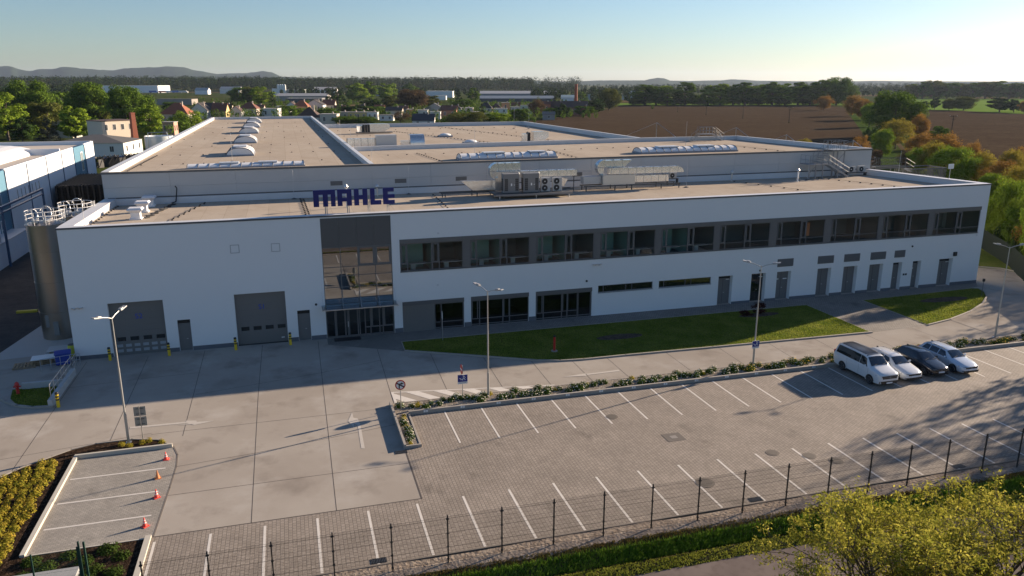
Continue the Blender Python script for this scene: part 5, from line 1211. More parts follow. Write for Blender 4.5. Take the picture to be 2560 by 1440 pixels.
# --- hydrants
o = thing('hydrant_post', 'slim red hydrant pillar standing on the dark lawn', 'hydrant', (20.65, 58.9, .03)); MB().lathe([(.28, 0), (.28, .05), (.05, .07)], (0, 0, 0), 16).build('base', M_kerb, o); MB().lathe([(.10, .05), (.10, 1.25)], (0, 0, 0), 14).build('body', M_red, o, smooth='auto'); MB().lathe([(.11, 1.25), (.11, 1.36), (.02, 1.40)], (0, 0, 0), 14).build('cap', M_black, o)
o = thing('hydrant', 'short dark red hydrant on the small triangular lawn', 'hydrant', (-19.95, 60.9, .03)); MB().lathe([(.13, 0), (.11, .1), (.11, .62), (.16, .65), (.16, .72), (.12, .85), (.03, .92)], (0, 0, 0), 14).build('body', M_red, o, smooth='auto')
m = MB(); m.tube((-.24, 0, .55), (.24, 0, .55), .06, 8); m.tube((0, -.22, .5), (0, 0, .5), .05, 8); m.build('outlet', M_red, o)
# --- covers, drains
for i, (px, py, r, l) in enumerate(((1530, 1042, .42, 'round cover patch beside the third upper bay line'), (1931, 1132, .42, 'round cover in the open lane left of the tree shadow'), (2023, 1140, .42, 'round cover under the fence bay line inside the shadow'), (2090, 1152, .42, 'round cover behind the fence post right of the other shadowed cover'), (1763, 1207, .55, 'round cover touching a lower bay line behind the fence'), (2350, 773 + 2, .35, 'pale round cover on the curved road'))):
    x, y = at(px, py); o = thing('manhole_cover', l, 'manhole cover', (x, y, .016)); MB().lathe([(r, 0), (r, .004)], (0, 0, 0), 20).build('ring', mat('cover_ring', (0.15, 0.13, 0.11), .9, var=(8, .5)), o); MB().lathe([(r * .72, .005), (r * .72, .010)], (0, 0, 0), 20).build('lid', mat('cover_lid', (0.11, 0.095, 0.08), .8, var=(9, .5)), o)
x, y = at(1684, 1093); o = thing('inspection_cover', 'square grey inspection cover with pale centre in the parking lane', 'inspection cover', (x, y, .01), 0); MB().box(-.62, .62, -.55, .55, 0, .006).build('frame', mat('cover_frame', (0.13, 0.115, 0.10), .8, var=(6, .4)), o); MB().box(-.22, .22, -.2, .2, .007, .012).build('lid', mat('lid_pale', (0.24, 0.22, 0.20), .7), o)
for (x, y, a, l) in ((5.55, 43.95, .0, 'black drain grate at the end of the flower bed tip'), (2.9, 33.0, 0, 'black drain grate at the kerb below the bay lines, leftmost by the fence'), (23.3, 33.0, 0, 'black drain grate at the kerb in the shadow near the fence middle'), (37.0, 33.0, 0, 'black drain grate at the kerb near the right end of the fence')):
    o = thing('drain_grate', l, 'drain grate', (x, y, .012)); MB().box(-.38, .38, -.2, .2, 0, .004).build('pit', M_dark, o)
    m = MB()
    for i in range(10): m.box(-.36 + i * .075, -.335 + i * .075, -.2, .2, .005, .016)
    m.build('grate_bars', M_steel, o)
# --- bay number plates on the kerb face
for k, n_ in enumerate(range(2, 20)):
    x = 9.31 + 2.586 * (k - .5)
    if 40 < x < 52: continue
    o = thing('number_plate', 'small white kerb plate with bay number %d' % n_, 'number plate', (x, 49.29, .17), 0, 'bay number plates on the flower bed kerb')
    MB().box(-.15, .15, -.012, .0, -.075, .075).build('plate', M_white, o); text_obj('digit', str(n_), .15, M_black, o, (0, -.016, 0), depth=.001)
# --- pallets, sheets, bins at the left corner
M_wood = mat('pallet_wood', (0.36, 0.26, 0.15), .8, var=(5, .4)); 
def pallet(mb, cx, cy, z0, w_=1.2, d=.8, rzz=0.0):
    Mz = Matrix.Rotation(rzz, 3, 'Z')
    def b(x, y, z, sx_, sy_, sz): p = Mz @ Vector((x, y, 0)); mb.obox((cx + p.x, cy + p.y, z0 + z), (sx_, sy_, sz), Mz)
    for i in range(7): b(-w_ / 2 + .07 + i * (w_ - .14) / 6, 0, .135, .10, d, .02)
    for yy in (-d / 2 + .05, 0, d / 2 - .05):
        b(0, yy, .112, w_, .1, .02); b(0, yy, .01, w_, .1, .02)
        for xx in (-w_ / 2 + .07, 0, w_ / 2 - .07): b(xx, yy, .06, .14, .1, .08)
def pthing(x, y, z, n, label, rzz=0.0, w_=1.2, d=.8):
    m = MB()
    for i in range(n): pallet(m, 0, 0, i * .148, w_, d, rzz)
    o = m.build('wooden_pallet', M_wood); o.location = (x, y, z); tag(o, label, 'pallet'); return o
pthing(-21.2, 67.2, 0.01, 1, 'empty wooden pallet lying at the left of the stacked sheets', R(8), 1.6, 1.3)
pthing(-20.05, 67.6, 0.01, 3, 'wooden pallet stack under the white sheets nearest the ramp', R(8), 1.5, 1.1)
pthing(-19.2, 70.4, 0.01, 2, 'wooden pallets under the pale sheets beside the silo', R(5), 1.8, 1.6)
sh_ = MB(); sh_.obox((0, 0, .03), (1.7, 1.2, .05), Matrix.Rotation(R(8), 3, 'Z')); o = sh_.build('stacked_sheets', M_white); o.location = (-19.95, 67.65, .47); tag(o, 'flat white board lying on the pallet stack near the ramp', 'board')
for k, (x, y, z, a, l) in enumerate(((-19.3, 70.2, .32, 4, 'large pale grey board on the pallets beside the silo'), (-19.6, 69.2, .12, 10, 'grey board leaning low in front of the pallets beside the silo'))):
    sh_ = MB(); sh_.obox((0, 0, .03), (1.9 - .5 * k, 1.5 - .5 * k, .06), Matrix.Rotation(R(a), 3, 'Z')); o = sh_.build('grey_board', mat('board_grey', (0.45, 0.46, 0.46), .6)); o.location = (x, y, z); tag(o, l, 'board')
o = thing('waste_bin', 'blue plastic waste container behind the ramp railing at the left corner', 'container', (-18.35, 67.0, 0), R(12)); MB().prism([(-.55, -.4), (.55, -.4), (.55, .4), (-.55, .4)], .05, .95).build('bin_body', mat('bin_blue', (0.02, 0.05, 0.30), .5), o, bevel=.05); MB().obox((0, 0, 1.0), (1.2, .9, .08), Matrix.Rotation(R(6), 3, 'X')).build('lid', mat('bin_blue', (0.02, 0.05, 0.30), .5), o, bevel=.03); [MB().tube((x_, -.3, .06), (x_ + .05, -.3, .06), .06, 8).build('wheel', M_rubber, o) for x_ in (-.45, .4)]
o = thing('yellow_barrel', 'yellow container standing against the left wall corner', 'container', (-18.15, 69.0, 0)); MB().lathe([(.3, 0), (.32, .1), (.32, .85), (.28, .95)], (0, 0, 0), 14).build('drum', mat('drum_yellow', (0.55, 0.55, 0.05), .5), o, smooth='auto'); MB().lathe([(.29, 0), (.29, .04)], (0, 0, .95), 14).build('lid', M_steel, o)
# ramp retaining wall with railing
o = thing('retaining_wall', 'low sloping concrete retaining wall with white railing at the left corner', 'retaining wall', (-17.0, 60.5, 0))
m = MB(); m.box(-.15, .15, -3.0, 3.6, -.2, .55); m.box(-2.9, -.15, 1.2, 1.42, -.2, .5); m.build('wall', mat('wall_concrete', (0.45, 0.46, 0.46), .8, var=(2, .3)), o)
m = MB(); rail(m, (0, -2.6, .55), (0, 3.4, .55), h=1.0, n=6, r=.025); rail(m, (-2.6, 5.0, .0), (0.0, 5.8, .0), h=1.0, n=4, r=.025); rail(m, (0, 3.4, .3), (-.3, 6.0, 0), h=1.0, n=3, r=.025); m.build('railing', M_galv, o)
tag(MB().box(-26.5, -24.7, 84.0, 84.4, 0, .22).build('wheel_stop', mat('stop_yellow', (0.45, 0.36, 0.02), .6)), 'yellow painted beam on the ground left of the silo', 'beam')
# --- mesh fence: posts as parts, the mesh panels as one surface each
M_fp = mat('fence_black', (0.012, 0.013, 0.013), .5)
FN = thing('mesh_fence', 'black welded mesh fence with posts along the front of the car park', 'fence', (14.0, 31.95, 0))
px0 = -1.83 - 2.62 * 2
for k in range(0, 42):
    x = px0 + 2.625 * k - 14.0
    p = MB(); p.box(x - .028, x + .028, -.03, .03, -.25, 2.52); p.box(x - .07, x + .07, -.05, .04, 2.30, 2.35); p.box(x - .055, x + .055, -.05, .04, 1.55, 1.59); p.box(x - .055, x + .055, -.05, .04, .85, .89); p.box(x - .055, x + .055, -.05, .04, .2, .24)
    p.build('fence_post', M_fp, FN)
    m = MB()
    if k < 41:
        for i in range(1, 46): xx = x + 2.625 * i / 46; m.box(xx - .0032, xx + .0032, .034, .0385, .05, 2.44)
        for z in (.08, .10, .35, .60, .80, .82, 1.05, 1.3, 1.55, 1.57, 1.8, 2.05, 2.3, 2.32, 2.42): m.box(x + .03, x + 2.59, .039, .0435, z, z + .0055)
        m.build('mesh_panel', M_fp, FN)
# green gate bits, lower left
M_green = mat('fence_green', (0.010, 0.045, 0.032), .5)
M_green2 = mat('fence_dark_green', (0.004, 0.016, 0.011), .7)
GT = thing('green_gate', 'dark green double posts with mesh gate panels at the lower left corner', 'gate', (-10.0, 34.6, 0))
def gpt(px, py, z): a = at(px, py, z); return (a[0] + 10.0, a[1] - 34.6)
MB().box(-.07, .0, -.04, .04, 0, 2.35).build('gate_post', M_green, GT); MB().box(.14, .22, -.04, .04, 0, 2.3).build('gate_post', M_green, GT)
m = MB(); 
for i in range(36): m.box(-1.9 + i * .05, -1.897 + i * .05, -.0, .003, .1, 2.0)
for z in (.12, .4, .7, 1.0, 1.3, 1.6, 1.95): m.box(-1.9, -.1, .004, .008, z, z + .006)
m.build('mesh_panel', M_green, GT); MB().box(-1.97, -1.91, -.03, .03, 0, 2.05).box(-.14, -.08, -.03, .03, .05, 2.1).build('gate_frame', M_green, GT)
m = MB(); m.box(.25, 2.2, -.025, .025, .08, .14); m.build('gate_rail', M_green, GT)
# --- far right green fence
GF = thing('mesh_fence', 'dark green dense mesh fence curving behind the right corner of the building', 'fence', (84.0, 80, 0))
gp = [at(2425, 604), at(2462, 627), at(2520, 664), at(2545, 690), at(2600, 740), at(2700, 800)]
m = MB(); n_ = 0
for (x0, y0), (x1, y1) in zip(gp[:-1], gp[1:]):
    L_ = math.hypot(x1 - x0, y1 - y0); k = int(L_ / .09)
    for i in range(k): t_ = i / k; xx, yy = x0 + (x1 - x0) * t_ - 84, y0 + (y1 - y0) * t_ - 80; m.box(xx - .02, xx + .02, yy - .02, yy + .02, .05, 2.6)
    for z in (.1, .7, 1.35, 2.0, 2.58): m.tube((x0 - 84, y0 - 80, z), (x1 - 84, y1 - 80, z), .015, 4)
    for i in range(int(L_ / 2.5) + 1):
        t_ = i * 2.5 / L_; xx, yy = x0 + (x1 - x0) * t_ - 84, y0 + (y1 - y0) * t_ - 80; MB().box(xx - .04, xx + .04, yy - .04, yy + .04, 0, 2.75).build('fence_post', M_green2, GF)
m.build('mesh_panel', M_green2, GF)

# ================================================================== vehicles
M_tyre = mat('tyre', (0.018, 0.018, 0.02), .75); M_rim = mat('rim', (0.16, 0.16, 0.165), .35, metal=.8)
M_cglass = glass_mat('car_glass', (0.008, 0.01, 0.012), base=0.05, seethru=False, rough=.03)
M_headl = mat('headlamp', (0.16, 0.18, 0.22), .06, metal=.3, coat=1.0); M_grl = mat('grille_black', (0.012, 0.012, 0.014), .35)
M_platew = mat('plate_white', (0.75, 0.76, 0.78), .5)
def cr(p0, p1, p2, p3, t): return .5 * ((2 * p1) + (-p0 + p2) * t + (2 * p0 - 5 * p1 + 4 * p2 - p3) * t * t + (-p0 + 3 * p1 - 3 * p2 + p3) * t ** 3)
def vehicle(name, label, cat, x, yfront, st, paint, spec, heading=0.0):
    """st rows: s (from nose), z_low, z_belt, z_top, w_low, w_belt, w_top ; nose points to -Y"""
    o = thing(name, label, cat, (x, yfront, .006), heading)
    S_ = np.array(st, float); Lc = S_[-1, 0]
    ss = sorted(set(list(np.round(np.linspace(0, Lc, 60), 4)) + list(S_[:, 0])))
    def row(s): return [float(np.interp(s, S_[:, 0], S_[:, k])) for k in range(1, 7)]
    def sm(s):                                        # slightly smoothed rows
        a = np.array(row(s)); d = .07
        return list((a * 2 + np.array(row(max(0, s - d))) + np.array(row(min(Lc, s + d)))) / 4)
    def ring(s):
        zl, zbt, zt, wl, wb, wt = sm(s)
        crown = .035
        return [(0, zl), (wl * .9, zl), (wl, zl + .06), (wl + (wb - wl) * .8, zl + (zbt - zl) * .35), (wb, zl + (zbt - zl) * .62), (wb * .995, zbt - .03), (wb * .975, zbt), (wt + (wb * .975 - wt) * .5, zbt + (zt - zbt) * .52), (wt, zt - .05), (wt * .93, zt - .012), (wt * .6, zt + crown * .6), (0, zt + crown)]
    V = []; F_ = []; nr = len(ring(0)); full = 2 * nr - 2
    for s in ss:
        rg = ring(s); pts = rg + [(-a, b) for a, b in rg[-2:0:-1]]
        for a, b in pts: V.append((a, s, b))
    for i in range(len(ss) - 1):
        for j in range(full): k = (j + 1) % full; F_.append((i * full + j, i * full + k, (i + 1) * full + k, (i + 1) * full + j))
    F_.append(tuple(range(full))[::-1]); F_.append(tuple((len(ss) - 1) * full + j for j in range(full)))
    mb = MB(); mb.v = V; mb.f = F_; body = mb.build('body', paint, o, smooth='auto')
    def side_pt(s, v):                                # v 0..1 from belt to roof edge
        rg = ring(s); p = [Vector((a, b)) for a, b in rg[6:9]]
        q = p[0].lerp(p[1], v * 2) if v < .5 else p[1].lerp(p[2], v * 2 - 1)
        return q
    def patch_side(s0, s1, v0, v1, nm, m_, off=.006, n=8, cut0=0, cut1=0, par=None):
        for sg in (-1, 1):
            P = MB()
            for i in range(n):
                for j in range(3):
                    q = []
                    for (ii, jj) in ((i, j), (i + 1, j), (i + 1, j + 1), (i, j + 1)):
                        vv = v0 + (v1 - v0) * jj / 3; a0 = s0 + cut0 * (jj / 3); a1 = s1 - cut1 * (jj / 3)
                        s = a0 + (a1 - a0) * ii / n; p = side_pt(s, vv); q.append((sg * (p.x + off), s, p.y + .002))
                    P.quad(*(q if sg > 0 else q[::-1]))
            P.build(nm, m_, par or o, smooth=True)
    def top_pt(s, u): 
        rg = ring(s); pts = rg[8:12]; xs_ = [a for a, b in pts][::-1]; zs_ = [b for a, b in pts][::-1]; a = abs(u) * pts[0][0]
        return (math.copysign(a, u), float(np.interp(a, xs_, zs_)))
    def patch_top(s0, s1, u1, nm, m_, off=.008, n=6, nu=10, u0=None, taper=0.0):
        P = MB(); u0 = -u1 if u0 is None else u0
        for i in range(n):
            for j in range(nu):
                q = []
                for (ii, jj) in ((i, j), (i, j + 1), (i + 1, j + 1), (i + 1, j)):
                    s = s0 + (s1 - s0) * ii / n; uu = (u0 + (u1 - u0) * jj / nu) * (1 - taper * (1 - ii / n)); xx, zz = top_pt(s, uu); q.append((xx, s - off * .7, zz + off))
                P.quad(*q)
        return P.build(nm, m_, o, smooth=True)
    # glass
    patch_top(spec['ws'][0], spec['ws'][1], .93, 'windscreen', M_cglass)
    patch_top(spec['rw'][1], spec['rw'][0], .88, 'rear_window', M_cglass, off=.008)
    for a, b, c0, c1 in spec['side']: patch_side(a, b, .10, .92, 'side_window', M_cglass, cut0=c0, cut1=c1)
    # door seams, sills
    for s in spec['seams']:
        for sg in (-1, 1):
            rg = ring(s); P = MB(); pts = rg[2:7]
            for (a, b), (c, d) in zip(pts[:-1], pts[1:]): P.quad((sg * (a + .004), s - .006, b), (sg * (a + .004), s + .006, b), (sg * (c + .004), s + .006, d), (sg * (c + .004), s - .006, d))
            P.build('door_seam', M_grl, o)
    # wheels
    wr, wy = spec['wr'], spec['wheels']; ww = S_[:, 5].max()
    for s in wy:
        for sg in (-1, 1):
            xo = sg * (ww - .005)
            A = MB(); n = 18; pts = [(s + (wr + .075) * math.cos(math.pi * k / n), wr + (wr + .055) * math.sin(math.pi * k / n)) for k in range(n + 1)]
            A.quad(*[((xo + sg * .012), a, b) for a, b in (pts if sg > 0 else pts[::-1])]); A.build('wheel_arch', M_grl, o)
            W = thing('wheel', None, None, (xo, s, wr)); W.parent = o
            T = MB(); T.lathe([(wr * .68, -.10), (wr - .02, -.11), (wr, -.07), (wr, .07), (wr - .02, .10), (wr * .68, .10)], (0, 0, 0), 24); T.v = [(c, a, b) for a, b, c in T.v]; T.v = [(x_ - sg * .07, y_, z_) for x_, y_, z_ in T.v]; T.build('tyre', M_tyre, W, smooth='auto')
            Q = MB(); xf = sg * .035
            Q.lathe([(wr * .66, 0), (wr * .70, .012)], (0, 0, 0), 20); Q.v = [(xf - sg * .02 + c * sg, a, b) for a, b, c in Q.v]
            Q.build('rim_bed', M_grl, W)
            Q = MB()
            for k in range(5):
                a = 2 * math.pi * k / 5
                for da in (-.16, .16): Q.obox((xf, math.cos(a + da * .5) * wr * .36, math.sin(a + da * .5) * wr * .36), (.02, wr * .62, .035), Matrix.Rotation(a + da * .35, 3, 'X'))
            Q.tube((xf - .015, 0, 0), (xf + .02, 0, 0), wr * .16, 10)
            for k in range(20): a0, a1 = 2 * math.pi * k / 20, 2 * math.pi * (k + 1) / 20; Q.tube((xf, wr * .66 * math.cos(a0), wr * .66 * math.sin(a0)), (xf, wr * .66 * math.cos(a1), wr * .66 * math.sin(a1)), .018, 4, cap=False)
            Q.build('rim', M_rim, W)
    # nose
    def nose(pts, nm, m_, y=-.012, d=.03, bev=0): P = MB(); P.prism_y(pts, y, y + d); return P.build(nm, m_, o, bevel=bev)
    for nm, pts, m_, y in spec['nose']: nose(pts, nm, m_, y)
    for sg in (-1, 1):                                # headlamps wrap round the corner
        h = MB(); (s0, s1, z0, z1, xi) = spec['lamp']; rg0 = ring(s0 + .02)[4][0]; rg1 = ring(s1)[4][0]
        h.quad(*[p if sg > 0 else p for p in [(sg * xi, s0 - .012, z0 + .02), (sg * (rg0 - .02), s0 + .012, z0), (sg * (rg0 - .03), s0 + .02, z1 - .01), (sg * xi, s0 + .0, z1)]][::(1 if sg > 0 else -1)])
        h.quad(*[(sg * (rg0 - .02), s0 + .012, z0), (sg * (rg1 + .008), s1, z0 + .07), (sg * (rg1 + .004), s1, z1 + .02), (sg * (rg0 - .03), s0 + .02, z1 - .01)][::(1 if sg > 0 else -1)])
        h.build('headlight', M_headl, o)
        mr = MB(); s = spec['mirror']; p = side_pt(s, .12); mr.obox((sg * (p.x + .14), s, p.y + .07), (.2, .10, .15)); mr.build('side_mirror', paint if spec.get('pm') else M_grl, o, bevel=.04)
    tl = MB(); rg = ring(Lc - .05)
    for sg in (-1, 1): tl.box(*(sorted((sg * (rg[4][0] - .22), sg * (rg[4][0] - .03)))), Lc - .05, Lc + .012, spec['tl'][0], spec['tl'][1])
    tl.build('tail_light', mat('tail_red', (0.35, 0.01, 0.01), .3), o)
    if spec.get('rails'):
        for sg in (-1, 1):
            P = MB(); a, b = spec['rails']; pts = []
            for i in range(9): s = a + (b - a) * i / 8; rg = ring(s); pts.append((sg * (rg[9][0] - .02), s, rg[9][1] + (.045 if 0 < i < 8 else 0.0)))
            P.path(pts, .02, 6); P.build('roof_rail', spec.get('railm', M_galv), o, smooth=True)
    if spec.get('fin'):
        rg = ring(spec['fin']); P = MB(); P.prism([(-.03, 0), (.03, 0), (.01, .16), (-.01, .16)], 0, .07); P.v = [(a, b + spec['fin'], c + rg[11][1] - .005) for a, b, c in P.v]; P.build('antenna_fin', M_grl, o)
    wp = MB(); z = row(spec['ws'][0])[2]; 
    for sg in (-.5, .2): wp.tube((sg, spec['ws'][0] - .02, z + .05), (sg + .45, spec['ws'][0] + .12, z + .12), .012, 4)
    wp.build('wiper', M_grl, o)
    return o, ring
paint_w = mat('white_car_paint', (0.66, 0.68, 0.70), .22, coat=.8); paint_k = mat('black_car_paint', (0.008, 0.009, 0.013), .18, coat=1.0); paint_s = mat('silver_blue_paint', (0.56, 0.62, 0.70), .25, metal=.1, coat=.9)
wagon = [(0.00, .34, .60, .66, .50, .52, .42), (.08, .24, .64, .70, .72, .76, .62), (.25, .20, .68, .76, .80, .85, .70), (.6, .19, .76, .86, .84, .90, .74), (1.10, .18, .86, .96, .86, .915, .76), (1.28, .18, .89, 1.00, .86, .915, .74), (2.02, .18, .93, 1.41, .86, .915, .60), (2.5, .18, .94, 1.475, .86, .915, .59), (3.3, .19, .95, 1.48, .86, .915, .58), (4.05, .21, .97, 1.44, .85, .905, .56), (4.30, .23, .98, 1.38, .83, .895, .56), (4.62, .30, .97, 1.02, .78, .87, .62), (4.72, .38, .90, .94, .70, .80, .62)]
nose_car = [('grille', [(-.52, .53), (.52, .53), (.58, .66), (-.58, .66)], M_grl, -.004), ('lower_grille', [(-.66, .22), (.66, .22), (.74, .38), (-.74, .38)], M_grl, .0), ('licence_plate', [(-.26, .40), (.26, .40), (.26, .51), (-.26, .51)], M_platew, -.03), ('emblem', [(.06 * math.cos(a), .60 + .06 * math.sin(a)) for a in np.linspace(0, 2 * math.pi, 13)[:-1]], M_headl, -.02),
            ('fog_light', [(-.76, .32), (-.60, .32), (-.60, .38), (-.76, .40)], M_headl, .11), ('fog_light', [(.60, .32), (.76, .32), (.76, .40), (.60, .38)], M_headl, .11)]
sp_w = dict(ws=(1.30, 1.98), rw=(4.34, 4.6), side=[(1.62, 2.55, .42, 0), (2.62, 3.45, 0, 0), (3.52, 4.22, 0, .22)], seams=(1.35, 2.58, 3.48), wr=.325, wheels=(.90, 3.72), lamp=(.05, .42, .585, .70, .44), mirror=1.72, tl=(.78, .95), nose=nose_car, rails=(2.2, 4.2), fin=4.05, pm=True)
vehicle('estate_car', 'white estate car with silver roof rails parked right beside the white van', 'car', 44.55, 44.75, wagon, paint_w, sp_w)
sp_w2 = dict(sp_w); sp_w2['railm'] = M_grl
vehicle('estate_car', 'pale silver blue estate car with dark roof rails, rightmost of the four parked vehicles', 'car', 49.9, 44.75, wagon, paint_s, sp_w2)
hatch = [(0.00, .34, .60, .67, .50, .52, .42), (.08, .24, .66, .72, .72, .76, .62), (.25, .20, .70, .78, .80, .85, .70), (.6, .19, .78, .88, .84, .89, .74), (1.02, .18, .88, .98, .86, .90, .76), (1.2, .18, .91, 1.02, .86, .90, .74), (1.9, .18, .95, 1.44, .86, .90, .58), (2.4, .18, .96, 1.49, .86, .90, .575), (3.2, .20, .98, 1.47, .85, .90, .56), (3.75, .22, 1.0, 1.42, .84, .89, .55), (4.10, .28, 1.0, 1.10, .80, .87, .60), (4.28, .36, .93, .96, .70, .80, .60)]
sp_h = dict(ws=(1.22, 1.86), rw=(3.8, 4.08), side=[(1.55, 2.4, .42, 0), (2.47, 3.2, 0, 0), (3.27, 3.75, 0, .22)], seams=(1.28, 2.44, 3.24), wr=.325, wheels=(.86, 3.46), lamp=(.05, .42, .60, .71, .44), mirror=1.64, tl=(.80, .96), nose=nose_car, fin=3.6, pm=True)
vehicle('hatchback', 'black hatchback parked between the two estate cars', 'car', 47.25, 44.95, hatch, paint_k, sp_h)
van = [(0.00, .36, .82, .90, .62, .66, .60), (.06, .26, .90, .98, .80, .84, .76), (.22, .22, 1.0, 1.06, .88, .92, .82), (.55, .20, 1.06, 1.14, .90, .95, .84), (.98, .19, 1.14, 1.24, .92, .955, .84), (1.12, .19, 1.16, 1.30, .92, .955, .82), (1.72, .19, 1.17, 1.86, .92, .955, .70), (2.05, .19, 1.17, 1.945, .92, .955, .70), (3.2, .20, 1.17, 1.97, .92, .955, .71), (4.5, .20, 1.18, 1.96, .92, .955, .71), (4.98, .24, 1.18, 1.90, .90, .945, .69), (5.14, .28, 1.18, 1.50, .88, .93, .74), (5.22, .36, 1.10, 1.20, .80, .88, .76)]
nose_van = [('grille', [(-.60, .66), (.60, .66), (.72, .90), (-.72, .90)], M_grl, -.01), ('chrome_strip', [(-.64, .775), (.64, .775), (.65, .80), (-.65, .80)], M_headl, -.03), ('lower_grille', [(-.66, .28), (.66, .28), (.80, .50), (-.80, .50)], M_grl, -.01), ('licence_plate', [(-.26, .30), (.26, .30), (.26, .41), (-.26, .41)], M_platew, -.02), ('emblem', [(.08 * math.cos(a), .80 + .08 * math.sin(a)) for a in np.linspace(0, 2 * math.pi, 13)[:-1]], M_headl, -.04),
            ('fog_light', [(-.84, .32), (-.66, .30), (-.62, .48), (-.82, .50)], M_grl, .075), ('fog_light', [(.66, .30), (.84, .32), (.82, .50), (.62, .48)], M_grl, .075)]
sp_v = dict(ws=(1.14, 1.70), rw=(4.99, 5.13), side=[(1.40, 2.28, .28, 0), (2.31, 4.94, 0, .1)], seams=(1.25, 2.28, 3.6), wr=.35, wheels=(.98, 4.05), lamp=(.03, .40, .78, .92, .60), mirror=1.5, tl=(.95, 1.35), nose=nose_van, pm=True)
VN, rgv = vehicle('passenger_van', 'white passenger van with dark roof and black side windows, leftmost parked vehicle', 'van', 42.0, 44.45, van, paint_w, sp_v)
m = MB()
for s0, s1 in ((1.85, 4.95),):
    n = 12
    for i in range(n):
        a, b = s0 + (s1 - s0) * i / n, s0 + (s1 - s0) * (i + 1) / n; ra, rb = rgv(a), rgv(b)
        for j in (9, 10):
            for sg in (-1, 1):
                q = [(sg * ra[j][0] * (.96 if j == 9 else 1), a, ra[j][1] + .008), (sg * ra[j + 1][0], a, ra[j + 1][1] + .008), (sg * rb[j + 1][0], b, rb[j + 1][1] + .008), (sg * rb[j][0] * (.96 if j == 9 else 1), b, rb[j][1] + .008)]
                m.quad(*(q if sg < 0 else q[::-1]))
m.build('roof_panel', mat('van_roof', (0.045, 0.047, 0.052), .35, coat=.5), VN, smooth=True)
m = MB()
for x in (-.45, -.3, -.15, 0, .15, .3, .45): m.box(x - .012, x + .012, 2.1, 4.9, 1.975, 1.998 + .012 * (1 - abs(x)))
m.build('roof_rib', mat('rib_dark', (0.09, 0.09, 0.1), .4), VN)
for sg in (-1, 1):
    m = MB(); m.box(*sorted((sg * .945, sg * .962)), 1.5, 3.55, .26, .34); m.build('side_stripe', M_grl, VN)
    m = MB(); m.path([(sg * .66, 1.9, 1.93), (sg * .67, 2.1, 1.97), (sg * .68, 4.8, 1.98), (sg * .67, 4.95, 1.93)], .018, 6); m.build('roof_rail', M_galv, VN)
# ================================================================== vegetation
L_green = leaf_mat('leaf_green', (0.055, 0.105, 0.013), (0.16, 0.24, 0.035), .28, .25)
L_bright = leaf_mat('leaf_bright', (0.11, 0.18, 0.016), (0.29, 0.38, 0.045), .3, .3)
L_dark = leaf_mat('leaf_dark', (0.022, 0.045, 0.014), (0.06, 0.10, 0.025), .2, .3)
L_olive = leaf_mat('leaf_olive', (0.075, 0.09, 0.022), (0.17, 0.18, 0.045), .3, .3)
L_copper = leaf_mat('leaf_copper', (0.18, 0.10, 0.025), (0.36, 0.21, 0.055), .4, .3)
L_gold = leaf_mat('leaf_gold', (0.19, 0.16, 0.025), (0.36, 0.30, 0.05), .4, .3)
L_brown = leaf_mat('leaf_brown', (0.09, 0.06, 0.035), (0.14, 0.10, 0.05), .3, .3)
L_blue = leaf_mat('needle_blue', (0.05, 0.062, 0.05), (0.10, 0.11, 0.085), .2, .4)
L_yel = leaf_mat('leaf_yellowgreen', (0.22, 0.24, 0.03), (0.52, 0.36, 0.06), .4, 2.5)
M_bark = mat('bark', (0.085, 0.065, 0.05), .9, var=(3, .4), bump=(8, .6, .03))
def crown_geo(seed, h, rad, z0, nclump, per, leaf, shape='round', gap=.0):
    rg = np.random.default_rng(seed); C = []; Nn = []; cl = []
    cz = (h + z0) / 2; hz = (h - z0) / 2
    for i in range(nclump):
        d = rg.normal(size=3); d /= np.linalg.norm(d); rr = rg.uniform(.45, 1.0) ** .6
        if shape == 'cone':
            t = rg.uniform(0, 1) ** 1.3; zz = z0 + (h - z0) * t; ra = rad * (1 - t) * 1.0 + .15; a = rg.uniform(0, 6.283); c = np.array([ra * .8 * math.cos(a), ra * .8 * math.sin(a), zz]); cr_ = max(.25, rad * .30 * (1 - t) + .2)
        elif shape == 'poplar':
            t = rg.uniform(0, 1); zz = z0 + (h - z0) * t; ra = rad * math.sin(math.pi * min(1, t * .85 + .12)) ** .6; a = rg.uniform(0, 6.283); c = np.array([ra * .7 * math.cos(a), ra * .7 * math.sin(a), zz]); cr_ = rad * rg.uniform(.32, .5)
        else:
            wob = 1 + .18 * math.sin(3 * math.atan2(d[1], d[0]) + seed) + .1 * math.sin(5 * d[2] + seed * 2)
            c = np.array([d[0] * rad * rr * wob * .85, d[1] * rad * rr * wob * .85, cz + d[2] * hz * rr * .88 + (0 if shape == 'round' else 0)]); cr_ = rad * rg.uniform(.22, .38)
        cl.append(c)
        n = int(per * rg.uniform(.6, 1.4)); v = rg.normal(size=(n, 3)); v /= np.linalg.norm(v, axis=1, keepdims=True)
        rr_ = cr_ * rg.uniform(.55, 1.1, (n, 1)); P = c + v * rr_ * np.array([1, 1, .75]); C.append(P); Nn.append(v + rg.normal(0, .28, (n, 3)) + np.array([0, 0, .2]))
    C = np.concatenate(C); Nn = np.concatenate(Nn)
    k = C[:, 2] > z0 * .6; C, Nn = C[k], Nn[k]
    V, Fq = leaves(C, Nn, leaf, rg)
    return V, Fq, cl
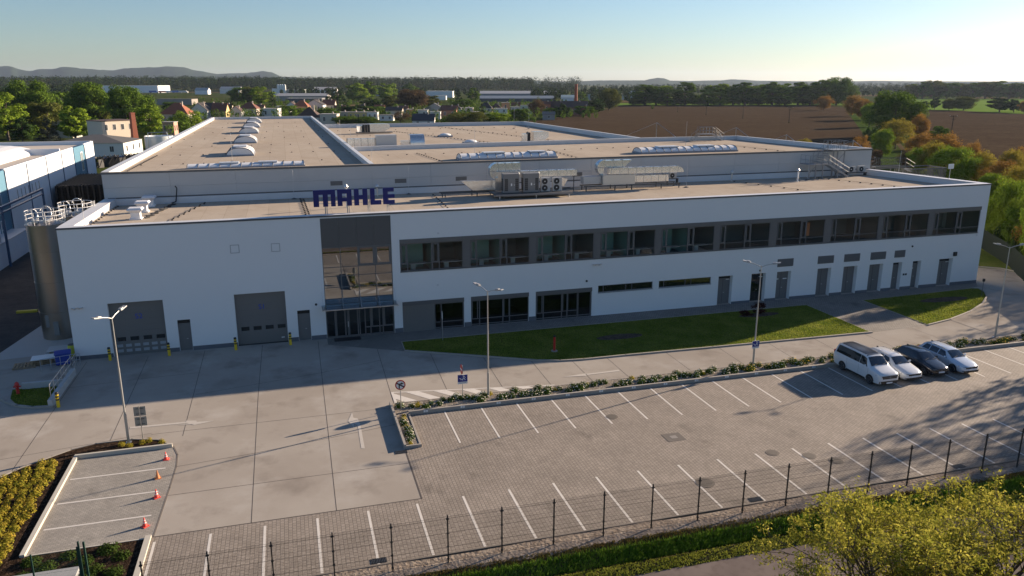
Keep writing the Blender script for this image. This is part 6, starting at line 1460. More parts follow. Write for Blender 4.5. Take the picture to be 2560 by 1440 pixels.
def tree_proto(seed, h, rad, z0, nclump, per, leaf, m_, shape='round', trunk=True):
    V, Fq, cl = crown_geo(seed, h, rad, z0, nclump, per, leaf, shape)
    o = bpy.data.objects.new('tree', None); o.empty_display_size = .5
    c = bpy.data.objects.new('crown', np_mesh('crown', V, Fq, m_)); c.parent = o
    t = MB(); rg = random.Random(seed)
    if trunk:
        tr = h * .018 + .06; top = z0 + (h - z0) * (.75 if shape != 'round' else .4)
        t.tube((0, 0, -.2), (0, 0, top), tr, 7, r2=tr * .45)
        for c_ in cl[::max(1, len(cl) // 9)]:
            zs = min(top, max(z0 * .7, c_[2] - h * .22)); t.tube((0, 0, zs), tuple(c_), tr * .4, 5, r2=tr * .12)
    me = bpy.data.meshes.new('trunk'); me.from_pydata(t.v, [], t.f); me.materials.append(M_bark)
    tk = bpy.data.objects.new('trunk', me); tk.parent = o
    return (o, c, tk, h, rad)
PROTO = {
 'round1': tree_proto(11, 12, 5.0, .7, 46, 160, .56, L_green), 'round2': tree_proto(12, 12, 5.2, .6, 42, 160, .56, L_green), 'round3': tree_proto(13, 12, 4.6, .8, 36, 170, .54, L_green),
 'tall1': tree_proto(21, 16, 4.4, .8, 48, 140, .62, L_green), 'tall2': tree_proto(22, 16, 4.0, .9, 42, 140, .62, L_green),
 'birch': tree_proto(31, 14, 3.6, 1.4, 50, 130, .42, L_bright), 'loose': tree_proto(32, 9, 4.2, 1.8, 40, 80, .30, L_copper), 'loose2': tree_proto(33, 9, 4.6, 1.6, 34, 85, .30, L_copper),
 'poplar': tree_proto(41, 18, 3.2, 1.0, 44, 110, .62, L_green, 'poplar'), 'poplar2': tree_proto(42, 18, 3.6, .8, 38, 120, .62, L_green, 'poplar'),
 'spruce': tree_proto(51, 14, 3.6, .8, 70, 70, .34, L_dark, 'cone'), 'bush': tree_proto(61, 3.6, 2.6, .1, 26, 80, .30, L_dark, trunk=False), 'bush2': tree_proto(62, 3.2, 2.9, .1, 30, 75, .28, L_green, trunk=False),
 'sparse': tree_proto(75, 13, 4.4, 3.0, 34, 46, .34, L_gold), 'sparse2': tree_proto(76, 13, 4.8, 3.2, 28, 44, .34, L_gold), 'fine1': tree_proto(71, 12, 5.4, .7, 85, 200, .38, L_green), 'fine2': tree_proto(72, 10, 5.0, .7, 80, 200, .33, L_bright), 'fine3': tree_proto(73, 9, 4.6, .8, 90, 140, .27, L_copper), 'fine4': tree_proto(74, 9, 5.0, 1.2, 95, 130, .27, L_gold)}
rt = random.Random(7)
def plant(proto, x, y, h, wd, m_, name, label, cat='tree', group=None, z=0.0):
    o0, c0, t0, H_, Rd = PROTO[proto]
    o = o0.copy(); o.name = name; COL.objects.link(o); o.location = (x, y, z); o.rotation_euler = (0, 0, rt.uniform(0, 6.28)); o.scale = (wd / (2 * Rd), wd / (2 * Rd), h / H_)
    c = c0.copy(); COL.objects.link(c); c.parent = o
    if m_ is not None: c.material_slots[0].link = 'OBJECT'; c.material_slots[0].material = m_
    if len(t0.data.vertices): t = t0.copy(); COL.objects.link(t); t.parent = o
    return tag(o, label, cat, group)
def plant_px(proto, cx, top, base, wpx, m_, name, label, cat='tree', group=None, basez=0.0):
    x, y = at(cx, base, basez); d = Vector((x, y, CAM_H)); dist = (Vector((x, y, 0)).dot(_f)) * math.cos(TILT) + CAM_H * math.sin(TILT)
    s = dist / F_PX
    # height from the top pixel at this distance
    dd = _f3 + _r * ((cx - 1280) / F_PX) + _u3 * (-(top - 720) / F_PX); t = math.hypot(x, y) / math.hypot(dd.x, dd.y); h = CAM_H + dd.z * t
    return plant(proto, x, y, max(h, 1.0), wpx * s, m_, name, label, cat, group, basez)
G1 = 'trees of the village behind the halls'
left_trees = [
 ('birch', 22, 222, 352, 88, L_bright, 'birch_tree', 'tall light green birch at the left edge of the photo'),
 ('fine1', 80, 193, 318, 118, L_green, 'broad_tree', 'very broad rounded green tree behind the birch at the left edge'),
 ('round2', 165, 222, 310, 82, L_green, 'broad_tree', 'lower green tree between the two broadest trees on the left'),
 ('round1', 120, 246, 345, 100, L_olive, 'olive_tree', 'olive coloured tree in front of the broad trees on the left'),
 ('fine1', 232, 198, 318, 108, L_green, 'broad_tree', 'broad dark green tree left of the white warehouse'),
 ('fine1', 326, 207, 322, 112, L_green, 'broad_tree', 'dense green tree partly covering the white warehouse'),
 ('tall1', 190, 256, 352, 78, L_bright, 'dense_tree', 'dense bright green tree in front of the flat roofed beige house'),
 ('spruce', 122, 296, 356, 62, L_blue, 'blue_spruce', 'greyish blue spruce behind the white and blue hall'),
 ('round3', 258, 252, 318, 50, L_olive, 'olive_tree', 'olive tree above the beige house near the red roof'),
 ('birch', 378, 256, 345, 70, L_bright, 'birch_tree', 'bright green birch beside the brick chimney'),
 ('bush2', 470, 274, 315, 80, L_bright, 'bush', 'yellow green bush behind the left roof corner'),
 ('bush', 455, 300, 332, 62, L_green, 'bush', 'green bush next to the small pink house'),
 ('round3', 58, 292, 360, 60, L_dark, 'dark_tree', 'dark tree low behind the birch at the left edge'),
 ('round1', 432, 252, 280, 50, L_green, 'green_tree', 'small green tree behind the red hipped roof'),
 ('round2', 600, 214, 262, 55, L_green, 'green_tree', 'green tree left of the light green tree by the white silos'),
 ('birch', 655, 213, 268, 58, L_bright, 'light_green_tree', 'light green loose tree just left of the white silo towers'),
 ('round1', 632, 212, 262, 50, L_olive, 'olive_tree', 'olive tree behind the light green tree by the white silos'),
 ('spruce', 582, 250, 290, 26, L_dark, 'dark_conifer', 'small dark conifer behind the arched skylights'),
 ('spruce', 682, 230, 272, 24, L_dark, 'dark_conifer', 'narrow dark conifer right of the light green tree'),
 ('round2', 718, 262, 290, 90, L_green, 'garden_tree', 'garden tree left of the dark brown pyramid roof'),
 ('fine2', 820, 268, 302, 60, L_green, 'garden_tree', 'garden trees right behind the dark brown pyramid roof'),
 ('spruce', 846, 218, 272, 58, L_dark, 'tall_conifer', 'tallest dark conifer in the middle of the village'),
 ('spruce', 824, 224, 268, 36, L_dark, 'tall_conifer', 'dark conifer close to the left of the tallest one'),
 ('tall1', 893, 202, 258, 56, L_bright, 'light_green_tree', 'light green tall tree right of the tallest conifer'),
 ('tall2', 925, 202, 256, 44, L_green, 'green_tree', 'mid green tall tree next to the light green tall tree'),
 ('tall1', 962, 204, 252, 46, L_bright, 'light_green_tree', 'light green tree in front of the wood, centre left'),
 ('poplar', 985, 208, 248, 20, L_bright, 'light_green_tree', 'narrow bright tree in front of the wood, centre left'),
 ('tall2', 1025, 208, 246, 40, L_green, 'green_tree', 'mid green tree in front of the wood above the brown round tree'),
 ('fine1', 1032, 220, 276, 84, L_brown, 'brown_tree', 'large round brownish tree in the middle of the village'),
 ('round3', 1080, 238, 270, 50, L_olive, 'olive_tree', 'olive tree right of the large brownish tree'),
 ('round3', 975, 238, 272, 52, L_olive, 'olive_tree', 'olive tree left of the large brownish tree'),
 ('round1', 930, 246, 280, 60, L_dark, 'dark_tree', 'dark tree right below the light green tall tree'),
 ('spruce', 1148, 228, 268, 30, L_dark, 'dark_conifer', 'dark conifer right of the white box warehouse'),
 ('tall2', 1183, 218, 262, 34, L_green, 'green_tree', 'green tree at the left end of the long low sheds'),
 ('round2', 1160, 246, 276, 56, L_green, 'green_tree', 'green rounded tree below the dark conifer by the box warehouse'),
 ('round1', 885, 262, 292, 80, L_dark, 'garden_tree', 'dark garden tree left above the flat cream houses'),
 ('round2', 945, 264, 288, 70, L_green, 'garden_tree', 'green garden tree above the flat cream houses'),
 ('fine2', 865, 289, 314, 72, L_green, 'garden_tree', 'bright garden tree in front of the flat cream houses, left one'),
 ('fine2', 915, 290, 314, 62, L_green, 'garden_tree', 'bright garden tree in front of the flat cream houses, right one'),
 ('loose', 1002, 276, 312, 46, L_brown, 'bare_tree', 'thin brown bare tree between white houses'),
 ('fine3', 1142, 280, 312, 70, L_olive, 'autumn_tree', 'olive brown tree in front of the orange red house'),
 ('fine4', 1190, 278, 314, 68, L_olive, 'autumn_tree', 'yellowish olive tree at the right of the orange red house'),
 ('fine2', 1240, 280, 312, 66, L_bright, 'green_tree', 'bright green tree behind the rear roof corner'),
 ('spruce', 1204, 260, 296, 26, L_dark, 'dark_conifer', 'small dark conifer among the white houses'),
 ('round1', 1300, 268, 306, 52, L_green, 'green_tree', 'green tree at the edge of the field left of the red house'),
 ('fine3', 1342, 247, 292, 44, L_brown, 'brown_tree', 'brown rounded tree beside the red house'),
 ('round2', 1382, 268, 296, 60, L_green, 'green_tree', 'green tree in front of the dark roofed farm buildings'),
 ('round3', 1408, 258, 296, 34, L_dark, 'dark_tree', 'dark tree between the dark roofed farm buildings'),
 ('round1', 1460, 262, 290, 52, L_green, 'green_tree', 'green tree below the brick chimney stack'),
 ('round2', 1490, 246, 282, 50, L_dark, 'dark_tree', 'dark tree left of the large grey brown tree'),
 ('fine1', 1522, 218, 276, 58, L_olive, 'grey_brown_tree', 'large grey brown tree at the left corner of the ploughed field'),
 ('poplar2', 1452, 228, 258, 24, L_green, 'green_tree', 'green tree right next to the brick chimney stack')]
for t in left_trees: plant_px(*t[:6], t[6], t[7], 'tree', G1)
# tree row behind the ploughed field
G2 = 'row of trees behind the ploughed field'
row = [(1612, 212, 52, 'poplar'), (1640, 211, 50, 'tall1'), (1668, 213, 44, 'poplar2'), (1712, 206, 46, 'poplar'), (1738, 236, 40, 'bush2'), (1770, 212, 44, 'tall2'), (1800, 208, 46, 'poplar2'), (1832, 206, 50, 'tall1'), (1862, 204, 52, 'tall2'), (1896, 206, 54, 'tall1'), (1930, 203, 56, 'tall2'), (1962, 203, 56, 'tall1'), (1994, 204, 54, 'tall2'), (2024, 202, 56, 'tall1'), (2055, 198, 52, 'tall2'), (2090, 189, 74, 'fine1')]
lab2 = ['leftmost tree of the row behind the ploughed field'] + ['%s tree from the left in the row behind the ploughed field' % ORD[i] for i in range(1, len(row) - 1)] + ['tallest broad tree at the right end of the row behind the ploughed field']
for (cx, tp, wd, pr), lb in zip(row, lab2): plant_px(pr, cx, tp, 263, wd * 1.22, L_bright if int(cx) % 3 == 0 else L_green, 'field_edge_tree', lb, 'tree', G2)
for cx, tp, wd in ((1590, 243, 46), (1690, 243, 50), (1755, 243, 50), (1880, 240, 60), (1950, 240, 60), (2020, 240, 60)):
    plant_px('bush2', cx, tp, 263, wd, L_dark, 'understorey_bush', 'dark bush under the row behind the field %s' % {1590: 'at its left end', 1690: 'below the third tree', 1755: 'in the gap right of the fourth tree', 1880: 'below its middle', 1950: 'right of its middle', 2020: 'near its right end'}[cx], 'bush', 'bushes under the tree row')
plant_px('bush', 1631, 262, 273, 9, L_green, 'lone_bush', 'single small bush standing in the ploughed field near its far edge', 'bush')
# track avenue on the right
G3 = 'trees along the farm track on the right'
right_trees = [
 ('fine3', 2059, 238, 276, 44, L_copper, 'copper_tree', 'round copper tree standing alone at the far edge of the field'),
 ('fine3', 2128, 236, 290, 46, L_copper, 'copper_tree', 'farthest copper tree of the line along the track'),
 ('fine3', 2155, 244, 300, 52, L_copper, 'copper_tree', 'second farthest copper tree of the line along the track'),
 ('fine2', 2172, 256, 318, 50, L_bright, 'light_green_tree', 'light green tree left below the biggest green tree'),
 ('round3', 2196, 236, 300, 40, L_brown, 'brown_tree', 'brown tree half hidden behind the biggest green tree'),
 ('fine1', 2232, 220, 342, 128, L_green, 'big_green_tree', 'biggest green tree on the right above the track'),
 ('fine4', 2238, 296, 372, 84, L_gold, 'golden_tree', 'golden olive tree in front of the biggest green tree'),
 ('fine3', 2294, 282, 352, 46, L_copper, 'copper_tree', 'copper tree right of the golden olive tree'),
 ('round2', 2342, 310, 372, 46, L_green, 'green_tree', 'dark green tree top rising from the copper trees'),
 ('fine3', 2300, 328, 412, 74, L_copper, 'copper_tree', 'large copper tree in front of the dark green top'),
 ('fine3', 2352, 330, 420, 86, L_copper, 'copper_tree', 'broad copper tree left of the utility pole foot'),
 ('fine3', 2268, 372, 432, 56, L_brown, 'brown_tree', 'brown tree behind the mesh screened box'),
 ('fine2', 2374, 362, 470, 112, L_bright, 'bright_green_tree', 'bright yellow green tree behind the parapet corner'),
 ('fine4', 2446, 376, 470, 66, L_gold, 'golden_tree', 'golden tree right of the bright green one'),
 ('fine3', 2496, 398, 486, 88, L_copper, 'copper_tree', 'copper tree behind the right building corner'),
 ('loose', 2556, 360, 440, 70, L_copper, 'copper_tree', 'thin copper tree at the right edge above the others'),
 ('fine4', 2552, 410, 520, 92, L_gold, 'golden_tree', 'dense golden tree at the right edge of the photo'),
 ('fine2', 2512, 440, 622, 100, L_bright, 'bright_green_tree', 'bright green tree beside the right building corner'),
 ('fine2', 2562, 470, 640, 78, L_bright, 'bright_green_tree', 'yellow green tree cut by the right edge of the photo'),
 ('fine3', 2580, 520, 668, 90, L_copper, 'copper_tree', 'low copper tree behind the green fence at the right edge'),
 ('loose2', 2152, 336, 392, 46, L_copper, 'copper_tree', 'small copper tree just behind the hall parapet'),
 ('loose', 2010, 342, 380, 36, L_gold, 'golden_tree', 'small golden tree top behind the hall parapet'),
 ('bush', 2188, 372, 420, 34, L_brown, 'bush', 'brown bush right behind the end of the hall'),
 ('bush2', 2175, 318, 345, 34, L_green, 'bush', 'green bush beside the farm track'),
 ('bush2', 2200, 348, 380, 40, L_green, 'bush', 'green bush under the golden olive tree')]
right_trees += [
 ('fine2', 2205, 320, 395, 52, L_bright, 'light_green_tree', 'light green tree left of the golden olive tree beside the track'),
 ('fine4', 2330, 352, 440, 70, L_gold, 'golden_tree', 'golden tree left of the bright green tree behind the parapet'),
 ('fine3', 2420, 352, 446, 56, L_copper, 'copper_tree', 'copper tree rising behind the bright green tree'),
 ('fine2', 2296, 366, 436, 60, L_bright, 'light_green_tree', 'light green tree behind the screened box'),
 ('fine4', 2524, 372, 452, 66, L_gold, 'golden_tree', 'golden tree high at the right edge left of the thin copper one'),
 ('fine2', 2478, 486, 612, 64, L_bright, 'light_green_tree', 'light green tree behind the fence close to the right building corner'), ('round1', 2530, 505, 640, 70, L_green, 'green_tree', 'deep green tree behind the tall green fence'), ('fine2', 2585, 470, 690, 90, L_bright, 'bright_green_tree', 'bright green tree behind the fence at the very right edge'), ('bush2', 2500, 560, 632, 50, L_dark, 'bush', 'dark bush behind the tall green fence, left one'), ('bush2', 2548, 585, 668, 60, L_dark, 'bush', 'dark bush behind the tall green fence, right one'),
 ('fine2', 2470, 430, 500, 60, L_bright, 'bright_green_tree', 'bright green tree top just above the right building corner')]
for t in right_trees: plant_px(*t[:6], t[6], t[7], 'bush' if t[6] == 'bush' else 'tree', G3)
G4 = 'hedgerow bushes between the fields'
for i, (cx, tp, bs, wd, m_, l) in enumerate(((2310, 252, 274, 30, L_dark, 'small dark bush at the left end of the hedgerow between the fields'), (2336, 243, 274, 28, L_dark, 'pointed dark bush in the hedgerow between the fields'), (2372, 246, 275, 40, L_olive, 'pale bush left of the widest hedgerow bush'), (2408, 240, 276, 56, L_olive, 'wide pale grey green bush in the hedgerow'), (2498, 243, 280, 70, L_dark, 'large dark bush at the right part of the hedgerow'), (2534, 248, 281, 36, L_dark, 'rounded dark bush right of the large one'), (2560, 252, 283, 30, L_copper, 'copper bush at the right edge in the hedgerow'))):
    plant_px('round3' if m_ is L_dark else 'fine2', cx, tp, bs, wd, m_, 'hedgerow_bush', l, 'bush', G4)
for cx, l in ((2292, 'left'), (2308, 'middle'), (2330, 'right')): plant_px('loose', cx, 229, 247, 15 if cx != 2330 else 20, L_copper, 'copper_tree', '%s one of three tiny copper trees beyond the green field' % l, 'tree', 'tiny copper trees')
G5 = 'far tree line on the right horizon'
far = [(2275, 208, 30), (2305, 200, 40), (2335, 197, 46), (2366, 202, 44), (2398, 204, 44), (2430, 203, 46), (2462, 200, 50), (2492, 198, 50), (2522, 206, 44), (2552, 202, 50), (2580, 200, 50)]
for i, (cx, tp, wd) in enumerate(far): plant_px(['round1', 'tall1', 'round2'][i % 3], cx, tp, 247, wd * 1.3, L_green if i % 2 else L_olive, 'horizon_tree', ('%s tree from the left in the tree line beyond the green field' % ORD[i]) , 'tree', G5)
# trees that stand beyond the right edge and throw their shade over the car park
G6 = 'roadside trees right of the car park'
for i, (x, y, h, wd) in enumerate(((80.5, 48.3, 16.3, 8.5), (84, 43.5, 16.0, 9), (77, 40.0, 14.0, 8.5), (92, 46.5, 17, 10), (86, 46.3, 14, 7.5), (99, 64, 13.5, 8), (108, 72, 13, 8), (90, 38, 14, 9))):
    plant('sparse' if i % 2 else 'sparse2', x, y, h, wd, L_gold, 'roadside_tree', '%s roadside tree beyond the right edge shading the car park' % ORD[i], 'tree', G6)
# --- the wood on the horizon (uncountable)
def wood(name, label, segs, m_, seed, leaf, per):
    rg = np.random.default_rng(seed); Cs = []; Ns = []
    for (x0, x1, b0, b1, n, h0, h1) in segs:
        for i in range(n):
            px = rg.uniform(x0, x1); py = rg.uniform(b0, b1); x, y = at(px, py); h = rg.uniform(h0, h1); r = h * rg.uniform(.25, .36)
            v = rg.normal(size=(per, 3)); v /= np.linalg.norm(v, axis=1, keepdims=True); 
            C = np.array([x, y, h * .56]) + v * np.array([r, r, h * .46]) * rg.uniform(.75, 1.05, (per, 1)); Cs.append(C); Ns.append(v + rg.normal(0, .35, (per, 3)) + np.array([0, 0, .3]))
    C = np.concatenate(Cs); Nn = np.concatenate(Ns); k = C[:, 2] > 0; V, Fq = leaves(C[k], Nn[k], leaf, rg)
    o = bpy.data.objects.new(name, np_mesh(name, V, Fq, m_)); COL.objects.link(o); tag(o, label, 'wood', kind='stuff')
L_far = leaf_mat('leaf_far', (0.016, 0.032, 0.011), (0.045, 0.068, 0.02), .15, .03)
L_farb = leaf_mat('leaf_far_brown', (0.032, 0.034, 0.013), (0.06, 0.06, 0.022), .15, .03)
wood('far_wood', 'dark mixed wood stretching along the horizon behind the village', [(-40, 700, 224, 229.5, 700, 30, 38), (560, 1330, 224, 230, 700, 28, 36), (1300, 1440, 224, 232, 60, 16, 24), (-40, 1450, 218, 224, 420, 34, 42), (-40, 230, 232, 246, 120, 14, 20), (700, 1200, 236, 246, 90, 9, 14)], L_far, 3, 3.0, 70)
wood('far_wood', 'brownish spring trees scattered in front of the long wood', [(-40, 620, 225, 230, 120, 27, 33), (700, 1330, 225, 231, 120, 26, 32)], L_farb, 4, 2.8, 70)
wood('far_trees', 'hazy trees and hedges of the plain right of the chimney', [(1330, 1620, 228, 256, 120, 9, 16), (1440, 2300, 214, 236, 420, 9, 16), (1980, 2640, 209, 226, 420, 12, 22), (2120, 2320, 230, 243, 60, 8, 13)], L_far, 5, 2.6, 55)
wood('garden_greenery', 'bushes and hedges filling the gardens between the village houses', [(420, 1500, 250, 300, 520, 3, 6.5), (-20, 240, 290, 350, 110, 4, 7), (350, 440, 285, 345, 50, 3, 6), (1080, 1340, 288, 312, 80, 2.5, 4.5)], L_green, 6, .75, 80)
wood('field_hedge', 'continuous green undergrowth below the tree row and far tree line', [(1585, 2115, 260.5, 263, 230, 5, 9), (2265, 2640, 245, 247.5, 130, 7, 11)], L_green, 9, 1.3, 70)
wood('plain_woods', 'blue wooded plain below the distant hills', [(1250, 2640, 205.9, 211, 1500, 14, 24), (-40, 1300, 206, 214, 500, 16, 24)], L_far, 8, 9.0, 26)
# --- distant hills
def hills(name, prof, dist, m_, depth=2500, seed=1):
    rg = np.random.default_rng(seed); V = []; pts = []
    ks = []
    for (a, b) in zip(prof[:-1], prof[1:]):
        n = max(2, int((b[0] - a[0]) / 8))
        for i in range(n): t = i / n; ks.append((a[0] + (b[0] - a[0]) * t, a[1] + (b[1] - a[1]) * (t * t * (3 - 2 * t))))
    ks.append(prof[-1]); rows = [(-1, 0), (-.6, .35), (-.3, .72), (0, 1), (.5, .6), (1, 0)]
    for px, py in ks:
        dx = (px - 1280) / math.hypot(F_PX, 515); ang = YAW + math.atan(dx); h = CAM_H + (HOR - py) / math.hypot(F_PX, 515) * dist / math.cos(ang - YAW) * math.cos(ang - YAW)
        for u, f in rows:
            dd = (dist + u * depth * .5) / math.cos(ang - YAW); hh = -1 + (h + 1) * f * (1 + (rg.uniform(-.12, .05) if 0 < f < 1 else rg.uniform(-.015, .015))); V.append((math.sin(ang) * dd, math.cos(ang) * dd, hh))
    k = len(rows); Fq = [(i * k + j, (i + 1) * k + j, (i + 1) * k + j + 1, i * k + j + 1) for i in range(len(ks) - 1) for j in range(k - 1)]
    me = np_mesh(name, np.array(V), np.array(Fq), m_); me.polygons.foreach_set('use_smooth', [True] * len(me.polygons)); o = bpy.data.objects.new(name, me); COL.objects.link(o); tag(o, kind='structure')
M_hill = ground_mat('wooded_hill', [(0.022, 0.038, 0.018), (0.032, 0.05, 0.024), (0.018, 0.028, 0.014)], [(.002, .4, .6), (.01, .5, .7)])
hills('hills', [(-200, 172), (-60, 170), (0, 168.5), (28, 166.5), (60, 176), (78, 178.5), (105, 174), (135, 174), (165, 168.3), (188, 170.5), (215, 173), (262, 176), (290, 176.5), (315, 172.5), (350, 171), (385, 169.5), (432, 167.3), (455, 169), (500, 178), (545, 185.5), (580, 184), (610, 184), (640, 181), (660, 178.3), (682, 182), (705, 192), (735, 193), (760, 197), (1000, 203)], 9000, M_hill)
hills('hills', [(1150, 204), (1290, 201), (1330, 200.5), (1360, 203.5), (1450, 203), (1500, 201), (1560, 201), (1612, 201), (1625, 197.5), (1643, 194.8), (1660, 196), (1675, 201.5), (1730, 202.5), (1760, 201.5), (1800, 201), (1830, 198.5), (1855, 199.5), (1900, 202), (2000, 203), (2130, 203), (2190, 202), (2300, 203), (2500, 203.6), (2700, 203.5)], 7500, M_hill, seed=2)

# ================================================================== foreground trees
def fore_tree(name, x, y, z, h, rad, seed, nleaf, label):
    rg = np.random.default_rng(seed); o = thing(name, label, 'tree', (x, y, z)); t = MB(); tips = []
    def grow(p, d, L_, r, depth):
        n = 3; q = Vector(p); d = Vector(d).normalized()
        for i in range(n):
            d2 = (d + Vector(rg.normal(0, .13, 3)) + Vector((0, 0, .05))).normalized(); e = q + d2 * L_ / n
            t.tube(q, e, r * (1 - .25 * i / n), 5 if depth > 1 else 7, r2=r * (1 - .25 * (i + 1) / n), cap=False)
            if depth >= 2: tips.append((e, d2, r))
            q, d = e, d2
        if depth >= 5: tips.append((q, d, r)); return
        k = 3 if depth < 4 else 2
        for j in range(k):
            a = rg.uniform(0, 6.283); sp = rg.uniform(.45, .95) if depth else rg.uniform(.5, .9)
            u = d.cross(Vector((0, 0, 1)) if abs(d.z) < .9 else Vector((1, 0, 0))).normalized(); v = d.cross(u)
            nd = (d + (u * math.cos(a) + v * math.sin(a)) * sp); nd.z *= .85
            grow(q, nd, L_ * rg.uniform(.66, .86), r * .62, depth + 1)
    tr = .17
    t.tube((0, 0, -.3), (0, 0, h * .18), tr, 8, r2=tr * .85)
    for j in range(6):
        a = 2 * math.pi * j / 6 + rg.uniform(-.3, .3); grow((0, 0, h * .18), (math.cos(a) * .65 * rad / 4, math.sin(a) * .65 * rad / 4, .85), h * .27, tr * .55, 0)
    P = np.array([tuple(a) for a, b, c in tips]); mx = P[:, 2].max(); s = h / mx; t.v = [(a * s * rad / 4.4, b * s * rad / 4.4, c * s) for a, b, c in t.v]; P = P * np.array([s * rad / 4.4, s * rad / 4.4, s])
    t.build('trunk', M_bark, o)
    idx = rg.integers(0, len(P), nleaf // 6); cen = P[idx] + rg.normal(0, .13, (len(idx), 3))
    C = np.repeat(cen, 6, axis=0) + rg.normal(0, .075, (len(idx) * 6, 3)); Nn = rg.normal(0, .8, C.shape) + np.array([0, 0, .9])
    V, Fq = leaves(C, Nn, .15, rg, aspect=.42)
    c = bpy.data.objects.new('crown', np_mesh('crown', V, Fq, L_fore)); COL.objects.link(c); c.parent = o
    return o
L_fore = leaf_mat('leaf_walnut', (0.19, 0.21, 0.025), (0.54, 0.47, 0.09), .45, .9)
fore_tree('walnut_tree', 20.3, 19.9, -.4, 7.7, 4.7, 5, 34000, 'yellow green tree with thin branches in the lower right corner, left one')
fore_tree('walnut_tree', 25.6, 19.0, -.4, 7.4, 4.9, 9, 32000, 'yellow green tree cut by the lower right corner of the photo')
fore_tree('walnut_tree', 17.2, 16.4, -.4, 6.9, 3.8, 14, 22000, 'yellow green tree cut by the bottom edge below the fence middle')

# ================================================================== planting
# yellow green shrubs in rows in the mulch bed
def shrub_proto(seed, n, r, h, m_, leaf=.13, flowers=0, fm=None, name='foliage'):
    rg = np.random.default_rng(seed); v = rg.normal(size=(n, 3)); v /= np.linalg.norm(v, axis=1, keepdims=True); v[:, 2] = abs(v[:, 2])
    C = v * np.array([r, r, h]) * rg.uniform(.45, 1.05, (n, 1)); V, Fq = leaves(C, v + rg.normal(0, .5, (n, 3)) + np.array([0, 0, .5]), leaf, rg, .6)
    me = np_mesh(name, V, Fq, m_); fme = None
    if flowers:
        v = rg.normal(size=(flowers, 3)); v /= np.linalg.norm(v, axis=1, keepdims=True); v[:, 2] = abs(v[:, 2]); C = v * np.array([r, r, h]) * rg.uniform(.95, 1.2, (flowers, 1)) + np.array([0, 0, .03]); V, Fq = leaves(C, v + np.array([0, 0, 1.]), .10, rg); fme = np_mesh('flowers', V, Fq, fm)
    return me, fme
sp = [shrub_proto(100 + i, 230, .29, .42, L_yel, .11)[0] for i in range(4)]
M_pot = None
bed_poly = [(-24, 37.4), (-14.2, 37.4), (-14.2, 47.9), (-15.0, 48.3), (-16.9, 46.6), (-18.6, 45.3), (-21, 43.9), (-24, 42.4)]
k = 0
for r_ in range(15):
    for c_ in range(18):
        x = -14.45 - r_ * .60 + .12 * math.sin(c_); y = 37.6 + c_ * .60 + (r_ % 2) * .30
        if not in_poly(np.array([[x, y]]), bed_poly)[0]: continue
        o = bpy.data.objects.new('photinia_shrub', sp[k % 4]); COL.objects.link(o); o.location = (x + rt.uniform(-.06, .06), y + rt.uniform(-.06, .06), .03); s = rt.uniform(.8, 1.15); o.scale = (s, s, s); o.rotation_euler = (0, 0, rt.uniform(0, 6.28))
        tag(o, 'small yellow green shrub with orange leaf tips planted in rows in the mulch bed', 'shrub', 'shrubs planted in rows in the mulch bed'); k += 1
for x, y, l in ((-11.1, 49.6, 'yellow green shrub just left of the left lamp foot'), (-9.9, 49.55, 'yellow green shrub at the foot of the double sign post'), (-9.55, 49.75, 'yellow green shrub right behind the double sign post'), (-8.75, 49.3, 'yellow green shrub at the right tip of the curved mulch bed'), (-10.6, 49.3, 'small shrub right of the left lamp foot')):
    o = bpy.data.objects.new('photinia_shrub', sp[k % 4]); COL.objects.link(o); o.location = (x, y, .03); o.scale = (.8, .8, .7); tag(o, l, 'shrub'); k += 1
# junipers bottom left
L_jun = leaf_mat('juniper', (0.03, 0.055, 0.012), (0.075, 0.11, 0.025), .25, 2)
jp = [shrub_proto(120 + i, 420, .55, .32, L_jun, .12)[0] for i in range(3)]
jl = [(-12.9, 37.3), (-12.1, 36.6), (-11.3, 37.4), (-10.5, 36.7), (-9.6, 37.45), (-8.9, 36.7), (-9.9, 35.8), (-9.0, 35.4), (-8.7, 34.4), (-10.3, 34.9), (-9.6, 33.9), (-12.9, 36.1), (-8.8, 33.2), (-9.9, 32.9)]
for i, (x, y) in enumerate(jl):
    o = bpy.data.objects.new('juniper_shrub', jp[i % 3]); COL.objects.link(o); o.location = (x, y, .03); o.rotation_euler = (0, 0, rt.uniform(0, 6)); s = rt.uniform(.8, 1.1); o.scale = (s, s, s)
    tag(o, 'low dark green juniper in the bed below the small parking bays', 'shrub', 'junipers below the small parking bays')
o = thing('concrete_plinth', 'long low concrete slab lying in the juniper bed at the lower left', 'concrete slab', (-12.0, 35.5, 0)); MB().box(-3.2, 1.5, -.45, .4, 0, .35).build('slab', mat('slab_grey', (0.32, 0.33, 0.33), .8, var=(2, .3)), o); MB().box(-3.25, 1.55, -.55, -.452, 0, .30).build('front_kerb', M_kerb, o)
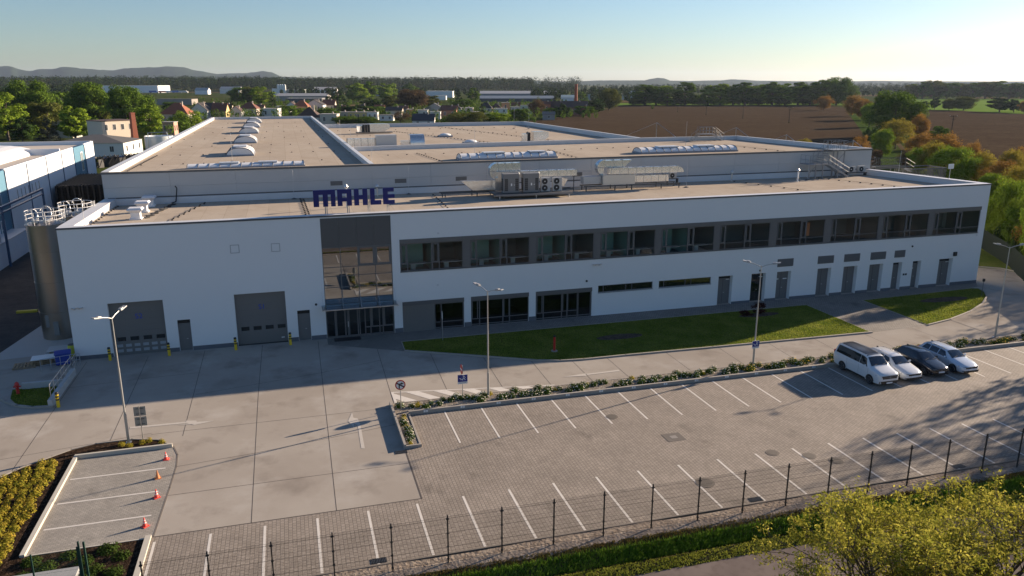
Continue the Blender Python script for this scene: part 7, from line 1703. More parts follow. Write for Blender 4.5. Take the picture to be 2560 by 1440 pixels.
# flower bed along the kerb: roses
L_rose = leaf_mat('rose_leaf', (0.03, 0.065, 0.012), (0.09, 0.14, 0.03), .3, 2); M_fl = leaf_mat('white_petal', (0.62, 0.58, 0.46), (0.75, 0.72, 0.62), .3, 3); M_fy = leaf_mat('yellow_petal', (0.72, 0.45, 0.05), (0.80, 0.62, 0.18), .3, 3)
rp = [shrub_proto(140 + i, 300, .38, .42, L_rose, .12, 26, M_fl) for i in range(4)] + [shrub_proto(150 + i, 300, .40, .42, L_rose, .12, 28, M_fy) for i in range(2)] + [shrub_proto(156, 200, .28, .3, L_yel, .11, 4, M_fl)]
def rose(x, y, kind, s, label):
    f, fl = rp[kind]; o = thing('rose_bush', label, 'flowering bush', (x, y, .08), rt.uniform(0, 6), 'flowering bushes in the kerbside bed'); o.scale = (s, s, s)
    a = bpy.data.objects.new('foliage', f); COL.objects.link(a); a.parent = o; b = bpy.data.objects.new('blossoms', fl); COL.objects.link(b); b.parent = o
x = 6.4; i = 0
while x < 75:
    y = 49.95 + rt.uniform(0, 1.15); kd = rt.choice([0, 1, 2, 3, 0, 1, 2, 6]) if x < 33 else rt.choice([0, 1, 4, 5, 4, 2])
    if not (x < 7 and y < 50.4): rose(x, y, kd, rt.uniform(.7, 1.15), 'yellow flowering bush in the bed along the kerb behind the parking bays' if kd in (4, 5) else ('low yellow green bush in the kerbside bed' if kd == 6 else 'white flowering bush in the bed along the kerb behind the parking bays'))
    x += rt.uniform(.3, .62) if x < 46 else rt.uniform(.5, .9)
for j in range(11): rose(6.35 + rt.uniform(-.12, .12), 44.75 + j * .42, rt.choice([0, 1, 3, 6]), rt.uniform(.55, .85), 'white flowering bush in the narrow bed tip beside the yard')
o = plant('bush', 43.6, 63.9, 1.1, 1.7, leaf_mat('barberry', (0.05, 0.018, 0.015), (0.10, 0.04, 0.03), .3, 1), 'barberry_bush', 'dark red bush on the lawn near the doors', 'bush')
plant('bush', 41.9, 63.6, .5, 1.4, leaf_mat('barberry', (0.05, 0.018, 0.015), (0.10, 0.04, 0.03), .3, 1), 'barberry_bush', 'low dark bush left of the red bush on the lawn', 'bush')
# ================================================================== neighbours
M_nwhite = mat('neighbour_white', (0.78, 0.80, 0.82), .6, var=(.5, .06)); M_nblue = mat('neighbour_blue', (0.11, 0.24, 0.33), .5); M_nroof = mat('neighbour_roof', (0.52, 0.46, 0.39), .8, var=(.3, .2))
NB = thing('white_blue_hall', 'white hall with blue ribbed bays and flat roof at the left edge', 'industrial hall', (-45, 130, 0))
XN = -36.0; m = MB(); 
def nb(mb, nm, mm, **k): return mb.build(nm, mm, NB, world=True, **k)
segs = [(84, 113.5, 'w'), (113.5, 118.4, 'b'), (118.5, 128, 'w'), (128.1, 138, 'w'), (138.1, 147.2, 'w'), (147.3, 155.3, 'w'), (155.4, 163.6, 'b'), (163.7, 171.3, 'w')]
for y0, y1, c in segs:
    m = MB()
    if c == 'w': m.box(XN - .3, XN, y0, y1, -.5, 10.85); nb(m, 'white_wall_panel', M_nwhite)
    else:
        m.box(XN - .32, XN - .04, y0, y1, -.5, 10.7); n = int((10.7) / .28)
        for i in range(n): m.box(XN - .04, XN + .0, y0, y1, i * .28 + .05, i * .28 + .2)
        o = nb(m, 'blue_ribbed_wall', M_nblue)
        for z0, z1 in ((6.2, 9.6), (2.2, 4.6)):
            yy = (y0 + y1) / 2 + (1.4 if y0 > 150 else -1.2)
            g = MB(); g.box(XN + .0, XN + .06, yy - .8, yy + .8, z0, z1); w_ = nb(g, 'window_frame', M_white)
            g = MB(); [g.box(XN + .061, XN + .075, yy - .65, yy + .65, z0 + .15 + k * (z1 - z0 - .2) / 2, z0 + .05 + (k + 1) * (z1 - z0 - .2) / 2) for k in range(2)]; nb(g, 'window_pane', mat('pane_bluegrey', (0.25, 0.30, 0.33), .15))
m = MB(); m.box(-56, XN - .31, 84, 171.3, 0, 10.2); nb(m, 'hall_body', M_nwhite)
m = MB(); m.quad((-56, 84, 10.21), (XN - .3, 84, 10.21), (XN - .3, 171, 10.21), (-56, 171, 10.21)); nb(m, 'flat_roof', M_nroof)
m = MB(); m.box(-56, XN - .32, 171.0, 171.4, 0, 10.9); m.box(-41.5, XN - .32, 148, 148.3, 10.2, 11.2); [nb(q, 'end_parapet', M_nwhite) for q in islands(m)]
m = MB()
for y in (118.45, 128.05, 138.05, 147.25, 155.35, 163.65): m.tube((XN + .06, y, 0), (XN + .06, y, 10.7), .06, 6)
nb(m, 'downpipe', mat('pipe_blue', (0.03, 0.07, 0.15), .5))
m = MB(); n = 10; pr = [(-46 - 5.5 * math.cos(math.pi * i / n), 10.2 + 1.5 * math.sin(math.pi * i / n)) for i in range(n + 1)]
for i in range(n): m.quad((pr[i][0], 120, pr[i][1]), (pr[i + 1][0], 120, pr[i + 1][1]), (pr[i + 1][0], 151, pr[i + 1][1]), (pr[i][0], 151, pr[i][1]))
m.quad(*[(a, 151, b) for a, b in pr]); m.quad(*[(a, 120, b) for a, b in pr]); nb(m, 'barrel_skylight', M_sky, smooth='auto')
# rack portal in front of it
PT = thing('pipe_bridge', 'blue steel portal with a row of upright spikes in front of the white hall', 'steel portal', (-33.5, 115, 0))
m = MB(); m.box(-.12, .12, -8, -7.75, 0, 7.2); m.box(-.12, .12, 9.5, 9.75, 0, 7.2); m.box(-.12, .12, -10, 9.75, 7.2, 7.45); m.box(-.12, .12, -10, 9.75, 6.6, 6.75); m.build('portal_frame', mat('pipe_blue', (0.03, 0.07, 0.15), .5), PT)
m = MB(); [m.tube((0, -1 + i * 1.6, 7.4), (0, -1 + i * 1.6, 8.6), .04, 5) for i in range(7)]; m.build('spike', M_steel, PT)
o = thing('low_annex', 'low whitish blue annex wall at the left edge behind the silo', 'annex', (-36, 110, 0)); MB().box(-6, 2, -6, 7.5, 0, 2.9).build('wall', mat('annex_wall', (0.62, 0.68, 0.74), .7, var=(.6, .15)), o); MB().box(-6, 2.1, -6.1, 7.6, 2.91, 3.0).build('roof', M_coping, o)
o = thing('chiller', 'white chiller with round fans on a stand above the low annex', 'chiller', (-35.6, 104.5, 3.0))
MB().box(-2.2, 1.4, -1.2, 3.2, 1.6, 2.7).build('casing', M_white, o)
for yy in (-.6, 1.0, 2.5): MB().lathe([(.6, 0), (.6, .08), (.5, .1)], (.2, yy, 2.7), 16).build('fan', M_black, o)
for x_, y_ in ((-2, -1.1), (1.2, -1.1), (-2, 3.0), (1.2, 3.0)): MB().box(x_, x_ + .15, y_, y_ + .15, 0, 1.6).build('leg', M_galv, o)
# stacks of black pallets between the halls
M_bp = mat('black_pallet', (0.055, 0.05, 0.044), .85, var=(1.5, .4))
m = MB(); W_, D_ = 3.55, 3.2
for lv in range(26):
    z = .02 + lv * .232; 
    m.box(-W_ / 2, W_ / 2, -D_ / 2, D_ / 2, z, z + .05)
    for xx in (-W_ / 2 + .12, -W_ / 4, 0, W_ / 4, W_ / 2 - .12): m.box(xx - .12, xx + .12, -D_ / 2 + .02, D_ / 2 - .02, z + .052, z + .20)
for i in range(8): xx = -W_ / 2 + .2 + i * (W_ - .4) / 7; m.box(xx - .16, xx + .16, -D_ / 2, D_ / 2, 6.06, 6.12)
for i in range(8): 
    xx = -W_ / 2 + .2 + i * (W_ - .4) / 7
    for j in range(5): m.box(xx - .04, xx + .04, -D_ / 2 + .3 + j * .65, -D_ / 2 + .42 + j * .65, 6.12, 6.32)
ps = m.build('pallet_stack', M_bp); k = 0
for r_ in range(5):
    for c_ in range(4):
        o = ps if k == 0 else ps.copy()
        if k: COL.objects.link(o)
        o.location = (-33.6 + c_ * 3.75, 139.8 + r_ * 3.4, 0); o.rotation_euler = (0, 0, R(rt.uniform(-1, 1)))
        tag(o, '%s black pallet stack from the left in the %s row between the halls' % (ORD[c_], ['front', 'second', 'third', 'fourth', 'rear'][r_]), 'pallet stack', 'tall black pallet stacks between the halls'); k += 1
# dark piles of gear and tank in the yard behind
for i in range(9):
    x, y = at(246 + i * 13.5, 400 - i * 1.2, 2.0)
    o = thing('machine_frame', '%s dark machine frame from the left in the yard behind the white hall' % ORD[i], 'machine frame', (x, y, 0), rt.uniform(0, 1), 'dark machine frames stored in the far yard')
    b = MB(); b.box(-1.0, 1.0, -1, -.8, 0, 2.2); b.box(-.3, .3, .8, 1, 0, 2.8); b.box(-1.0, -.8, -1, 1, 1.0, 1.3); b.box(.8, 1, -1, 1, 2.2, 2.5); b.tube((-.9, -1, .3), (.9, -1, 3.0), .12, 6); b.tube((.9, 1, .3), (-.9, 1, 3.0), .12, 6); b.build('frame', M_black, o)
    b = MB(); b.tube((-.3, 0, 1), (-.3, 0, 1.4), .55, 12); b.tube((.4, 0, 2), (.4, 0, 2.5), .6, 12); b.build('drum', mat('blue_barrel', (0.02, 0.05, 0.16), .5) if i % 3 == 1 else M_rubber, o)
x, y = at(398, 352, 2.5); o = thing('round_tank', 'round white open tank behind the left hall parapet', 'tank', (x, y, 0)); MB().lathe([(4.6, 0), (4.6, 4.2), (4.4, 4.2), (4.4, 3.6)], (0, 0, 0), 32).build('tank_wall', mat('tank_white', (0.62, 0.66, 0.68), .4, metal=.2), o, smooth='auto')
m = MB(); m.path([(-3, -4.6, 0), (-2.6, -4.6, 5.5), (3.2, -4.6, 5.6), (4.6, -4.6, 1)], .15, 6); m.build('pipe_frame', M_galv, o)

# ================================================================== village
M_wins = mat('house_window', (0.05, 0.055, 0.06), .25); M_winw = mat('window_white', (0.7, 0.7, 0.68), .5)
def house(cx, wpx, base, top_wall, roofh_px, kind, wallc, roofc, name, label, cat='house', depth=None, yaw=None, group=None, wins=2, storeys=1, chim=True, wframe=False):
    """sizes read from the photo, turned into metres at the house's own distance"""
    x, y = at(cx, base); dist = Vector((x, y, 0)).dot(_f) * math.cos(TILT) + CAM_H * math.sin(TILT); s = dist / F_PX
    W = wpx * s; 
    def hgt(py): dd = _f3 + _r * ((cx - 1280) / F_PX) + _u3 * (-(py - 720) / F_PX); t = math.hypot(x, y) / math.hypot(dd.x, dd.y); return CAM_H + dd.z * t
    H = max(2.2, hgt(top_wall)); RH = roofh_px * s; D = depth or W * .8
    yaw = R(-16) if yaw is None else yaw
    o = thing(name, label, cat, (x, y, 0), yaw, group); w2 = W / 2
    mw = mat('wall_%.2f_%.2f_%.2f' % wallc, wallc, .85, var=(.6, .12)); mr = mat('roof_%.2f_%.2f_%.2f' % roofc, roofc, .75, var=(1.2, .3), bump=(3, .3, .05))
    m = MB(); m.box(-w2, w2, 0, D, -.3, H)
    if kind == 'gable': m.v += [(-w2, 0, H), (-w2, D, H), (-w2, D / 2, H + RH), (w2, 0, H), (w2, D / 2, H + RH), (w2, D, H)]; n = len(m.v); m.f += [(n - 6, n - 4, n - 5), (n - 3, n - 1, n - 2)]
    if kind == 'gablef': m.v += [(-w2, 0, H), (w2, 0, H), (0, 0, H + RH), (-w2, D, H), (0, D, H + RH), (w2, D, H)]; n = len(m.v); m.f += [(n - 6, n - 5, n - 4), (n - 3, n - 1, n - 2)]
    m.build('wall', mw, o); e = .35; r = MB(); t = .18
    if kind == 'flat': r.box(-w2 - .2, w2 + .2, -.2, D + .2, H + .002, H + .25)
    elif kind == 'gable':
        for sg in (0, 1):
            a = [(-w2 - e, -e if sg == 0 else D + e, H - e * RH / (D / 2)), (w2 + e, -e if sg == 0 else D + e, H - e * RH / (D / 2)), (w2 + e, D / 2, H + RH + .02), (-w2 - e, D / 2, H + RH + .02)]
            b = [(p[0], p[1], p[2] + t) for p in a]; n = len(r.v); r.v += a + b; r.f += [(n, n + 1, n + 2, n + 3), (n + 7, n + 6, n + 5, n + 4), (n, n + 4, n + 5, n + 1), (n + 1, n + 5, n + 6, n + 2), (n + 3, n + 7, n + 4, n)]
    elif kind == 'gablef':
        for sg in (-1, 1):
            a = [(sg * (w2 + e), -e, H - e * RH / w2), (sg * (w2 + e), D + e, H - e * RH / w2), (0, D + e, H + RH + .02), (0, -e, H + RH + .02)]
            b = [(p[0], p[1], p[2] + t) for p in a]; n = len(r.v); r.v += a + b; r.f += [(n, n + 1, n + 2, n + 3), (n + 7, n + 6, n + 5, n + 4), (n, n + 4, n + 5, n + 1), (n, n + 3, n + 7, n + 4)]
    else:
        rd = max(0.0, w2 - D / 2) if kind == 'hip' else 0
        a = [(-w2 - e, -e, H), (w2 + e, -e, H), (w2 + e, D + e, H), (-w2 - e, D + e, H), (-rd, D / 2, H + RH), (rd + .01, D / 2, H + RH)]; r.v += a; r.f += [(0, 1, 5, 4), (1, 2, 5), (2, 3, 4, 5), (3, 0, 4), (0, 3, 2, 1)]
    ro = r.build('roof', mr, o)
    if chim: c = MB(); cx_ = w2 * .4; c.box(cx_ - .35, cx_ + .35, D * .4, D * .4 + .6, H, H + max(RH, .6) * 1.0 + .7); c.build('chimney', mat('chimney_pale', (0.5, 0.42, 0.36), .8), ro)
    sh = H / storeys
    for st_ in range(storeys):
        for i in range(wins):
            wx = -w2 + W * (i + .5) / wins; ww = min(1.1, W / wins * .32); z0 = st_ * sh + sh * .35; z1 = st_ * sh + sh * .75
            f = MB(); f.box(wx - ww / 2 - .1, wx + ww / 2 + .1, -.05, 0.0, z0 - .1, z1 + .1); wf = f.build('window', M_winw, o); g = MB(); g.box(wx - ww / 2, wx - .04, -.07, -.052, z0, z1); g.box(wx + .04, wx + ww / 2, -.07, -.052, z0, z1); g.build('pane', M_wins, wf)
            if D > 4: f = MB(); yy = D * (i + .5) / wins; f.box(w2, w2 + .05, yy - ww / 2, yy + ww / 2, z0, z1); f.build('side_window', M_wins, o)
    return o
GV = 'village houses behind the halls'
cream = (.62, .54, .44); wht = (.68, .66, .62); beige = (.55, .46, .38); org = (.58, .30, .16); yel = (.66, .50, .22); gry = (.40, .39, .38); redw = (.42, .16, .10); grn = (.42, .50, .40)
r_red = (.17, .065, .04); r_dk = (.05, .042, .04); r_org = (.30, .10, .05); r_br = (.085, .05, .038); r_gy = (.16, .155, .15); r_lt = (.42, .41, .39); r_bl = (.045, .05, .06)
house(303, 84, 368, 302, 0, 'flat', cream, r_br, 'flat_roofed_house', 'two storey beige flat roofed house with white windows beside a brick chimney', depth=9.5, yaw=R(40), wins=4, storeys=2, chim=False)
house(152, 60, 345, 304, 0, 'flat', (.50, .48, .42), r_lt, 'flat_roofed_house', 'pale flat roofed wing behind the dense bright green tree', wins=2, storeys=1, chim=False)
house(222, 170, 392, 358, 17, 'hip', wht, (.10, .098, .095), 'grey_roofed_shed', 'low white building with a wide grey hipped roof behind the white blue hall', 'shed', depth=18, yaw=R(-8), wins=3, chim=False)
house(292, 52, 312, 290, 28, 'gable', cream, r_red, 'red_roofed_house', 'house with a plain red roof above the beige flat roofed house', wins=2)
house(76, 30, 318, 296, 24, 'gable', cream, r_red, 'red_roofed_house', 'house with a red roof showing beside the birch at the left edge', wins=1)
house(345, 36, 300, 284, 24, 'hip', beige, r_br, 'brown_roofed_house', 'dark brown roofed house behind the brick chimney on the left', wins=1)
house(436, 70, 306, 286, 28, 'hip', cream, r_org, 'orange_roofed_house', 'house with a big orange red hipped roof behind the left hall', wins=3)
house(422, 30, 338, 306, 0, 'flat', (.50, .30, .22), r_lt, 'pink_house', 'small pinkish flat roofed house next to the bright green birch', wins=2, chim=False)
house(498, 44, 296, 276, 18, 'gablef', wht, r_dk, 'dark_roofed_house', 'dark roofed house right of the orange red hipped roof', wins=2)
house(525, 36, 290, 274, 16, 'gable', wht, r_dk, 'dark_roofed_house', 'dark roofed house with white walls behind the left hall roof', wins=2)
house(548, 36, 295, 277, 18, 'gable', yel, r_red, 'yellow_house', 'house with yellow wall and reddish roof behind the left hall roof', wins=2)
house(620, 44, 288, 272, 16, 'hip', cream, r_red, 'red_roofed_house', 'red hipped roof house left of the light green loose tree', wins=2)
house(675, 40, 294, 272, 0, 'flat', wht, r_lt, 'white_house', 'white flat roofed house left of the orange roofed one', wins=2, chim=False)
house(708, 36, 284, 266, 0, 'flat', wht, r_lt, 'white_house', 'small white flat roofed building beside the orange roofed house', wins=2, chim=False)
house(752, 36, 282, 266, 15, 'hip', org, r_org, 'orange_roofed_house', 'small orange roofed house above the dark brown pyramid roof', wins=2)
house(786, 44, 280, 262, 12, 'gablef', wht, r_dk, 'dark_roofed_house', 'house with dark gable roof right of the small orange roofed house', wins=2)
house(822, 30, 278, 262, 12, 'gable', cream, r_red, 'red_roofed_house', 'red roofed house left of the tallest conifer', wins=2)
house(770, 58, 312, 294, 27, 'pyr', wht, r_br, 'pyramid_roof_house', 'white house with dark brown pyramid roof right behind the left hall', wins=3)
house(822, 42, 312, 286, 0, 'flat', cream, r_lt, 'cream_house', 'beige flat roofed house at the left end of the flat house row', wins=2, chim=True)
for i, (cx, wd, c, l) in enumerate(((856, 28, beige, 'second flat roofed house from the left in the flat house row'), (884, 26, yel, 'yellowish flat roofed house in the flat house row'), (903, 28, yel, 'bright yellow flat roofed house in the flat house row'), (931, 26, wht, 'white flat roofed house right of the bright yellow one'))): house(cx, wd, 300, 281, 0, 'flat', c, r_lt, 'flat_roofed_house', l, group=GV, wins=2)
house(966, 34, 302, 288, 0, 'flat', wht, r_gy, 'white_house', 'white low house under the dark roof right of the flat row', wins=2, chim=False)
house(985, 40, 294, 276, 8, 'gable', beige, r_dk, 'dark_roofed_house', 'grey brown house with dark roof behind the bare tree', wins=2)
house(1027, 24, 292, 274, 0, 'flat', org, r_lt, 'orange_house', 'orange flat roofed house in the middle of the village', wins=2)
house(1052, 34, 292, 276, 0, 'flat', wht, r_lt, 'white_house', 'white flat roofed house right of the orange one', wins=2)
house(1088, 26, 298, 280, 0, 'flat', wht, r_lt, 'white_house', 'white flat roofed house left of the orange red house', wins=2)
house(1085, 48, 288, 272, 13, 'gablef', gry, r_bl, 'slate_roofed_house', 'house with dark slate gable roof above the white flat roofed houses', wins=2)
house(1058, 54, 312, 301, 15, 'gable', wht, r_bl, 'slate_roofed_house', 'white house with long dark slate roof near the rear roof edge', wins=2)
house(1122, 38, 294, 275, 10, 'gable', (.50, .22, .14), r_red, 'orange_red_house', 'orange red house with gable in the middle of the village', wins=2)
house(1165, 34, 282, 270, 0, 'flat', cream, r_lt, 'cream_house', 'cream flat house behind the olive brown tree', wins=2)
house(1214, 32, 282, 270, 14, 'hip', cream, r_dk, 'dark_roofed_house', 'dark hipped roof house right of the cream flat house', wins=2)
house(1240, 28, 280, 270, 12, 'pyr', beige, r_br, 'brown_roofed_house', 'brown pointed roof house left of the orange cube house', wins=1)
house(1264, 20, 278, 257, 0, 'flat', org, r_lt, 'orange_house', 'orange cube house behind the white houses on the right', wins=1)
house(1252, 32, 296, 272, 0, 'flat', wht, r_lt, 'white_house', 'white two storey cube house left of the pink one', wins=2, storeys=2)
house(1288, 22, 292, 268, 0, 'flat', (.60, .52, .50), r_lt, 'pink_house', 'pinkish white cube house on the right of the village', wins=2, storeys=2)
house(1315, 28, 288, 264, 0, 'flat', grn, r_lt, 'green_house', 'pale green two storey cube house near the field', wins=2, storeys=2)
house(1366, 20, 286, 260, 6, 'gable', redw, r_red, 'red_house', 'brick red house behind the brown rounded tree', wins=1)
house(1395, 36, 286, 268, 14, 'gable', (.2, .12, .09), r_br, 'farm_building', 'dark brown farm building left of the chimney stack', 'barn', wins=2)
house(1438, 64, 288, 268, 14, 'gable', (.25, .15, .11), r_br, 'farm_building', 'long dark red farm building below the brick chimney stack', 'barn', wins=3)
house(1462, 20, 290, 274, 10, 'gablef', (.45, .16, .10), r_red, 'red_house', 'small red gabled house at the foot of the chimney stack', wins=1)
house(1372, 30, 300, 286, 6, 'gable', (.3, .3, .3), r_gy, 'garden_shed', 'grey shed below the brick red house by the field', 'shed', wins=1, chim=False)
house(1855 - 15, 22, 244, 228, 4, 'flat', (.40, .25, .2), r_gy, 'brick_building', 'brick building between the trees behind the ploughed field', wins=2, chim=False)
more = [(505, 30, 284, 270, 12, 'hip', wht, r_org, 'red_roofed_house', 'small orange roofed house behind the dark roofed house by the left hall'),
 (566, 26, 284, 271, 11, 'gable', cream, r_dk, 'dark_roofed_house', 'small dark roofed house right of the yellow walled house'),
 (590, 28, 292, 278, 12, 'gablef', wht, r_br, 'brown_roofed_house', 'brown roofed house near the farthest arched skylight'),
 (646, 26, 284, 272, 10, 'gable', beige, r_red, 'red_roofed_house', 'little red roofed house behind the far left hall edge'),
 (728, 24, 276, 264, 9, 'gablef', wht, r_br, 'brown_roofed_house', 'little brown roofed house left of the small orange roofed one'),
 (848, 26, 284, 273, 9, 'gable', wht, r_red, 'red_roofed_house', 'little red roofed house in front of the tallest conifer'),
 (905, 26, 282, 271, 10, 'hip', cream, r_dk, 'dark_roofed_house', 'little dark hipped roof above the bright yellow flat house'),
 (948, 24, 282, 272, 9, 'gable', wht, r_org, 'orange_roofed_house', 'little orange roof above the white flat roofed house'),
 (1008, 22, 284, 273, 8, 'gable', cream, r_red, 'red_roofed_house', 'little red roof left of the orange flat roofed house'),
 (1140, 26, 283, 272, 9, 'hip', wht, r_dk, 'dark_roofed_house', 'little dark hipped roof behind the orange red house'),
 (1190, 26, 292, 280, 0, 'flat', wht, r_lt, 'white_house', 'white flat house above the yellowish olive tree'),
 (1222, 24, 296, 284, 0, 'flat', cream, r_lt, 'cream_house', 'cream flat house left of the white two storey cube'),
 (1335, 20, 282, 268, 8, 'gable', wht, r_br, 'brown_roofed_house', 'brown roofed house right of the pale green cube house'),
 (1290, 22, 276, 265, 8, 'gable', beige, r_red, 'red_roofed_house', 'little red roof behind the pinkish cube house'),
 (1415, 24, 276, 266, 8, 'gablef', beige, r_org, 'orange_roofed_house', 'little orange roof left of the brick chimney stack')]
for t_ in more: house(*t_[:8], t_[8], t_[9], wins=2, chim=t_[4] > 0)
# chimneys
x, y = at(1439, 284); o = thing('brick_chimney', 'tall free standing brick chimney stack on the right of the village', 'chimney', (x, y, 0)); M_brick = mat('brick_red', (0.26, 0.075, 0.04), .8, var=(2, .3)); MB().lathe([(1.35, 0), (1.0, 19.5), (1.15, 19.6), (1.15, 20.6)], (0, 0, 0), 12).build('stack', M_brick, o, smooth='auto'); MB().lathe([(2, 0), (2, 2.5)], (0, 0, 0), 8).build('base', M_brick, o)
x, y = at(340, 368); o = thing('brick_chimney', 'square tapering brick chimney at the corner of the beige flat roofed house', 'chimney', (x, y, 0), R(-10)); m = MB(); m.lathe([(1.4, 0), (.95, 11.2), (1.05, 11.3), (1.05, 11.8)], (0, 0, 0), 4); m.build('stack', M_brick, o); MB().box(-1.2, 1.2, -1.2, 1.2, 0, 2.2).build('base', M_brick, o)
# warehouses far behind
def shed(x0, x1, base, top, roofc, wallc, label, depth=30, kind='flat', name='warehouse', yaw=None):
    return house((x0 + x1) / 2, x1 - x0, base, top, 6 if kind != 'flat' else 0, kind, wallc, roofc, name, label, 'warehouse', depth=depth, wins=0, chim=False, yaw=yaw)
W1 = (.80, .80, .80)
o = shed(258, 396, 232, 214, r_lt, W1, 'long bright white warehouse with trucks beside it on the left', 60)
shed(160, 250, 226, 214, (.25, .2, .17), (.6, .55, .5), 'low brown roofed building left of the white warehouse', 20)
shed(388, 480, 262, 248, (.13, .12, .115), (.3, .27, .24), 'long low dark grey roofed shed behind the houses', 16)
shed(488, 520, 236, 226, r_lt, W1, 'small white shed right of the trucks', 15, 'gable')
shed(550, 600, 234, 223, r_lt, wht, 'low pale shed in front of the wood right of the trucks', 20, 'gable')
shed(715, 758, 236, 224, r_lt, (.2, .22, .2), 'dark green walled shed with pale roof right of the white silo towers', 25)
shed(782, 838, 236, 224, r_lt, W1, 'white warehouse with stepped gable roof left of the tallest conifer', 30, 'gable')
shed(690, 818, 252, 240, (.40, .40, .39), (.3, .28, .26), 'long pale metal roofed shed below the white silo towers', 22, 'gable')
shed(715, 805, 256, 246, (.46, .46, .45), (.12, .12, .12), 'second pale metal roofed shed in front of the first', 16)
shed(920, 1000, 240, 230, r_lt, (.5, .5, .5), 'pale low buildings behind the light green trees', 20)
shed(1065, 1132, 244, 228, (.5, .52, .55), W1, 'white box warehouse with bluish roof in front of the wood', 30)
shed(1085, 1115, 250, 240, r_lt, W1, 'white low annex in front of the white box warehouse', 14)
shed(1200, 1392, 244, 234, (.46, .46, .46), (.2, .23, .26), 'long low pale roofed factory shed left of the chimney stack', 24, 'gable')
shed(1200, 1385, 254, 246, (.40, .42, .42), (.07, .08, .09), 'front one of the long low sheds with dark wall', 14, 'gable')
shed(1404, 1436, 254, 244, (.4, .5, .5), W1, 'small pale shed at the foot of the chimney stack', 14, 'gable')
shed(1455, 1570, 250, 236, (.55, .58, .6), (.40, .46, .50), 'pale blue grey warehouse behind the grey brown tree', 40)
shed(1572, 1594, 246, 234, r_lt, W1, 'small white shed at the left end of the tree row', 14, 'gable')
for i, (cx, c, l) in enumerate(((383, (.05, .12, .4), 'blue trailer truck parked beside the long white warehouse'), (407, (.7, .15, .1), 'red and white trailer beside the blue truck'), (425, (.75, .75, .75), 'white trailer in the row of trucks'), (441, (.08, .2, .55), 'second blue trailer in the row of trucks'), (457, (.75, .7, .68), 'pale trailer at the right end of the row of trucks'))):
    x, y = at(cx, 232.5); o = thing('trailer_truck', l, 'truck', (x, y, 0), R(-16)); MB().box(-8, 8, -1.4, 1.4, 1.2, 4.6).build('trailer', mat('trailer%d' % i, c, .5), o); MB().box(8.4, 10.8, -1.3, 1.3, .6, 3.6).build('cab', M_white, o); m = MB(); [m.tube((a, -1.5, .6), (a, 1.5, .6), .6, 10) for a in (-6, -4, 9)]; m.build('wheel', M_tyre, o)
x, y = at(705, 237)
o = thing('silo_tower', 'white cluster of tall round silo towers in front of the wood', 'silo tower', (x, y, 0)); 
for a in (-5.5, -1.8, 1.9, 5.6): MB().lathe([(2.0, 0), (2.0, 17), (.4, 18.2)], (a, 0, 0), 12).build('silo_tube', M_white, o, smooth='auto')
x, y = at(688, 237); o = thing('plant_tower', 'white square plant building left of the round silo towers', 'building', (x, y, 0)); MB().box(-5, 5, -4, 4, 0, 10.5).build('wall', M_white, o); MB().box(-5.2, 5.2, -4.2, 4.2, 10.5, 11).build('roof', M_coping, o); MB().box(-3, -1, -4.06, -4.001, 5, 7).build('window', M_wins, o)
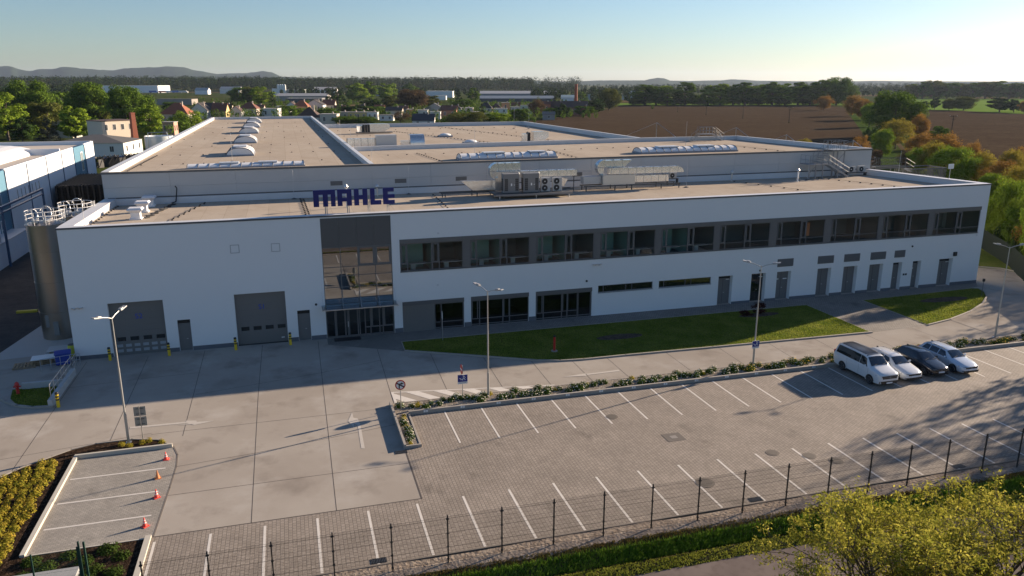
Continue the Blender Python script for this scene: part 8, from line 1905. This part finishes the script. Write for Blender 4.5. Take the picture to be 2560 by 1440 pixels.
# utility poles
def pole(px, base, top, label, arms=2):
    x, y = at(px, base); dd = _f3 + _r * ((px - 1280) / F_PX) + _u3 * (-(top - 720) / F_PX); t = math.hypot(x, y) / math.hypot(dd.x, dd.y); h = CAM_H + dd.z * t
    o = thing('utility_pole', label, 'utility pole', (x, y, 0), R(-16), 'wooden utility poles in the fields'); M_w = mat('pole_wood', (0.06, 0.045, 0.035), .9)
    MB().tube((0, 0, 0), (0, 0, h), .22, 8, r2=.15).build('pole', M_w, o)
    c = MB(); c.box(-1.6, 1.6, -.1, .1, h - .6, h - .4)
    if arms > 1: c.box(-1.0, 1.0, -.1, .1, h - 1.7, h - 1.5)
    c.build('cross_arm', M_w, o); i_ = MB(); [i_.tube((a, 0, h - .4), (a, 0, h - .1), .08, 6) for a in (-1.5, 0, 1.5)]; i_.build('insulator', M_galv, o)
    MB().lathe([(.6, 0), (.3, .5), (.05, .7)], (0, 0, 0), 8).build('base_mound', M_verge, o)
pole(1694, 280, 264, 'leftmost wooden utility pole in the ploughed field', 1); pole(1765, 287, 264, 'wooden utility pole in the ploughed field, second from the left', 1); pole(1857, 296, 262, 'wooden utility pole in the middle of the ploughed field', 1)
pole(1972, 307, 267, 'utility pole with cross arm left of the copper trees'); pole(2377, 340, 288, 'tall dark utility pole with two cross arms in the right field')
# masts with braced struts seen behind the right roof edges
def yard_lamp(px, base, top, label, z=0):
    x, y = at(px, base, z); dd = _f3 + _r * ((px - 1280) / F_PX) + _u3 * (-(top - 720) / F_PX); t = math.hypot(x, y) / math.hypot(dd.x, dd.y); h = CAM_H + dd.z * t
    o = thing('guyed_mast', label, 'mast', (x, y, 0), R(-16), 'braced masts behind the halls'); MB().tube((0, 0, 0), (0, 0, h), .09, 6).build('mast', M_galv, o); m = MB(); m.tube((0, 0, h - .1), (9, 0, h - 6.5), .10, 5); m.tube((0, 0, h - .1), (-11, 2, h - 5), .05, 5); m.build('strut', M_galv, o)
yard_lamp(1640, 352, 306, 'braced mast with long slanting struts behind the middle of the right hall'); yard_lamp(1838, 356, 318, 'braced mast left of the steel step-over'); yard_lamp(1963, 372, 336, 'braced mast behind the right hall near the roof stairs'); yard_lamp(2128, 400, 350, 'braced mast behind the right end of the hall')
# ================================================================== haze
hz = MB(); hz.box(-12500, 14500, -400, 14500, -3.0, 215.0); o = hz.build('haze', None)
hm = bpy.data.materials.new('haze'); hm.use_nodes = True; N_ = hm.node_tree.nodes; N_.remove(N_['Principled BSDF']); v_ = N_.new('ShaderNodeVolumePrincipled'); v_.inputs['Color'].default_value = (0.62, 0.76, 1.0, 1); v_.inputs['Density'].default_value = 0.000032; v_.inputs['Anisotropy'].default_value = 0.3
hm.node_tree.links.new(v_.outputs[0], N_['Material Output'].inputs['Volume']); o.data.materials.append(hm); tag(o, 'pale blue haze over the plain', 'haze', kind='stuff')
